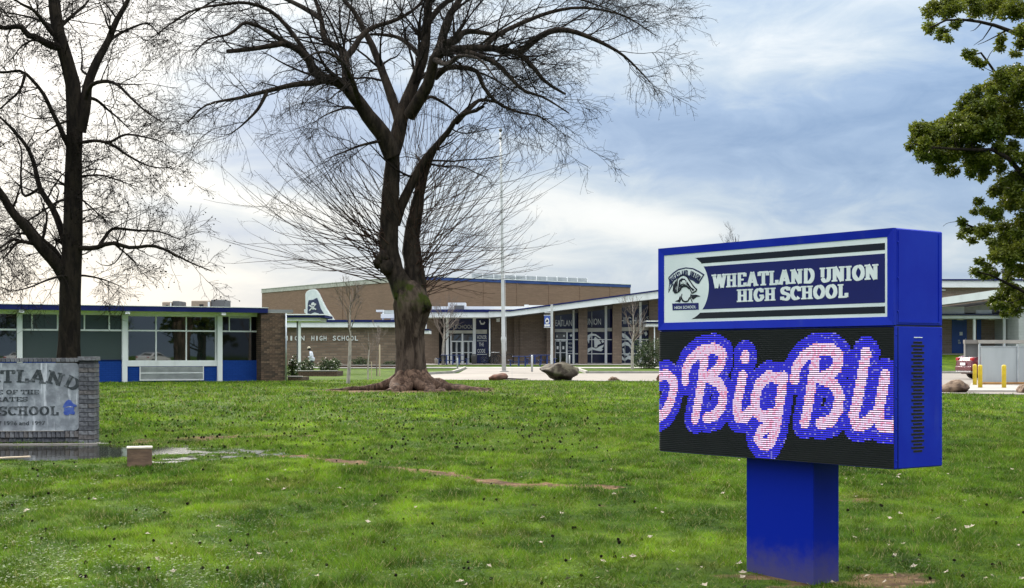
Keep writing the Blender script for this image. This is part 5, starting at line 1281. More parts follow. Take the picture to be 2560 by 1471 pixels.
# main limbs, traced
m_ = px2m
LM = [
 ([(1012, 735, 0), (998, 705, 0), (983, 675, .1), (973, 640, .1), (972, 600, .1), (973, 560, .1), (976, 480, .1), (981, 408, .1), (981, 372, .1)], 30 * m_, 17 * m_),
 ([(1038, 770, .1), (1040, 725, .3), (1036, 680, .4), (1030, 640, .5), (1029, 600, .5), (1034, 560, .6), (1044, 510, .6), (1054, 455, .6), (1068, 410, .6), (1086, 372, .5)], 31 * m_, 8 * m_),
 ([(982, 390, 0), (957, 336, -.2), (930, 303, -.4), (913, 279, -.5), (885, 240, -.7), (851, 207, -.9), (820, 198, -1.0), (788, 187, -1.1), (764, 139, -1.3), (712, 106, -1.6), (649, 67, -1.9), (610, 55, -2.0)], 23 * m_, 6 * m_),
 ([(981, 385, .1), (995, 336, .2), (1010, 269, .4), (1038, 202, .5), (1058, 144, .6), (1067, 72, .7), (1072, 0, .8), (1076, -80, .9), (1070, -200, 1.0)], 20 * m_, 8 * m_),
 ([(986, 560, .2), (1000, 520, .3), (1019, 480, .3), (1053, 413, .3), (1091, 365, .2), (1120, 330, 0), (1149, 290, -.2), (1190, 278, -.4), (1210, 266, -.5)], 15 * m_, 7 * m_),
 ([(1000, 310, .3), (995, 288, .4), (966, 207, .8), (933, 120, 1.3), (913, 82, 1.5), (885, 29, 1.8), (851, -10, 2.0), (810, -80, 2.3)], 14 * m_, 6 * m_),
 ([(1022, 290, .2), (1048, 250, -.1), (1072, 207, -.4), (1087, 144, -.7), (1110, 128, -.9), (1144, 125, -1.0), (1216, 120, -1.3), (1260, 127, -1.5), (1298, 135, -1.6), (1337, 173, -1.8), (1365, 207, -1.9), (1414, 236, -2.0)], 17 * m_, 6 * m_),
 ([(1092, 140, -.7), (1112, 110, -.5), (1139, 103, -.3), (1168, 79, 0), (1250, 89, .4), (1262, 85, .5)], 12 * m_, 7 * m_),
 ([(1087, 150, -.6), (1100, 120, 0), (1120, 48, .5), (1149, 0, .9), (1180, -60, 1.2), (1240, -140, 1.6)], 14 * m_, 6 * m_),
 ([(865, 215, -.8), (866, 187, -.5), (861, 139, -.2), (845, 118, 0), (813, 101, .2), (803, 48, .5), (788, 0, .8), (760, -60, 1.1)], 13 * m_, 5 * m_),
 ([(861, 150, -.2), (885, 120, .2), (900, 95, .4), (930, 70, .8), (990, 50, 1.2), (1040, 20, 1.6), (1080, -30, 2)], 9 * m_, 5 * m_),
 ([(1300, 132, -1.6), (1346, 94, -1.7), (1394, 75, -1.8), (1457, 87, -1.9), (1553, 135, -2.0), (1625, 205, -2.0)], 9 * m_, 3 * m_),
 ([(1088, 195, .2), (1105, 178, .0), (1125, 168, -.3), (1168, 171, -.6), (1192, 178, -.8), (1211, 221, -1), (1240, 255, -1.2), (1264, 269, -1.3), (1308, 284, -1.5), (1346, 290, -1.6), (1385, 317, -1.7)], 8 * m_, 3 * m_),
 ([(1150, 128, -1), (1192, 138, -1.4), (1240, 159, -1.7), (1274, 192, -1.9), (1308, 226, -2.1), (1361, 245, -2.3), (1423, 284, -2.5)], 8 * m_, 3 * m_),
 ([(1140, 305, -.1), (1180, 265, .4), (1207, 250, .8), (1260, 262, 1.2)], 9 * m_, 4 * m_),
 ([(1050, 262, .4), (1072, 243, .9), (1096, 250, 1.2), (1139, 279, 1.6), (1150, 292, 1.7)], 6 * m_, 4 * m_),
 ([(975, 358, .1), (952, 353, -.3), (899, 365, -.8), (861, 380, -1.2), (812, 399, -1.6)], 5 * m_, 2 * m_),
 ([(800, 190, -1), (788, 207, -1.2), (740, 211, -1.6), (668, 228, -2.0), (600, 245, -2.4), (514, 264, -2.8), (466, 312, -3.0)], 8 * m_, 2.5 * m_),
 ([(668, 228, -2), (655, 255, -2.1), (640, 279, -2.2), (601, 317, -2.4), (570, 338, -2.5)], 5 * m_, 2 * m_),
 ([(712, 108, -1.6), (660, 118, -2.0), (600, 126, -2.4), (567, 129, -2.6)], 7 * m_, 5 * m_),
 ([(760, 125, -1.2), (720, 70, -1.0), (678, 29, -1.2), (620, 8, -1.6), (572, 10, -1.9), (476, 29, -2.6), (380, 95, -3.1)], 6 * m_, 2.5 * m_),
 ([(640, 65, -1.9), (610, 58, -2.3), (575, 85, -2.6), (520, 100, -3.0), (480, 140, -3.3)], 5 * m_, 2 * m_),
 ([(1210, 121, -1.3), (1240, 90, -1), (1300, 60, -.6), (1380, 30, -.2), (1460, 20, .3), (1560, 40, .8), (1640, 90, 1.2)], 7 * m_, 2.5 * m_),
 ([(1068, 60, .7), (1110, 10, 1.4), (1180, -20, 2.2), (1300, -30, 3.0), (1420, -10, 3.6), (1540, 30, 4.0)], 8 * m_, 3 * m_),
 ([(803, 48, .5), (740, 10, 1.5), (650, -20, 2.4), (540, 0, 3.2), (450, 60, 3.8)], 7 * m_, 3 * m_),
 ([(1058, 150, .6), (1020, 110, 2.0), (980, 90, 3.2), (900, 90, 4.4), (820, 130, 5.4)], 8 * m_, 3 * m_),
 ([(1087, 150, -.7), (1120, 160, -2.5), (1150, 140, -4.0), (1200, 150, -5.5), (1240, 200, -6.5)], 8 * m_, 3 * m_),
 ([(900, 262, -.6), (880, 200, -2.5), (850, 150, -4.0), (800, 130, -5.2), (740, 160, -6.2)], 8 * m_, 3 * m_),
 ([(1040, 200, .5), (1080, 180, 2.5), (1140, 170, 4), (1220, 190, 5.2), (1300, 240, 6)], 8 * m_, 3 * m_),
 ([(913, 280, -.5), (870, 270, .8), (820, 285, 1.6), (780, 310, 2.2)], 5 * m_, 2 * m_),
]
L0 = shift([limb(t_, YT, a, b_ * (1.0 if k in (0, 1, 19) else 0.45), 18) for k, (t_, a, b_) in enumerate(LM)], org)
PT0, RD0 = stackK(L0)
RD0[:2] *= 1 + 0.05 * rng.normal(size=RD0[:2].shape)
Vl, Fl = tubes(PT0, RD0, 12, 0.10)
# burl on the left stem
bl = []
for c_, r_ in (((946, 656), 13), ((956, 642), 15), ((964, 668), 17), ((1066, 764), 13), ((1050, 772), 15)):
    bl.append((P(c_[0], c_[1], YT - 0.25), r_ * m_))
bv, bf = [], []
for c_, r_ in bl:
    o = len(bv)
    for a in range(9):
        for b_ in range(12):
            ph_, t_ = math.pi * a / 8, 2 * math.pi * b_ / 12; rr = r_ * (1 + 0.25 * random.uniform(-1, 1))
            bv.append((c_.x + rr * math.sin(ph_) * math.cos(t_) - org[0], c_.y + rr * math.sin(ph_) * math.sin(t_) * 0.9 - org[1], c_.z + rr * 1.1 * math.cos(ph_) - org[2]))
    for a in range(8):
        for b_ in range(12): bf.append((o + a * 12 + b_, o + (a + 1) * 12 + b_, o + (a + 1) * 12 + (b_ + 1) % 12, o + a * 12 + (b_ + 1) % 12))
np_mesh('trunk', *trunkVF, 'bark_big', big, True)
np_mesh('limbs', *join([(Vl, Fl), (np.array(bv), np.array(bf))]), 'bark_limb', big, True)
# branches, twigs
CC = np.array(P(1040, 260, YT)) - org
up_idx = np.arange(2, len(LM))
LL = np.linalg.norm(np.diff(PT0[up_idx], axis=1), axis=2).sum(1)
b1 = grow(PT0[up_idx], RD0[up_idx], LL * 2.2, (1.2, 3.4), (30, 75), 0.32, 10, droop=0.45, wig=0.40, t0=0.22, up=0.30, out=CC, outw=0.6, minr=0.010, lenfall=0.30)
b2 = grow(*b1, 7, (0.6, 1.8), (25, 70), 0.5, 8, droop=0.7, wig=0.42, t0=0.12, up=0.0, out=CC, outw=0.25, minr=0.0086)
b3 = grow(*b2, 4.2, (0.3, 0.9), (25, 65), 0.6, 5, droop=0.6, wig=0.35, t0=0.2, minr=0.0066)
b4 = grow(*b3, 1.6, (0.10, 0.30), (30, 70), 0.6, 4, droop=0.0, wig=0.25, t0=0.2, up=0.3, minr=0.0054)
np_mesh('branches', *join([tubes(*b1, 5), tubes(*b2, 4)]), 'bark_branch', big, True)
o = stuff(np_mesh('twigs', *join([tubes(*b3, 3), tubes(*b4, 3)]), 'bark_branch', big))
# long water shoots from the two stems
SH = []
def shoots(N_, src, side, up_rng, len_rng, curve):
    for k in range(N_):
        px_, py_, dd, rr = src()
        p = np.array(P(px_, py_, YT + dd))
        az = rng.uniform(*side); el = math.radians(rng.uniform(*up_rng)); L_ = rng.uniform(*len_rng)
        d_ = np.array([math.cos(az) * math.cos(el), math.sin(az) * math.cos(el), math.sin(el)])
        pts = [p]; st = L_ / 13; bend = rng.uniform(*curve)
        for q in range(13):
            d_ = d_ + rng.normal(size=3) * 0.05; d_[2] += bend / 13 * (1.6 if q > 4 else 0.2); d_ /= np.linalg.norm(d_); pts.append(pts[-1] + d_ * st)
        SH.append((np.array(pts) - org, np.linspace(rr, 0.004, 14)))
def src_left(): y = rng.uniform(440, 715); return 973 + rng.uniform(-14, 6) + max(0, (y - 660)) * 0.35, y, rng.uniform(-.25, .25), rng.uniform(0.008, 0.017)
def src_burl(): return rng.uniform(940, 985), rng.uniform(580, 712), rng.uniform(-.3, .2), rng.uniform(0.009, 0.019)
def src_right(): y = rng.uniform(470, 745); return 1042 + rng.uniform(-10, 12) + max(0, (y - 690)) * 0.4, y, rng.uniform(.1, .7), rng.uniform(0.008, 0.016)
shoots(46, src_burl, (R(146), R(226)), (0, 62), (2.8, 6.4), (-0.1, 0.75))
shoots(36, src_left, (R(140), R(230)), (20, 65), (2.2, 5.2), (-0.1, 0.4))
shoots(96, src_right, (R(-46), R(44)), (2, 66), (2.4, 6.0), (-0.10, 0.65))
shoots(26, src_right, (R(60), R(300)), (30, 75), (1.2, 3.0), (-0.1, 0.3))
shoots(9, src_right, (R(-30), R(20)), (-12, 10), (2.5, 4.6), (0.15, 0.6))
shoots(6, src_burl, (R(165), R(205)), (-14, 4), (3.0, 5.2), (0.1, 0.5))
SP, SR = stackK(SH)
s2 = grow(SP, SR, 4.0, (0.35, 1.4), (14, 40), 0.55, 7, wig=0.25, t0=0.3, up=0.25, minr=0.0052)
s3 = grow(*s2, 1.0, (0.12, 0.4), (20, 45), 0.6, 4, wig=0.2, t0=0.3, up=0.2, minr=0.0034)
np_mesh('shoots', *join([tubes(SP, SR, 5), tubes(*s2, 3), tubes(*s3, 3)]), 'shoot', big, True)
# upright sprouts higher in the fork
SH = []
shoots(60, lambda: (rng.uniform(960, 1110), rng.uniform(330, 560), rng.uniform(-.2, .6), 0.010), (0, R(360)), (55, 85), (1.0, 2.6), (0, 0.2))
SP, SR = stackK(SH); np_mesh('sprouts', *tubes(SP, SR, 4), 'shoot', big, True)

# ------------------------------------------------------------------ the sweetgum on the left
YL = 40.0; LX = PX(172, YL)
gum = thing('seedball_tree', 'tall dark leafless tree hung with seed balls behind the monument sign', 'tree', (LX, YL, float(gz(LX, YL)) - 0.02))
org = np.array(gum.location); m_ = YL / FPX
LM = [
 ([(172, 990, 0), (172, 960, 0), (172, 900, 0), (174, 800, 0), (177, 700, 0), (182, 577, 0), (183, 433, 0), (187, 337, 0), (185, 250, 0), (178, 183, 0), (159, 130, -.1), (144, 72, -.1), (135, 0, 0), (130, -100, .2)], 30 * m_, 13 * m_),
 ([(200, 330, 0), (212, 275, 0), (221, 207, .1), (245, 149, .2), (269, 106, .3), (288, 58, .4), (308, 24, .5), (330, -20, .6), (360, -90, .8)], 15 * m_, 6 * m_),
 ([(165, 120, -.1), (130, 115, -.3), (91, 94, -.5), (67, 87, -.6), (53, 67, -.7), (5, 70, -.9), (-60, 60, -1.2)], 11 * m_, 6 * m_),
 ([(140, 90, -.1), (127, 79, -.3), (87, 29, -.8), (53, 10, -1.1), (10, -20, -1.3)], 7 * m_, 3 * m_),
 ([(180, 380, 0), (166, 356, -.2), (149, 317, -.3), (125, 269, -.5), (106, 231, -.7), (63, 183, -1), (40, 178, -1.1), (0, 182, -1.4), (-50, 170, -1.8)], 7 * m_, 4 * m_),
 ([(63, 185, -1), (50, 225, -1.2), (20, 255, -1.4), (-20, 290, -1.6)], 4 * m_, 3 * m_),
 ([(180, 303, 0), (168, 303, -.2), (139, 315, -.4), (115, 332, -.6)], 4 * m_, 3 * m_),
 ([(168, 705, 0), (144, 664, -.2), (96, 611, -.5), (63, 567, -.7), (29, 529, -.9), (10, 495, -1), (-20, 455, -1.2), (-80, 380, -1.6)], 17 * m_, 10 * m_),
 ([(160, 670, .2), (140, 630, .3), (96, 590, .4), (70, 555, .5), (45, 540, .6)], 8 * m_, 5 * m_),
 ([(172, 640, 0), (159, 596, .2), (148, 560, .3), (130, 519, .5), (99, 471, .6), (91, 433, .7), (72, 375, .8), (38, 332, .9), (0, 293, 1), (-40, 270, 1.2)], 10 * m_, 4 * m_),
 ([(100, 470, .6), (60, 490, .9), (52, 440, 1.1), (54, 380, 1.2), (38, 335, 1.3)], 4 * m_, 3 * m_),
 ([(85, 610, -.5), (62, 606, -.8), (43, 606, -.9), (22, 632, -1.1), (8, 646, -1.2)], 5 * m_, 4 * m_),
 ([(55, 605, -.8), (30, 600, -1), (0, 620, -1.3), (-40, 630, -1.5)], 4 * m_, 3 * m_),
 ([(185, 622, 0), (202, 621, -.1), (240, 620, -.3), (279, 608, -.5), (327, 620, -.7), (385, 615, -.9), (433, 635, -1.1), (481, 659, -1.3), (529, 678, -1.5)], 7 * m_, 2.5 * m_),
 ([(248, 616, -.3), (265, 590, .1), (284, 572, .3), (346, 577, .6), (400, 580, .9), (450, 600, 1.2)], 5 * m_, 2.5 * m_),
 ([(190, 358, 0), (207, 356, -.2), (240, 352, -.4), (274, 356, -.6), (313, 337, -.8), (365, 344, -1.1), (409, 356, -1.3)], 5 * m_, 2.5 * m_),
 ([(262, 355, -.5), (290, 368, -.3), (313, 385, -.1), (365, 413, .2), (400, 420, .4), (428, 418, .5)], 4 * m_, 2 * m_),
 ([(212, 260, 0), (226, 216, -.3), (260, 204, -.6), (293, 212, -.9), (327, 245, -1.2), (365, 279, -1.4), (409, 308, -1.6)], 6 * m_, 2.5 * m_),
 ([(215, 245, .1), (240, 250, .5), (270, 275, .9), (300, 300, 1.2), (330, 330, 1.4)], 5 * m_, 2 * m_),
 ([(185, 450, 0), (215, 440, .4), (260, 440, .9), (320, 460, 1.3), (350, 470, 1.5)], 3.5 * m_, 1.8 * m_),
 ([(183, 520, 0), (160, 500, .6), (120, 520, 1.2), (60, 560, 1.8), (10, 600, 2.3)], 4 * m_, 2 * m_),
 ([(183, 490, 0), (205, 500, -.4), (240, 530, -.8), (270, 560, -1.2)], 3 * m_, 1.8 * m_),
 ([(269, 106, .3), (290, 90, .8), (330, 70, 1.2), (370, 60, 1.6), (400, 90, 1.9)], 5 * m_, 2.5 * m_),
 ([(144, 72, 0), (180, 40, .8), (215, 10, 1.4), (240, -30, 1.8)], 6 * m_, 3 * m_),
 ([(150, 95, 0), (120, 60, 1), (60, 40, 2), (0, 30, 2.6)], 5 * m_, 3 * m_),
 ([(177, 700, 0), (160, 690, -.4), (120, 700, -.9), (70, 720, -1.4), (20, 730, -1.9)], 3.5 * m_, 2 * m_),
 ([(178, 690, 0), (215, 690, .5), (260, 700, .9), (310, 720, 1.2)], 3.5 * m_, 1.8 * m_),
]
L0 = shift([limb(t_, YL, a, b_ * (1.0 if k == 0 else 0.5), 18) for k, (t_, a, b_) in enumerate(LM)], org)
PT0, RD0 = stackK(L0)
RD0[0, 0] *= 1.35; RD0[0, 1] *= 1.1
np_mesh('trunk', *tubes(PT0, RD0, 14, 0.10), 'bark_dark', gum, True)
b1 = grow(PT0[1:], RD0[1:], 11, (0.7, 2.1), (30, 75), 0.36, 9, droop=0.35, wig=0.45, t0=0.25, up=0.1, minr=0.008, lenfall=0.4)
bt = grow(PT0[:1], RD0[:1], 60, (0.5, 1.8), (45, 85), 0.10, 9, droop=0.3, wig=0.45, t0=0.24, t1=0.98, up=0.15, minr=0.008)
b1 = (np.concatenate([b1[0], bt[0]]), np.concatenate([b1[1], bt[1]]))
b2 = grow(*b1, 6.5, (0.35, 1.1), (25, 70), 0.5, 7, droop=0.35, wig=0.5, t0=0.15, minr=0.0078)
b3 = grow(*b2, 5, (0.18, 0.55), (25, 65), 0.6, 5, droop=0.3, wig=0.4, t0=0.2, minr=0.0062)
sp = grow(PT0[13:15], RD0[13:15], 9, (0.5, 1.3), (60, 95), 0.5, 7, wig=0.12, t0=0.3, up=1.6, minr=0.005)
np_mesh('branches', *join([tubes(*b1, 5), tubes(*b2, 4), tubes(*sp, 4)]), 'bark_branch', gum, True)
stuff(np_mesh('twigs', *tubes(*b3, 3), 'bark_branch', gum))
tips = b3[0][:, -1]; sel = rng.random(len(tips)) < 0.40 * sstep(0.35, 0.6, fbm(tips[:, 0] * 1.3 + 50, tips[:, 2] * 1.3 + 50, 2))
tips = tips[sel]
ico = []; 
ph_ = (1 + 5 ** .5) / 2
IV = np.array([(-1, ph_, 0), (1, ph_, 0), (-1, -ph_, 0), (1, -ph_, 0), (0, -1, ph_), (0, 1, ph_), (0, -1, -ph_), (0, 1, -ph_), (ph_, 0, -1), (ph_, 0, 1), (-ph_, 0, -1), (-ph_, 0, 1)]); IV = IV / np.linalg.norm(IV[0])
IF = np.array([(0, 11, 5), (0, 5, 1), (0, 1, 7), (0, 7, 10), (0, 10, 11), (1, 5, 9), (5, 11, 4), (11, 10, 2), (10, 7, 6), (7, 1, 8), (3, 9, 4), (3, 4, 2), (3, 2, 6), (3, 6, 8), (3, 8, 9), (4, 9, 5), (2, 4, 11), (6, 2, 10), (8, 6, 7), (9, 8, 1)])
rad = rng.uniform(0.014, 0.024, len(tips))
V = (tips[:, None] - np.array([0, 0, 0.012]) + IV[None] * rad[:, None, None]).reshape(-1, 3)
F = (IF[None] + np.arange(len(tips))[:, None, None] * 12).reshape(-1, 3)
stuff(np_mesh('seed_balls', V, F, 'litter_ball', gum))

# ------------------------------------------------------------------ leaves
def leaf_mat(name, a, b_, trans=0.3):
    m, t, b = new_mat(name)
    at = t.new('ShaderNodeVertexColor'); at.layer_name = 'tint'
    s = t.new('ShaderNodeSeparateColor'); t.l.new(at.outputs[0], s.inputs[0])
    c = t.mix(s.outputs[0], a, b_)
    hs = t.new('ShaderNodeHueSaturation'); t.l.new(c, hs.inputs['Color']); t.set(hs.inputs['Value'], t.math('ADD', 0.6, t.math('MULTIPLY', s.outputs[1], 0.8)))
    t.set(b.inputs['Base Color'], hs.outputs[0]); b.inputs['Roughness'].default_value = 0.45; b.inputs['Specular IOR Level'].default_value = 0.4
    tr = t.new('ShaderNodeBsdfTranslucent'); t.set(tr.inputs[0], hs.outputs[0]); mx = t.new('ShaderNodeMixShader'); mx.inputs[0].default_value = trans
    t.l.new(b.outputs[0], mx.inputs[1]); t.l.new(tr.outputs[0], mx.inputs[2]); t.l.new(mx.outputs[0], t.n['Material Output'].inputs[0])
leaf_mat('leaf_olive', (0.085, 0.118, 0.010), (0.190, 0.205, 0.022), 0.45)
leaf_mat('leaf_shrub', (0.030, 0.055, 0.014), (0.060, 0.090, 0.022), 0.2)
def leaves(pos, size, droop=0.3, flatn=0.6):
    n = len(pos)
    d_ = rng.normal(size=(n, 3)); d_[:, 2] = d_[:, 2] * flatn - droop; d_ /= np.linalg.norm(d_, axis=1, keepdims=True)
    s_ = np.cross(d_, rng.normal(size=(n, 3))); s_ /= np.linalg.norm(s_, axis=1, keepdims=True) + 1e-9
    up_ = np.cross(d_, s_)
    L_ = size * rng.uniform(0.7, 1.3, n)[:, None]; w_ = L_ * 0.24
    V = np.stack([pos, pos + d_ * L_ * 0.5 + s_ * w_ + up_ * w_ * 0.3, pos + d_ * L_, pos + d_ * L_ * 0.5 - s_ * w_ + up_ * w_ * 0.3], 1)
    return V.reshape(-1, 3), np.arange(4 * n).reshape(-1, 4)
def leaf_obj(name, V, F, mat, parent, clump):
    o = np_mesh(name, V, F, mat, parent)
    n = len(V) // 4
    T = np.stack([clump, rng.random(n), rng.random(n), np.ones(n)], 1).astype(np.float32)
    ca = o.data.color_attributes.new('tint', 'FLOAT_COLOR', 'POINT'); ca.data.foreach_set('color', np.repeat(T, 4, 0).ravel())
    return stuff(o)
# evergreen reaching in from the right
YV = 27.0; VX = PX(2800, YV)
ever = thing('evergreen_tree', 'olive green evergreen tree reaching in at the right edge', 'tree', (VX, YV, float(gz(VX, YV)) - 0.03))
org = np.array(ever.location); m_ = YV / FPX
LM = [
 ([(2800, 1195, 0), (2800, 1000, 0), (2795, 800, 0), (2790, 600, .1), (2785, 400, .1), (2790, 200, .2), (2795, 0, .2), (2800, -200, .3)], 30 * m_, 12 * m_),
 ([(2790, 620, 0), (2720, 560, -.4), (2640, 500, -.7), (2560, 440, -.8), (2500, 380, -.9), (2420, 375, -1), (2340, 370, -1), (2285, 360, -1)], 12 * m_, 2 * m_),
 ([(2790, 260, 0), (2700, 180, -.3), (2620, 130, -.5), (2530, 80, -.6), (2450, 55, -.7), (2370, 50, -.8), (2325, 70, -.8)], 10 * m_, 2 * m_),
 ([(2790, 420, .1), (2700, 330, .5), (2620, 270, .8), (2530, 235, 1), (2450, 130, 1.0), (2425, 140, 1)], 9 * m_, 2 * m_),
 ([(2792, 740, 0), (2700, 680, .3), (2600, 620, .5), (2520, 580, .5), (2440, 570, .5), (2400, 555, .5)], 10 * m_, 2 * m_),
 ([(2792, 860, 0), (2700, 810, -.3), (2620, 760, -.5), (2540, 720, -.6), (2480, 690, -.7), (2445, 680, -.7)], 9 * m_, 2 * m_),
 ([(2792, 900, 0), (2720, 850, .3), (2640, 800, .4), (2560, 765, .4), (2500, 750, .4)], 8 * m_, 2 * m_),
 ([(2790, 560, 0), (2700, 480, 1.0), (2620, 430, 1.6), (2540, 300, 1.9), (2500, 330, 2)], 9 * m_, 2 * m_),
 ([(2790, 500, 0), (2860, 420, .3), (2960, 360, .4), (3060, 330, .5)], 10 * m_, 2 * m_), ([(2790, 700, 0), (2880, 640, .3), (2980, 600, .4), (3090, 580, .5)], 10 * m_, 2 * m_),
 ([(2790, 200, 0), (2860, 100, .3), (2960, 40, .4), (3030, 0, .5)], 10 * m_, 2 * m_), ([(2790, 600, 0), (2800, 520, -1.5), (2790, 440, -2.8), (2770, 400, -3.6)], 10 * m_, 2 * m_),
 ([(2790, 500, 0), (2780, 420, 1.5), (2790, 340, 2.8), (2800, 300, 3.6)], 10 * m_, 2 * m_),
]
L0 = shift([limb(t_, YV, a, b_, 14) for t_, a, b_ in LM], org); PT0, RD0 = stackK(L0)
b1 = grow(PT0[1:], RD0[1:], 9, (0.3, 0.9), (30, 75), 0.45, 6, wig=0.4, t0=0.3, minr=0.006)
np_mesh('trunk', *join([tubes(PT0, RD0, 8), tubes(*b1, 4)]), 'bark_dark', ever, True)
# leaf clumps: (px, py, radius px, flattening)
CL = [(2330, 25, 30), (2375, 15, 42), (2425, 12, 45), (2480, 15, 48), (2535, 20, 45), (2322, 72, 22), (2352, 84, 20), (2370, 98, 15), (2390, 60, 18), (2545, 75, 26), (2500, 95, 18), (2555, 110, 22),
      (2422, 132, 18), (2440, 150, 18), (2455, 160, 14), (2500, 120, 14), (2540, 135, 16),
      (2500, 185, 24), (2535, 180, 28), (2560, 190, 30), (2475, 215, 22), (2510, 215, 32), (2550, 225, 38), (2440, 232, 26), (2420, 248, 22), (2470, 260, 38), (2520, 270, 40), (2405, 270, 24), (2440, 290, 34),
      (2390, 295, 28), (2350, 322, 24), (2320, 340, 26), (2288, 318, 16), (2292, 345, 22), (2275, 365, 16), (2300, 380, 20), (2340, 360, 30), (2375, 345, 34), (2420, 330, 38), (2470, 320, 40), (2545, 300, 30), (2350, 395, 26), (2385, 385, 34), (2355, 425, 20),
      (2380, 425, 22), (2425, 380, 28), (2430, 430, 18), (2465, 400, 22), (2500, 420, 20), (2455, 445, 14), (2520, 380, 16), (2550, 400, 26), (2540, 450, 34), (2505, 455, 22), (2560, 500, 40), (2485, 480, 18), (2520, 510, 32),
      (2445, 505, 16), (2460, 525, 16), (2435, 530, 12), (2490, 540, 22), (2550, 560, 40), (2510, 570, 26), (2400, 555, 16), (2418, 575, 18), (2430, 600, 14), (2445, 575, 14), (2405, 590, 10), (2520, 610, 34), (2480, 600, 16), (2555, 625, 36), (2490, 640, 20), (2530, 650, 30), (2500, 620, 26),
      (2450, 655, 14), (2440, 680, 18), (2470, 670, 18), (2460, 690, 14), (2520, 690, 18), (2555, 680, 20), (2530, 720, 14), (2495, 745, 24), (2525, 750, 30), (2555, 745, 28), (2500, 765, 22), (2535, 775, 22), (2480, 755, 18), (2510, 785, 12)]
for a in range(330):
    q = (rng.uniform(2300, 2600), rng.uniform(165, 790), rng.uniform(14, 28))
    if q[0] > np.interp(q[1], [165, 250, 340, 400, 450, 500, 570, 620, 680, 740, 790], [2500, 2420, 2320, 2370, 2490, 2465, 2440, 2470, 2460, 2490, 2520]) + 18 and rng.random() < 0.62: CL.append(q)
for a in range(46):
    u_ = rng.random(); CL.append((2300 + 240 * u_ + rng.uniform(-14, 14), 372 - 80 * u_ + rng.uniform(-48, 34), rng.uniform(15, 26)))
for a in range(60): CL.append((rng.uniform(2590, 3060), rng.uniform(-180, 800), rng.uniform(30, 55)))
pos, tint = [], []
for (a, b_, r_) in CL:
    c_ = np.array(P(a, b_, YV + rng.uniform(-1.0, 1.0))); rm = r_ * m_ * 1.0
    n = int(26 + 0.95 * r_ ** 2)
    u = rng.normal(size=(n, 3)); u /= np.linalg.norm(u, axis=1, keepdims=True); u *= rng.random((n, 1)) ** 0.5
    # sub-clumps make the surface lumpy
    sub = rng.normal(size=(9, 3)); sub /= np.linalg.norm(sub, axis=1, keepdims=True); pick = sub[rng.integers(0, 9, n)]
    pos.append(c_ + (u * 0.5 + pick * 0.52) * rm * np.array([1, 1.4, 0.85])); tint.append(np.clip(rng.normal(0.45, 0.22) + 0.15 * rng.normal(size=n), 0, 1))
pos = np.concatenate(pos) - org
V, F = leaves(pos, 0.068, 0.25)
leaf_obj('crown', V, F, 'leaf_olive', ever, np.concatenate(tint))

# ------------------------------------------------------------------ young trees
def young(name, label, px_, pyb, pyt, Y, stem_r, n1, spread, mat='stem_pale', lean=0.0, clear=0.35, per2=5, per3=3, group=None, tw='twig_pale', z0=None):
    x = PX(px_, Y); zb_ = float(gz(x, Y)); H = PZ(pyt, Y) - zb_
    t_ = thing(name, label, 'tree', (x, Y, zb_ - 0.02), 0, group)
    S0 = resample([(0, 0, 0), (0.03 * H * lean, 0, H * 0.3), (0.02 * H, 0.02, H * 0.6), (0.04 * H * lean, 0, H * 0.95)], 14)[None]
    S1 = (stem_r * np.interp(np.linspace(0, 1, 14), [0, clear, clear + 0.25, 1], [1, 0.75, 0.35, 0.10]))[None]
    c1 = grow(S0, S1, n1, (H * spread * 0.7, H * spread * 1.2), (28, 52), 0.5, 8, wig=0.22, t0=clear, t1=0.95, up=0.35, lenfall=0.45, minr=0.013)
    c2 = grow(*c1, per2, (H * spread * 0.2, H * spread * 0.5), (20, 45), 0.55, 6, wig=0.2, t0=0.25, up=0.3, minr=0.009)
    c3 = grow(*c2, per3, (H * 0.03, H * spread * 0.2), (20, 45), 0.6, 4, wig=0.2, t0=0.2, up=0.2, minr=0.007)
    np_mesh('trunk', *tubes(S0, S1, 10), mat, t_, True)
    np_mesh('crown', *join([tubes(*c1, 5), tubes(*c2, 4), tubes(*c3, 3)]), tw, t_, True)
    return t_
young('young_tree', 'pale stemmed young bare tree left of the big trunk, nearest of the saplings', 870, 960, 722, 53, 0.075, 16, 0.42, lean=0.6, clear=0.48)
young('young_tree', 'thin staked sapling standing on the lawn between the near sapling and the big trunk', 920, 952, 820, 60, 0.035, 7, 0.30, clear=0.45, per2=3, per3=2)
young('young_tree', 'slender dark sapling tied to a pale wooden stake beside the big trunk', 942, 941, 800, 74, 0.035, 9, 0.34, clear=0.4, per2=3, mat='twig_pale')
young('young_tree', 'vase shaped young bare tree in front of the entrance doors', 1108, 915, 775, 112, 0.13, 22, 0.62, clear=0.42, per2=6)
young('young_tree', 'young bare tree in front of the window graphics beside the round shrub', 1581, 927, 753, 98, 0.11, 20, 0.40, clear=0.40, per2=5)
young('far_tree', 'bare tree tips showing above the blue sign', 1838, 930, 573, 92, 0.16, 26, 0.26, clear=0.35, tw='bark_branch', mat='bark_dark')
def stake(px_, pyt, Y, label, w_=0.05):
    x = PX(px_, Y); z_ = float(gz(x, Y))
    s_ = thing('tree_stake', label, 'stake', (x, Y, z_ - 0.1))
    MB().bevbox(-w_ / 2, w_ / 2, -w_ / 2, w_ / 2, 0, PZ(pyt, Y) - z_ + 0.1, 0.006).build('pole', 'stake_wood', s_)
    MB().tube([(w_ / 2, 0, (PZ(pyt, Y) - z_) * 0.85), (-0.12, 0.02, (PZ(pyt, Y) - z_) * 0.87)], 0.012, 5).build('tie', 'black', s_)
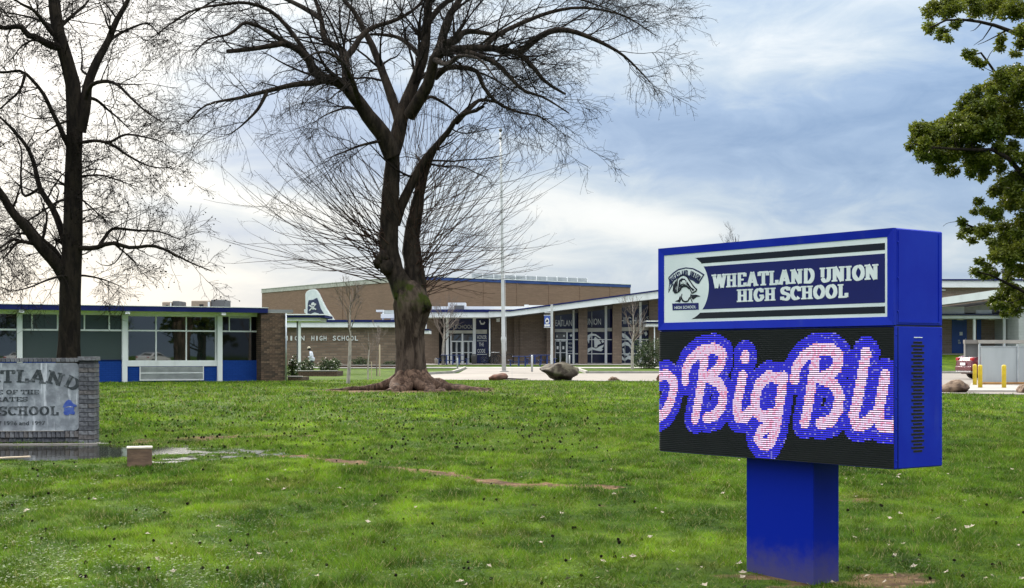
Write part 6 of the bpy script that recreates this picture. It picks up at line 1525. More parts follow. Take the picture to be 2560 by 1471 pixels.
stake(949, 862, 73.5, 'pale wooden tree stake close to the big trunk', 0.07); stake(929, 905, 61, 'short leaning stake of the middle sapling', 0.03)

# ------------------------------------------------------------------ shrubs
def shrub(label, px0_, px1_, pyt, pyb, Y, n, size=0.07, flowers=0):
    x = PX((px0_ + px1_) / 2, Y); z_ = PZ(pyb, Y) - 0.15
    rx = (px1_ - px0_) / 2 / FPX * Y; hz = (pyb - pyt) / FPX * Y + 0.15
    t_ = thing('shrub', label, 'shrub', (x, Y, z_))
    st = []
    for k in range(7):
        a = rng.uniform(0, 6.28); st.append((resample([(0.05 * math.cos(a), 0.05 * math.sin(a), 0), (0.3 * rx * math.cos(a), 0.3 * rx * math.sin(a), hz * 0.5), (0.6 * rx * math.cos(a), 0.6 * rx * math.sin(a), hz * 0.85)], 6), np.linspace(0.03, 0.01, 6)))
    np_mesh('stems', *tubes(*stackK(st), 5), 'bark_dark', t_)
    u = rng.normal(size=(n, 3)); u /= np.linalg.norm(u, axis=1, keepdims=True); u *= (0.55 + 0.5 * rng.random((n, 1)) ** 0.6)
    lump = 1 + 0.28 * np.sin(u[:, :1] * 5 + rng.uniform(0, 6)) * np.sin(u[:, 2:] * 6 + rng.uniform(0, 6)) + 0.15 * np.sin(u[:, 1:2] * 11 + u[:, :1] * 9)
    p = u * lump * np.array([rx, rx * 0.8, hz * 0.5]) + np.array([0, 0, hz * 0.52]); p[:, 2] = np.maximum(p[:, 2], 0.04)
    V, F = leaves(p, size, 0.0)
    leaf_obj('foliage', V, F, 'leaf_shrub', t_, np.clip(0.4 + 0.25 * np.sin(u[:, 0] * 8) * np.sin(u[:, 2] * 7) + 0.15 * rng.normal(size=n), 0, 1))
    for k in range(flowers):
        q = u[k] * np.array([rx, rx * 0.8, hz * 0.5]) * 1.05 + np.array([0, 0, hz * 0.55]); q[1] = -abs(q[1])
        MB().lathe([(0.02, 0), (0.055, 0.03), (0.03, 0.06)], 7, q[0], q[1]).build('flower', 'letter_white', t_).location.z = q[2]
shrub('dark shrub with white flowers behind the low planter at the pier', 718, 746, 896, 950, 62, 1800, 0.07, 7)
shrub('low dark hedge in front of the person in white', 742, 786, 902, 930, 75, 1800, 0.08)
shrub('round green shrub in the planter right of the person', 798, 842, 899, 930, 75.5, 2200, 0.08)
shrub('shrub behind the round planter shrub, against the office wall', 826, 852, 898, 916, 95, 900, 0.09)
shrub('low bush against the office wall behind the pale sapling', 880, 924, 897, 917, 104, 1200, 0.1)
shrub('large round green shrub left of the blue sign', 1585, 1655, 853, 925, 101, 5200, 0.11)
shrub('low dark bush at the foot of the office wall beside the big trunk', 955, 1000, 903, 917, 104, 900, 0.1)
# ================================================================== MONUMENT SIGN (brick)
MT = R(5.0)
MXr, MYr = PX(236, 24.0), 24.0
mon = thing('monument_sign', 'weathered grey concrete school sign framed in dark brick beside the puddle', 'sign', (MXr, MYr, -0.47), MT)
m, t, b = new_mat('monument_concrete')
co = t.new('ShaderNodeTexCoord').outputs['Object']
n1 = t.noise(t.mapping(co, (1, 1, 0.12)), 9, 6, 0.6); n2 = t.noise(co, 5, 7, 0.65); n3 = t.noise(co, 1.6, 4)
c = t.mix(t.smooth(n2, 0.35, 0.68), (0.20, 0.215, 0.235), (0.40, 0.425, 0.45))
c = t.mix(t.math('MULTIPLY', t.smooth(n1, 0.58, 0.68), 0.75), c, (0.70, 0.72, 0.75))
c = t.mix(t.math('MULTIPLY', t.smooth(n3, 0.48, 0.66), 0.6), c, (0.17, 0.17, 0.19))
t.set(b.inputs['Base Color'], c); b.inputs['Roughness'].default_value = 0.9
bn = t.new('ShaderNodeBump'); bn.inputs['Strength'].default_value = 0.5; bn.inputs['Distance'].default_value = 0.01
t.set(bn.inputs['Height'], n2); t.l.new(bn.outputs[0], b.inputs['Normal'])
plain('monument_mortar', (0.030, 0.030, 0.032), (0.05, 0.05, 0.052), 12, 0.95)
for k, (c1, c2) in enumerate((((0.16, 0.16, 0.172), (0.085, 0.085, 0.098)), ((0.115, 0.115, 0.125), (0.065, 0.065, 0.075)), ((0.21, 0.21, 0.22), (0.12, 0.115, 0.12)), ((0.16, 0.145, 0.14), (0.09, 0.08, 0.078)))):
    plain('monument_brick_%d' % k, c1, c2, 14, 0.85, 0.5, lo=0.4, hi=0.6)
plain('engraved', (0.030, 0.038, 0.042), (0.16, 0.17, 0.18), 14, 0.7, lo=0.45, hi=0.75)
plain('emblem_blue', (0.035, 0.075, 0.36), (0.08, 0.14, 0.42), 12, 0.6)
PWd = 0.265; MW = 3.7; H = 1.50
mon_core = MB()
mon_core.box(-PWd + 0.012, -0.012, 0.012, 0.40, 0, H - 0.01); mon_core.box(-MW + 0.012, -MW + PWd - 0.012, 0.012, 0.40, 0, H - 0.01)
mon_core.box(-MW + PWd - 0.011, -PWd + 0.011, 0.10, 0.34, 0.0, H - 0.09)
core = mon_core.build('core', 'monument_mortar', mon)
def mk(x0, x1, y0, y1, z0, z1):
    mb = MB().bevbox(-(x1 - x0) / 2, (x1 - x0) / 2, -(y1 - y0) / 2, (y1 - y0) / 2, -(z1 - z0) / 2, (z1 - z0) / 2, 0.004); return mb
BM = {}
def brick_at(x0, x1, y0, y1, z0, z1):
    key = (round(x1 - x0, 3), round(y1 - y0, 3), round(z1 - z0, 3), random.randrange(4))
    if key not in BM: BM[key] = mk(x0, x1, y0, y1, z0, z1).build('brick', 'monument_brick_%d' % key[3], mon).data; o = [x for x in mon.children if x.data == BM[key]][0]
    else: o = link('brick', BM[key], mon)
    o.location = ((x0 + x1) / 2 + random.uniform(-.002, .002), (y0 + y1) / 2 + random.uniform(-.003, .003), (z0 + z1) / 2)
ch_ = 0.0765; j = 0.009
nc = int((H - 0.06) / ch_)
for xr_ in (0.0, -MW + PWd):
    xl_ = xr_ - PWd
    for k in range(nc):
        z = 0.02 + k * ch_
        if k % 2: brick_at(xl_, xr_, 0, 0.13, z, z + ch_ - j); brick_at(xl_ + 0.14, xr_ + 0.0, 0.14, 0.27, z, z + ch_ - j); brick_at(xl_ + 0.14, xr_, 0.28, 0.41, z, z + ch_ - j)
        else:
            brick_at(xl_, xl_ + PWd * 0.58, 0, 0.20, z, z + ch_ - j); brick_at(xl_ + PWd * 0.58 + j, xr_, 0, 0.20, z, z + ch_ - j); brick_at(xl_ + 0.12, xr_, 0.21, 0.41, z, z + ch_ - j)
    # cap course
    brick_at(xl_ - 0.015, xr_ + 0.015, -0.015, 0.42, H - 0.055, H + 0.012)
# soldier course under the panel and rowlocks on top
x = -PWd - 0.004
while x > -MW + PWd + 0.1:
    brick_at(x - 0.068, x, 0.0, 0.20, 0.13, 0.235); brick_at(x - 0.068, x, 0.03, 0.40, H - 0.078, H - 0.012); x -= 0.0765
for k in range(14):
    a = -PWd - 0.004 - k * 0.235
    brick_at(a - 0.226, a, 0.04, 0.16, 0.05, 0.118)
MB().bevbox(-MW - 0.12, 0.08, -0.20, 0.62, -0.25, 0.035, 0.01).build('footing', 'concrete', mon)
MB().prism_xy([(0.081, -0.1), (0.9, 0.25), (1.15, 0.5), (0.6, 0.62), (0.081, 0.62)], -0.25, 0.028).build('footing_apron', 'concrete_pale', mon)
# concrete panel with rounded corners
X1, X0 = -PWd - 0.004, -MW + PWd + 0.004; Z0_, Z1_ = 0.245, H - 0.095; rc = 0.07
pts = arc(X1 - rc, Z1_ - rc, rc, rc, 0, 90, 6) + arc(X0 + rc, Z1_ - rc, rc, rc, 90, 180, 6) + arc(X0 + rc, Z0_ + rc, rc, rc, 180, 270, 6) + arc(X1 - rc, Z0_ + rc, rc, rc, 270, 360, 6)
mpanel = MB().prism_xz(pts, 0.035, 0.099).build('concrete_panel', 'monument_concrete', mon)
MB().bevbox(X0, X1 - 0.25, -0.012, 0.10, 0.2365, 0.2445, 0.002).build('ledge', 'concrete_pale', mon)
MF = Frame(MXr, MYr, MT)
def mp(px_, py_): s_ = MF.s(px_); return s_, MF.z(px_, py_) + 0.47
yb_ = 0.034
def mline(word, pxr, pxl, pyt, pyb, th, tz, place=None):
    (xa, zb__), (xb, zt__) = mp(pxl, pyb), mp(pxr, pyt)
    slab_line(mpanel, word, xa, xb, zb__, zt__, yb_, 0.006, 'engraved', th, tz, place=place)
cx_, zc_ = mp(20, 957)
def arch(cx, lx, lz):   # name set on an arch: letters sink and turn to the right
    d_ = cx - cx_; a = -0.30 * d_ - (0.32 * max(0.0, d_ - 0.62) if d_ > 0 else 0); sink = -0.30 * max(0, abs(d_) - 0.45) ** 2 * 1.1
    return cx + math.cos(a) * lx - math.sin(a) * lz * 1.0, zc_ + sink + math.sin(a) * lx + math.cos(a) * lz
(xa, _), (xb, zt__) = mp(-170, 957), mp(193, 925)
slab_line(mpanel, 'WHEATLAND', xa, xb, zc_, zt__, yb_, 0.006, 'engraved', 0.20, 0.08, place=arch)
mline('HOME OF THE', 97, -62, 975, 986, 0.16, 0.08); mline('PIRATES', 69, -40, 993, 1004, 0.16, 0.08)
mline('UNION HIGH SCHOOL', 146, -250, 1016, 1040, 0.20, 0.08)
(xa, zb__), (xb, zt__) = mp(-70, 1064), mp(112, 1053)
text_fit('lettering', 'Classes of 1996 and 1997', xa, xb, zb__, zt__, yb_, 0.005, 'engraved', mpanel, 0.01, False)
def mpoly(pts, name, mat, d_): return MB().prism_xz([mp(a / 4.55, 880 + b_ / 4.55) for a, b_ in pts], yb_ - d_, yb_ + 0.002).build(name, mat, mpanel)
mpoly([(708, 632), (722, 600), (745, 565), (772, 545), (800, 552), (825, 585), (872, 612), (862, 622), (836, 630), (840, 652), (834, 668), (850, 690), (838, 716), (790, 708), (770, 724), (730, 716), (716, 690), (728, 668), (722, 648), (734, 636)], 'emblem', 'emblem_blue', 0.005)
mpoly([(742, 628), (780, 618), (826, 624), (822, 634), (780, 628), (744, 638)], 'emblem_band', 'monument_concrete', 0.007)

# ================================================================== BLOCK BOX ON THE LAWN
bx_, by_ = PX(349, 19.3), 19.3
box_ = thing('utility_box', 'small brown weathered box with pale top on the wet grass', 'box', (bx_, by_, float(gz(bx_, by_)) - 0.05), R(14))
MB().bevbox(-0.165, 0.165, -0.12, 0.16, 0, 0.285, 0.006).build('body', 'block_wood', box_)
MB().bevbox(-0.172, 0.172, -0.127, 0.167, 0.286, 0.310, 0.005).build('lid', 'block_top', box_)
MB().bevbox(-0.175, 0.175, -0.13, 0.17, 0.0, 0.035, 0.004).build('skirt', 'block_wood', box_)
pl = thing('plank', 'broken pale plank lying in the wet grass left of the box', 'plank', (PX(20, 20.2), 20.2, float(gz(PX(20, 20.2), 20.2)) + 0.02), R(40))
MB().bevbox(-0.32, 0.32, -0.035, 0.035, 0, 0.022, 0.004).build('board', 'stake_wood', pl); MB().bevbox(-0.25, -0.2, -0.02, 0.02, -0.06, 0.0, 0.003).build('cleat', 'stake_wood', pl)

# ================================================================== BOULDERS
def boulder(label, px0_, px1_, pyt, pyb, Y, mat, seed, prof=None, dz=0.0):
    x = PX((px0_ + px1_) / 2, Y); z_ = float(gz(x, Y)); hx = (px1_ - px0_) / 2 / FPX * Y; hz = (pyb - pyt) / FPX * Y
    r_ = np.random.default_rng(seed); na, nb = 22, 36; V = np.empty((na, nb, 3))
    dirs = r_.normal(size=(18, 3)); dirs /= np.linalg.norm(dirs, axis=1, keepdims=True); offs = r_.uniform(0.66, 0.95, 18)
    for a in range(na):
        ph = math.pi * a / (na - 1)
        for b_ in range(nb):
            th_ = 2 * math.pi * b_ / nb; d_ = np.array([math.sin(ph) * math.cos(th_), math.sin(ph) * math.sin(th_), math.cos(ph)])
            q = dirs @ d_; rr = np.min(np.where(q > 0.2, offs / np.maximum(q, 0.2), 9)); rr = min(rr, 1.05)
            V[a, b_] = d_ * rr
    D_ = V / np.linalg.norm(V, axis=2, keepdims=True); wav = sum(np.sin(D_ @ (r_.normal(size=3) * f_) + r_.uniform(0, 6)) * 0.5 / f_ for f_ in (3, 4, 5, 7, 9, 12))
    V = V * (1 + 0.35 * wav[..., None]) + 0.018 * r_.normal(size=V.shape)
    V = V.reshape(-1, 3); V = V / np.array([np.abs(V[:, 0]).max(), np.abs(V[:, 1]).max(), np.abs(V[:, 2]).max()])
    zz = V[:, 2] * 0.5 + 0.5
    if prof: V[:, 0] = V[:, 0] * np.interp(zz, [p[0] for p in prof], [p[1] for p in prof]) + np.interp(zz, [p[0] for p in prof], [p[2] for p in prof])
    V = V * np.array([hx, hx * 0.75, 0]) + np.stack([0 * zz, 0 * zz, zz * (hz + 0.10) - 0.10], 1)
    i = (np.arange(na - 1)[:, None] * nb + np.arange(nb)[None]).ravel(); i2 = (np.arange(na - 1)[:, None] * nb + (np.arange(nb) + 1)[None] % nb).ravel()
    o = np_mesh('boulder', V, np.stack([i, i + nb, i2 + nb, i2], 1), mat); o.location = (x, Y, z_)
    return tag(o, label, 'boulder', 'boulders along the driveway')
boulder('big mottled grey boulder at the lawn edge, largest of the rocks', 1343, 1449, 901, 952, 60.2, 'boulder_grey', 3, [(0, 0.55, 0.18), (0.3, 0.85, 0.10), (0.65, 1.0, 0.0), (1, 0.75, -0.05)])
boulder('low flat reddish rock left of the big grey boulder', 1213, 1271, 933, 952, 60.6, 'boulder_red', 5, [(0, 0.9, -0.1), (0.5, 1.0, 0.0), (1, 0.6, 0.35)])
boulder('small brown rock at the lawn edge right of the big grey boulder', 1518, 1550, 940, 953.5, 59.4, 'boulder_tan', 8)
boulder('reddish rock half hidden behind the left edge of the blue sign', 1640, 1672, 936, 957, 57.5, 'boulder_red', 11)
boulder('tan boulder beside the yellow bollards right of the blue sign', 2344, 2429, 948, 982, 41.2, 'boulder_tan', 21, [(0, 1.0, 0), (0.5, 0.95, 0.02), (1, 0.6, 0.1)])
boulder('brown rock cut off by the right edge of the picture', 2538, 2600, 962, 986, 40.6, 'boulder_tan', 27)
st_ = MB().tube([(-0.6, 0, 0.03), (-0.2, 0.02, 0.045), (0.3, 0, 0.03), (0.62, -0.02, 0.04)], [0.03, 0.035, 0.03, 0.02], 7).build('fallen_branch', 'bark_dark')
st_.location = (PX(1284, 60.8), 60.8, float(gz(PX(1284, 60.8), 60.8)) + 0.02); tag(st_, 'dark stick lying on the driveway beside the flat rock', 'stick')

# ================================================================== FLAGPOLE AND POSTS
Y = 88.0; x = PX(1260, Y); z_ = float(gz(x, Y)) + 0.01
fp = thing('flagpole', 'tall bare white flagpole in front of the school', 'flagpole', (x, Y, z_))
H_ = PZ(331, Y) - z_; ln = PX(1251.5, Y) - x
pole = MB().tube([(ln * f, 0, H_ * f) for f in (0, .12, .135, .14, .15, .4, .75, 1.0)], [0.135, 0.13, 0.165, 0.165, 0.12, 0.10, 0.07, 0.045], 14).build('pole', 'pole_white', fp, True)
MB().lathe([(0.02, 0), (0.06, 0.02), (0.12, 0.10), (0.12, 0.16), (0.06, 0.24), (0.01, 0.26)], 10).build('finial', 'unit_grey', fp, True).location = (ln, 0, H_)
MB().lathe([(0.09, 0), (0.10, 0.04), (0.09, 0.12)], 10).build('truck', 'unit_grey', fp, True).location = (ln, 0, H_ - 0.45)
MB().tube([(ln * 0.98 + 0.09, -0.1, H_ * 0.97), (0.16, -0.14, 1.3)], 0.008, 5).build('halyard', 'white_paint', fp)
MB().lathe([(0.30, 0), (0.30, 0.05), (0.2, 0.10)], 14).build('base_collar', 'concrete_pale', fp, True)

Y = 99.0; x = PX(1379.5, Y); z_ = float(gz(x, Y))
lp = thing('banner_pole', 'white light pole carrying a small blue school banner', 'lamp post', (x, Y, z_))
def q_(a, b_): return PX(a, Y) - x, PZ(b_, Y) - z_
w0 = 3.0 / FPX * Y
MB().bevbox(-w0, w0, -w0, w0, 0, q_(0, 762)[1], 0.01).build('pole', 'pole_white', lp)
(xa, za), (xb, zb_) = q_(1360.5, 818), q_(1375.5, 789.5)
bn_ = MB().box(xa, xb, -0.02, 0.02, za, zb_).build('banner', 'emblem_blue', lp)
mb = MB(); mb.box(xa - 0.03, -w0, -0.02, 0.02, zb_ + 0.001, zb_ + 0.05); mb.box(xa - 0.03, -w0, -0.02, 0.02, za - 0.05, za - 0.001); mb.build('bracket', 'pole_white', lp)
def bp(pts, mat, d_, name): return MB().prism_xz([q_(1300 + a / 7.04, 760 + b_ / 7.04) for a, b_ in pts], -0.02 - d_, -0.018).build(name, mat, bn_)
bp([(440, 300), (455, 260), (480, 245), (505, 265), (515, 310), (500, 350), (455, 350)], 'letter_white', 0.012, 'hat_shape'); bp([(450, 320), (475, 270), (500, 300), (490, 318)], 'navy', 0.02, 'hat_crown')
bp([(430, 365), (522, 360), (522, 395), (430, 400)], 'letter_white', 0.012, 'name_strip')
MB().box(xa + 0.02, -w0, -0.03, 0.03, q_(0, 783)[1], q_(0, 783)[1] + 0.06).build('arm', 'pole_white', lp)

def post_thing(label, px_, pyt, pyb, Y, wpx, mat='pole_white'):
    x = PX(px_, Y); z_ = float(gz(x, Y)); w_ = wpx / 2 / FPX * Y
    t_ = thing('guard_post', label, 'bollard', (x, Y, z_ - 0.05))
    h = PZ(pyt, Y) - z_ + 0.05
    MB().lathe([(w_, 0), (w_, h - 0.04), (w_ * 0.7, h)], 12).build('post', mat, t_, True); MB().lathe([(w_ * 1.6, 0), (w_ * 1.6, 0.07), (w_ * 1.05, 0.09)], 12).build('base_ring', 'concrete', t_, True)
post_thing('short white post standing in front of the left picnic table', 1143.5, 895, 923, 100, 3.6)
post_thing('taller white post standing left of the big grey boulder', 1330, 888, 933, 88, 5.0)
post_thing('pale post in front of the glazed doors', 1377, 888, 915, 110, 3.5); post_thing('short pale post right of the glazed doors', 1423.5, 888, 912, 112, 4)

def bollard(label, px_, Y):
    x = PX(px_, Y); z_ = float(gz(x, Y)); h = 0.78
    t_ = thing('yellow_bollard', label, 'bollard', (x, Y, z_ - 0.05), 0, 'yellow bollards')
    r_ = 0.07
    MB().lathe([(r_, 0), (r_, h)] + [(r_ * math.cos(R(a)), h + r_ * 0.75 * math.sin(R(a))) for a in (20, 45, 65, 85)], 18).build('sleeve', 'yellow_paint', t_, True); MB().lathe([(r_ + 0.03, 0), (r_ + 0.03, 0.055), (r_, 0.07)], 18).build('collar', 'concrete_pale', t_, True)
bollard('leftmost yellow bollard, partly behind another one', 2437, 49.5); bollard('yellow bollard at the left corner of the grey metal panels', 2450.5, 45.2); bollard('yellow bollard standing alone in front of the grey metal panels', 2510, 45.0)

# ================================================================== METAL ENCLOSURE
Y = 50.5; ex = PX(2500, Y); ez_ = float(gz(ex, Y))
en = thing('metal_enclosure', 'grey sheet metal enclosure with galvanised posts behind the yellow bollards', 'enclosure', (ex, Y, ez_))
def qe(a, b_, yy=Y): return PX(a, yy) - ex, PZ(b_, yy) - ez_
def eb(name, a, b_, c_, d_, y0, y1, mat):
    (x0, z1), (x1, z0) = qe(a, c_, Y + y0), qe(b_, d_, Y + y0); return MB().box(x0, x1, y0, y1, z0, z1).build(name, mat, en)
for k, (a, b_) in enumerate(((2453, 2541.5), (2547.5, 2640))):
    p_ = eb('panel', a, b_, 867.5, 959.5, 0.0, 0.03, 'grey_metal')
    for (c_, d_, e_, f_) in ((a, b_, 865.5, 867.4), (a, b_, 959.6, 961.5)): eb('panel_rail', c_, d_, e_, f_, -0.02, 0.05, 'galvanised').parent = p_
for a in (2449, 2544.5, 2643): eb('post', a - 2, a + 2, 861, 973, -0.03, 0.03, 'galvanised')
eb('top_beam', 2446, 2660, 850.5, 859, 2.5, 2.75, 'concrete_pale'); eb('top_beam', 2412, 2445.5, 850, 859.5, 2.55, 2.75, 'concrete'); eb('dark_wall', 2413.5, 2452, 859.6, 893, 2.7, 2.9, 'unit_grey')
for a in (2449, 2511, 2580): eb('back_post', a - 1.5, a + 1.5, 859.1, 972, 2.5, 2.6, 'galvanised')
(x0, z1), (x1, z0) = qe(2440, 962), qe(2660, 972)
MB().bevbox(x0, x1, -0.4, -0.15, -0.02, 0.13, 0.02).build('timber_sill', 'rust_wood', en)
MB().prism_xy([(PX(2420, 41.6) - ex, 41.6 - Y), (PX(2700, 41.6) - ex, 41.2 - Y), (PX(2700, 52.5) - ex, 3.2), (PX(2432, 53.5) - ex, 3.2)], -0.15, 0.045).build('pad', 'concrete_pale', en)

# ================================================================== CARS
def car(name, label, paint, loc, rotz, group=None):
    c = thing(name, label, 'car', loc, rotz, group)
    # side profile (x along the car, rear at -2.1), lofted across the width
    prof = [(-2.12, 0.42), (-2.16, 0.60), (-2.13, 0.82), (-2.08, 0.98), (-1.95, 1.05), (-1.55, 1.10), (-0.95, 1.42), (-0.2, 1.47), (0.35, 1.42), (1.0, 1.08), (1.25, 1.00), (1.95, 0.86), (2.12, 0.66), (2.14, 0.44), (1.95, 0.24), (-1.9, 0.24)]
    def loft(yy, inset):
        out = []
        for x, z in prof:
            k = 1.0 if z < 1.0 else 1.0 - 0.24 * (z - 1.0) / 0.47
            out.append((x * (1 - inset * 0.03), yy * 0.92 * k, z - (0.02 * inset)))
        return out
    ys = [-1, -0.97, -0.8, 0.8, 0.97, 1]; vs = []; fs = []; n = len(prof)
    for y_ in ys: vs += loft(y_, 1.0 if abs(y_) == 1 else (0.4 if abs(y_) == 0.97 else 0.0))
    for a in range(len(ys) - 1):
        for k in range(n): fs.append((a * n + k, a * n + (k + 1) % n, (a + 1) * n + (k + 1) % n, (a + 1) * n + k))
    fs += [tuple(range(n - 1, -1, -1)), tuple(range((len(ys) - 1) * n, len(ys) * n))]
    body = MB().add(vs, fs).build('body', paint, c, False)
    def side_poly(pts, s_, d_, mat, nm):
        v = []
        for x, z in pts:
            k = 1.0 if z < 1.0 else 1.0 - 0.24 * (z - 1.0) / 0.47; v.append((x, s_ * (0.92 * k + d_), z - 0.02))
        v2 = [(x, y_ - s_ * 0.03, z) for x, y_, z in v]; k = len(v)
        f = [tuple(range(k)) if s_ < 0 else tuple(range(k - 1, -1, -1))] + [(i, (i + 1) % k, k + (i + 1) % k, k + i) for i in range(k)]
        return MB().add(v + v2, f).build(nm, mat, body)
    for s_ in (-1, 1):
        side_poly([(-1.35, 1.08), (-0.92, 1.34), (-0.7, 1.38), (-0.42, 1.39), (-0.42, 1.08)], s_, 0.008, 'pane_black', 'side_window'); side_poly([(-0.36, 1.08), (-0.36, 1.39), (0.28, 1.36), (0.82, 1.08)], s_, 0.008, 'pane_black', 'side_window')
        side_poly([(-1.42, 1.05), (-0.96, 1.37), (-0.92, 1.34), (-1.35, 1.08), (0.85, 1.08), (0.9, 1.05)], s_, 0.012, 'rim', 'window_trim')
        for x in (-1.32, 1.32):
            wl = MB().tube([(x, s_ * 0.72, 0.33), (x, s_ * 0.93, 0.33)], 0.33, 20).build('wheel', 'rubber', c, False); MB().tube([(x, s_ * 0.92, 0.33), (x, s_ * 0.94, 0.33)], 0.21, 16).build('rim', 'rim', wl)
        MB().bevbox(-2.15, -1.92, s_ * 0.60 if s_ > 0 else -0.90, 0.90 if s_ > 0 else -0.60, 0.82, 0.97, 0.03).build('tail_lamp', 'lamp_red', c); MB().bevbox(1.95, 2.08, s_ * 0.55 if s_ > 0 else -0.88, 0.88 if s_ > 0 else -0.55, 0.66, 0.80, 0.03).build('headlight', 'panel_white', c)
    MB().add([(-1.50, -0.66, 1.145), (-1.50, 0.66, 1.145), (-1.02, 0.56, 1.40), (-1.02, -0.56, 1.40)], [(0, 3, 2, 1)]).build('rear_window', 'pane_black', body); MB().add([(0.97, -0.68, 1.12), (0.97, 0.68, 1.12), (0.42, 0.58, 1.41), (0.42, -0.58, 1.41)], [(0, 1, 2, 3)]).build('windscreen', 'pane_black', body)
    MB().bevbox(-2.20, -2.05, -0.85, 0.85, 0.36, 0.58, 0.04).build('bumper', paint, c); MB().box(-2.21, -2.195, -0.26, 0.26, 0.62, 0.74).build('number_plate', 'white_paint', c); MB().bevbox(-2.19, -2.02, -0.8, 0.8, 0.30, 0.37, 0.02).build('bumper_trim', 'rim', c)
    return c
cx0 = PX(2419, 62.0); car('parked_car', 'dark red car with its tail showing behind the yellow bollards', 'car_red', (cx0 + 2.22, 63.0, float(gz(cx0, 62)) + 0.02), R(6))
car('street_car', 'white car parked across the street, mirrored in the leftmost classroom window', 'car_white', (29.5, -24.0, float(gz(29.5, -24))), R(-18), 'white cars parked across the street'); car('street_car', 'white car parked across the street, mirrored in the middle classroom window bay', 'car_white', (46.0, -25.0, float(gz(46, -25))), R(-18), 'white cars parked across the street')

# ================================================================== PICNIC TABLES, BINS, BICYCLES
def picnic(label, px_, Y):
    x = PX(px_, Y); t_ = thing('picnic_table', label, 'picnic table', (x, Y, float(gz(x, Y)) + 0.04), R(4), 'blue picnic tables')
    MB().bevbox(-0.95, 0.95, -0.38, 0.38, 0.72, 0.77, 0.01).build('table_top', 'table_blue', t_)
    for s_ in (-1, 1): MB().bevbox(-1.30, -0.98, -0.38, 0.38, 0.43, 0.47, 0.01).build('bench', 'table_blue', t_).scale.x = s_
    for s_ in (-1, 1):
        MB().bevbox(s_ * 0.5 - 0.05, s_ * 0.5 + 0.05, -0.30, 0.30, 0, 0.719, 0.008).build('leg', 'table_blue', t_); MB().bevbox(s_ * 1.12 - 0.04, s_ * 1.12 + 0.04, -0.25, 0.25, 0, 0.429, 0.008).build('leg', 'table_blue', t_)
    MB().bevbox(-0.05, 0.05, -0.2, 0.2, 0.0, 0.719, 0.008).build('leg', 'table_blue', t_); MB().box(-1.1, 1.1, -0.04, 0.04, 0.30, 0.36).build('brace', 'table_blue', t_)
picnic('blue picnic table by the entrance doors left of the flagpole', 1132, 112); picnic('blue picnic table between the flagpole and the big grey boulder', 1313, 106); picnic('blue picnic table farther back, half hidden behind the big boulder', 1352, 114)
def bin_(label, px_, Y, w_, h, mat):
    x = PX(px_, Y); t_ = thing('trash_can', label, 'trash can', (x, Y, float(gz(x, Y)) + 0.04)); MB().lathe([(w_ * 0.85, 0), (w_, h * 0.9), (w_ * 1.06, h * 0.92), (w_ * 1.06, h)], 14).build('body', mat, t_, True); MB().lathe([(w_ * 1.0, h + 0.002), (w_ * 0.7, h + 0.08), (w_ * 0.2, h + 0.10)], 14).build('lid', 'black', t_, True)
bin_('pale trash can against the dark entrance wall', 1092, 116, 0.20, 0.42, 'cream'); bin_('dark trash can beside the entrance doors', 1185.5, 117, 0.24, 0.72, 'unit_grey')
def bicycle(label, px_, Y, rz):
    x = PX(px_, Y); t_ = thing('bicycle', label, 'bicycle', (x, Y, float(gz(x, Y)) + 0.045), rz, 'bicycles at the rack')
    for wx_ in (-0.52, 0.52):
        wl = MB().tube([(wx_ + 0.33 * math.cos(2 * math.pi * k / 20), 0, 0.34 + 0.33 * math.sin(2 * math.pi * k / 20)) for k in range(21)], 0.022, 6, False).build('wheel', 'rubber', t_); sp_ = MB()
        for k in range(6): a = math.pi * k / 6; sp_.tube([(wx_ + 0.32 * math.cos(a), 0, 0.34 + 0.32 * math.sin(a)), (wx_ - 0.32 * math.cos(a), 0, 0.34 - 0.32 * math.sin(a))], 0.003, 4)
        sp_.build('spokes', 'rim', wl)
    f_ = MB()
    for a, b_ in (((-0.52, 0.34), (-0.05, 0.32)), ((-0.05, 0.32), (-0.18, 0.80)), ((-0.18, 0.80), (-0.52, 0.34)), ((-0.05, 0.32), (0.36, 0.78)), ((-0.16, 0.74), (0.36, 0.80)), ((0.52, 0.34), (0.34, 0.92))): f_.tube([(a[0], 0, a[1]), (b_[0], 0, b_[1])], 0.02, 6)
    f_.build('frame', 'black', t_); MB().bevbox(-0.32, -0.05, -0.07, 0.07, 0.82, 0.88, 0.02).build('saddle', 'rubber', t_); MB().tube([(0.36, -0.28, 0.98), (0.33, -0.1, 0.95), (0.33, 0.1, 0.95), (0.36, 0.28, 0.98)], 0.016, 6).build('handlebar', 'white_paint', t_)
bicycle('dark bicycle leaning by the honor panel, left of two', 1224, 115.6, R(35)); bicycle('dark bicycle at the rack, right of two', 1236, 116.2, R(60))
x = PX(1250, 116.5); rk = thing('bike_rack', 'dark hooped bike rack behind the flagpole', 'bike rack', (x, 116.5, float(gz(x, 116.5)) + 0.04))
for k in range(2): MB().tube([(k * 0.95 - 0.5, 0, 0)] + [(k * 0.95 - 0.5 + 0.33 - 0.33 * math.cos(R(a)), 0, 0.5 + 0.33 * math.sin(R(a))) for a in range(0, 181, 20)] + [(k * 0.95 + 0.16, 0, 0)], 0.04, 8).build('hoop', 'black', rk, True)
MB().box(-0.55, 1.2, -0.03, 0.03, 0.0, 0.04).build('base_rail', 'black', rk)

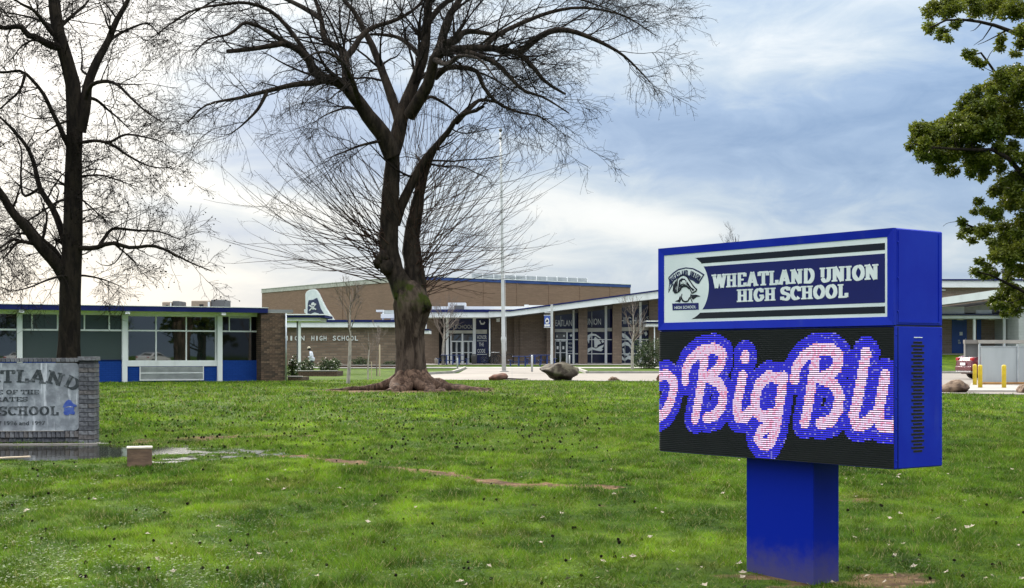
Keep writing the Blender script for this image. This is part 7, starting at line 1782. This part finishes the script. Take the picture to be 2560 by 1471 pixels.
# ================================================================== PLANTERS
def planter(label, px0_, px1_, pyt, pyb, Y, dep):
    x0, x1 = PX(px0_, Y), PX(px1_, Y); z_ = float(gz((x0 + x1) / 2, Y)); h = PZ(pyt, Y) - z_
    t_ = thing('planter', label, 'planter', ((x0 + x1) / 2, Y, z_ - 0.1)); w_ = (x1 - x0) / 2
    MB().box(-w_, w_, 0, 0.2, 0, h + 0.06).build('wall', 'brick_wing', t_); MB().box(w_ - 0.2, w_, 0.201, dep, 0, h + 0.06).build('wall', 'brick_wing', t_); MB().box(-w_, -w_ + 0.2, 0.201, dep, 0, h + 0.06).build('wall', 'brick_wing', t_)
    MB().bevbox(-w_ - 0.02, w_ + 0.02, -0.03, 0.23, h + 0.061, h + 0.11, 0.01).build('cap', 'concrete_pale', t_); MB().box(-w_ + 0.21, w_ - 0.21, 0.21, dep, 0, h - 0.02).build('soil', 'bark_dark', t_)
planter('low brick planter at the foot of the brick pier', 719, 754, 941, 957, 59.0, 2.2); planter('long low brick planter with pale cap under the hedge', 744, 843, 927, 942, 73.6, 2.6)
planter('low planter wall along the office in the background', 840, 1000, 913, 917, 103, 1.5)

# ================================================================== PERSON
def person():
    Y = 84.0; x = PX(778, Y); z_ = float(gz(x, Y)); t_ = thing('person', 'person in white shirt and pale cap looking down behind the hedge', 'person', (x, Y, z_), 0)
    # one continuous body grown from a skeleton; faces -x, leaning forward, hands together
    J = {'pel': (0.06, 0, 0.82, .15, .125), 'wai': (0.05, 0, 0.96, .135, .115), 'che': (-0.01, 0, 1.17, .155, .125), 'nb': (-0.06, 0, 1.32, .075, .07), 'nk': (-0.09, 0, 1.38, .052, .05), 'hd': (-0.13, 0, 1.46, .085, .075), 'ht': (-0.14, 0, 1.54, .08, .07)}
    E_ = [('pel', 'wai'), ('wai', 'che'), ('che', 'nb'), ('nb', 'nk'), ('nk', 'hd'), ('hd', 'ht')]
    for s_, sy in (('l', -1), ('r', 1)):
        J.update({'sh' + s_: (-0.02, sy * .19, 1.26, .065, .06), 'el' + s_: (0.03, sy * .25, 1.02, .046, .046), 'wr' + s_: (-0.19, sy * .13, 0.98, .03, .03), 'ha' + s_: (-0.26, sy * .09, 1.0, .032, .02), 'fa' + s_: (-0.31, sy * .075, 1.02, .016, .014),
                  'hi' + s_: (0.05, sy * .10, 0.76, .095, .09), 'kn' + s_: (0.0, sy * .11, 0.42, .06, .06), 'an' + s_: (0.06, sy * .11, 0.08, .04, .04), 'to' + s_: (-0.10, sy * .12, 0.035, .038, .03)})
        E_ += [('che', 'sh' + s_), ('sh' + s_, 'el' + s_), ('el' + s_, 'wr' + s_), ('wr' + s_, 'ha' + s_), ('ha' + s_, 'fa' + s_), ('pel', 'hi' + s_), ('hi' + s_, 'kn' + s_), ('kn' + s_, 'an' + s_), ('an' + s_, 'to' + s_)]
    keys = list(J); me = bpy.data.meshes.new('body'); me.from_pydata([J[k][:3] for k in keys], [(keys.index(a), keys.index(b_)) for a, b_ in E_], [])
    o = bpy.data.objects.new('body', me); COL.objects.link(o)
    md = o.modifiers.new('skin', 'SKIN')
    for k, sv in zip(keys, me.skin_vertices[0].data): sv.radius = J[k][3:5]; sv.use_root = (k == 'pel')
    o.modifiers.new('sub', 'SUBSURF').levels = 2
    dg = bpy.context.evaluated_depsgraph_get(); me2 = bpy.data.meshes.new_from_object(o.evaluated_get(dg)); bpy.data.objects.remove(o)
    for mm in ('skin', 'shirt_white', 'trousers', 'rubber'): me2.materials.append(MATS[mm])
    for p in me2.polygons:
        c = p.center; p.use_smooth = True
        p.material_index = 3 if c.z < 0.10 else 2 if c.z < 0.78 else 0 if (c.z > 1.335 or c.x < -0.17) else 1
    # face and the five fingers of each hand belong to the same body mesh
    ex_ = MB()
    for sy in (-1, 1):
        ex_.cur = 4; ex_.add([(a + b__, c + d__, e + f__) for a, b__, c, d__, e, f__ in ((-0.210, dx, sy * 0.032, dy, 1.462, dz) for dx in (-0.008, 0.006) for dy in (-0.010, 0.010) for dz in (-0.007, 0.007))], [(0, 1, 3, 2), (4, 6, 7, 5), (0, 4, 5, 1), (2, 3, 7, 6), (0, 2, 6, 4), (1, 5, 7, 3)])
        ex_.cur = 0
        for k in range(4):
            y_ = sy * (0.10 - 0.017 * k); z0 = 1.035 - 0.004 * abs(k - 1); ex_.tube([(-0.275, y_, 1.0), (-0.315, y_ * 0.9, 1.015 + 0.006 * k), (-0.335, y_ * 0.7, z0), (-0.33, y_ * 0.5, z0 + 0.012)], [.010, .009, .008, .006], 6)
        ex_.tube([(-0.25, sy * 0.07, 1.01), (-0.275, sy * 0.045, 1.035), (-0.30, sy * 0.03, 1.05)], [.012, .010, .008], 6)
    ex_.tube([(-0.205, 0, 1.470), (-0.222, 0, 1.448), (-0.208, 0, 1.436)], [.008, .014, .010], 6)
    import bmesh
    mex = bpy.data.meshes.new('extra'); mex.from_pydata(ex_.v, [], ex_.f); mex.polygons.foreach_set('material_index', ex_.m)
    bm = bmesh.new(); bm.from_mesh(me2); bm.from_mesh(mex); bm.to_mesh(me2); bm.free(); bpy.data.meshes.remove(mex); me2.materials.append(MATS['letter_white'])
    link('body', me2, t_)
    MB().lathe([(0.155, 0.74), (0.165, 0.80), (0.168, 0.92), (0.17, 0.96)], 16, 0.05, 0).build('shirt_hem', 'shirt_white', t_, True)
    cap = MB().lathe([(0.095, 0), (0.10, 0.03), (0.09, 0.075), (0.05, 0.105), (0.01, 0.112)], 14).build('cap', 'straw', t_, True); cap.location = (-0.135, 0, 1.515); cap.rotation_euler = (0, R(-12), 0)
    MB().lathe([(0.125, 0), (0.12, 0.012), (0.09, 0.02)], 16).build('cap_brim', 'straw', cap, True)
    MB().lathe([(0.09, -0.10), (0.098, -0.03), (0.095, 0.01)], 12).build('hair', 'rubber', t_, True).location = (-0.117, 0, 1.515)
    ph = MB().bevbox(-0.005, 0.005, -0.04, 0.04, -0.075, 0.075, 0.003).build('phone', 'black', None); ph.location = (x - 0.325, Y, z_ + 1.05); ph.rotation_euler = (0, R(35), 0); tag(ph, 'dark phone held by the person in white', 'phone')
person()

# ================================================================== LITTER ON THE LAWN
bm_ = None
def ground_pts(n, x_rng, y_rng, ok):
    out = []
    while len(out) < n:
        py = rng.uniform(*y_rng); px_ = rng.uniform(*x_rng)
        # distance at which this row meets the lawn
        yy = 9.0
        for _ in range(60):
            zz = float(gz((px_ - 1280) / FPX * yy, yy)); yn = (EYE - zz) * FPX / (py - 891)
            if abs(yn - yy) < 0.02: break
            yy += (yn - yy) * 0.6
        xx = (px_ - 1280) / FPX * yy
        if ok(xx, yy, px_, py): out.append((xx, yy))
    return out
def not_wet(x, y, a, b_): return float(wet_mask(x, y)) < 0.1 and not bool(on_paving(np.array(x), np.array(y))) and y < 58 and not (x < -6.9 and 23.6 < y < 24.8)
bv = IV * (1 + 0.12 * rng.normal(size=(12, 1)))
balls = ground_pts(300, (-60, 1650), (985, 1475), lambda x, y, a, b_: not_wet(x, y, a, b_) and rng.random() < (1.0 if a < 1250 else 0.45) * float(np.interp(b_, [985, 1150, 1300, 1475], [1, 0.6, 0.28, 0.2]))) + ground_pts(40, (2080, 2600), (1010, 1475), not_wet)
balls.sort(key=lambda p: p[1])
bme = None
for k, (x, y) in enumerate(balls[:300]):
    if bme is None:
        o = np_mesh('seed_ball', bv, IF, 'litter_ball'); bme = o.data
    else: o = link('seed_ball', bme)
    s_ = random.uniform(0.013, 0.021); o.scale = (s_, s_, s_ * 0.85); o.location = (x, y, float(gz(x, y)) + s_ * 0.6 + 0.012); o.rotation_euler = (random.uniform(0, 6), random.uniform(0, 6), 0)
    tag(o, 'small dark spiky seed ball fallen on the lawn', 'seed ball', 'fallen seed balls')
rest = balls[300:] + ground_pts(800, (-60, 1500), (968, 1130), not_wet)
pp = np.array([(x, y, float(gz(x, y)) + 0.02) for x, y in rest]); n = len(pp)
V = (pp[:, None] + bv[None] * rng.uniform(0.015, 0.027, n)[:, None, None]).reshape(-1, 3)
stuff(np_mesh('seed_ball_scatter', V, (IF[None] + np.arange(n)[:, None, None] * 12).reshape(-1, 3), 'litter_ball'), 'dark seed balls strewn over the far lawn', 'seed balls')
lv_ = [(0, -1, 0), (0.5, -0.35, 0.12), (0.95, 0.1, 0.30), (0.45, 0.35, 0.1), (0.1, 1, 0.2), (-0.35, 0.4, 0.05), (-0.9, 0.2, 0.32), (-0.5, -0.3, 0.1), (0, 0, 0)]
lf_ = [(8, i, (i + 1) % 8) for i in range(8)]
lme = None
lp_ = ground_pts(120, (1750, 2600), (1130, 1475), not_wet) + ground_pts(110, (-20, 1750), (1150, 1475), not_wet)
for k, (x, y) in enumerate(lp_):
    if lme is None: o = MB().add(lv_, lf_).build('fallen_leaf', 'litter_leaf'); lme = o.data
    else: o = link('fallen_leaf', lme)
    s_ = random.uniform(0.014, 0.036); o.scale = (s_, s_, s_ * random.uniform(0.6, 1.6)); o.location = (x, y, float(gz(x, y)) + 0.022); o.rotation_euler = (random.uniform(-.5, .5), random.uniform(-.5, .5), random.uniform(0, 6.3))
    tag(o, 'pale curled dry leaf lying on the grass', 'leaf', 'fallen leaves')

# ================================================================== TREES ACROSS THE STREET (seen only in reflections)
def street_tree(label, x, y, h, r_):
    t_ = thing('street_tree', label, 'tree', (x, y, float(gz(x, y)) - 0.03), 0, 'trees across the street')
    S0 = resample([(0, 0, 0), (0.05, 0, h * 0.3), (0, 0.1, h * 0.6), (0, 0, h * 0.9)], 10)[None]; S1 = np.linspace(0.3, 0.06, 10)[None]
    c1 = grow(S0, S1, 22, (r_ * 0.6, r_ * 1.1), (40, 75), 0.5, 7, t0=0.25, up=0.2); c2 = grow(*c1, 6, (r_ * 0.2, r_ * 0.5), (25, 60), 0.5, 5)
    np_mesh('trunk', *join([tubes(S0, S1, 8), tubes(*c1, 5), tubes(*c2, 3)]), 'bark_dark', t_)
    c_ = np.concatenate([c1[0][:, 3:].reshape(-1, 3), c2[0][:, 2:].reshape(-1, 3)]); p = np.repeat(c_, 9, 0) + rng.normal(size=(len(c_) * 9, 3)) * 0.35
    V, F = leaves(p, 0.34, 0.2); leaf_obj('crown', V, F, 'leaf_shrub', t_, rng.random(len(p)))
for k, (x, y, h, r_, lb) in enumerate(((26, -42, 11, 4.2, 'dense dark tree across the street behind the white car by the drive'), (38, -44, 13, 4.8, 'tall dense dark tree across the street between the two white cars'), (52, -43, 12, 4.6, 'dense dark tree across the street behind the second white car'), (64, -40, 13, 4.6, 'dense dark tree across the street farthest to the right'))): street_tree(lb, x, y, h, r_)
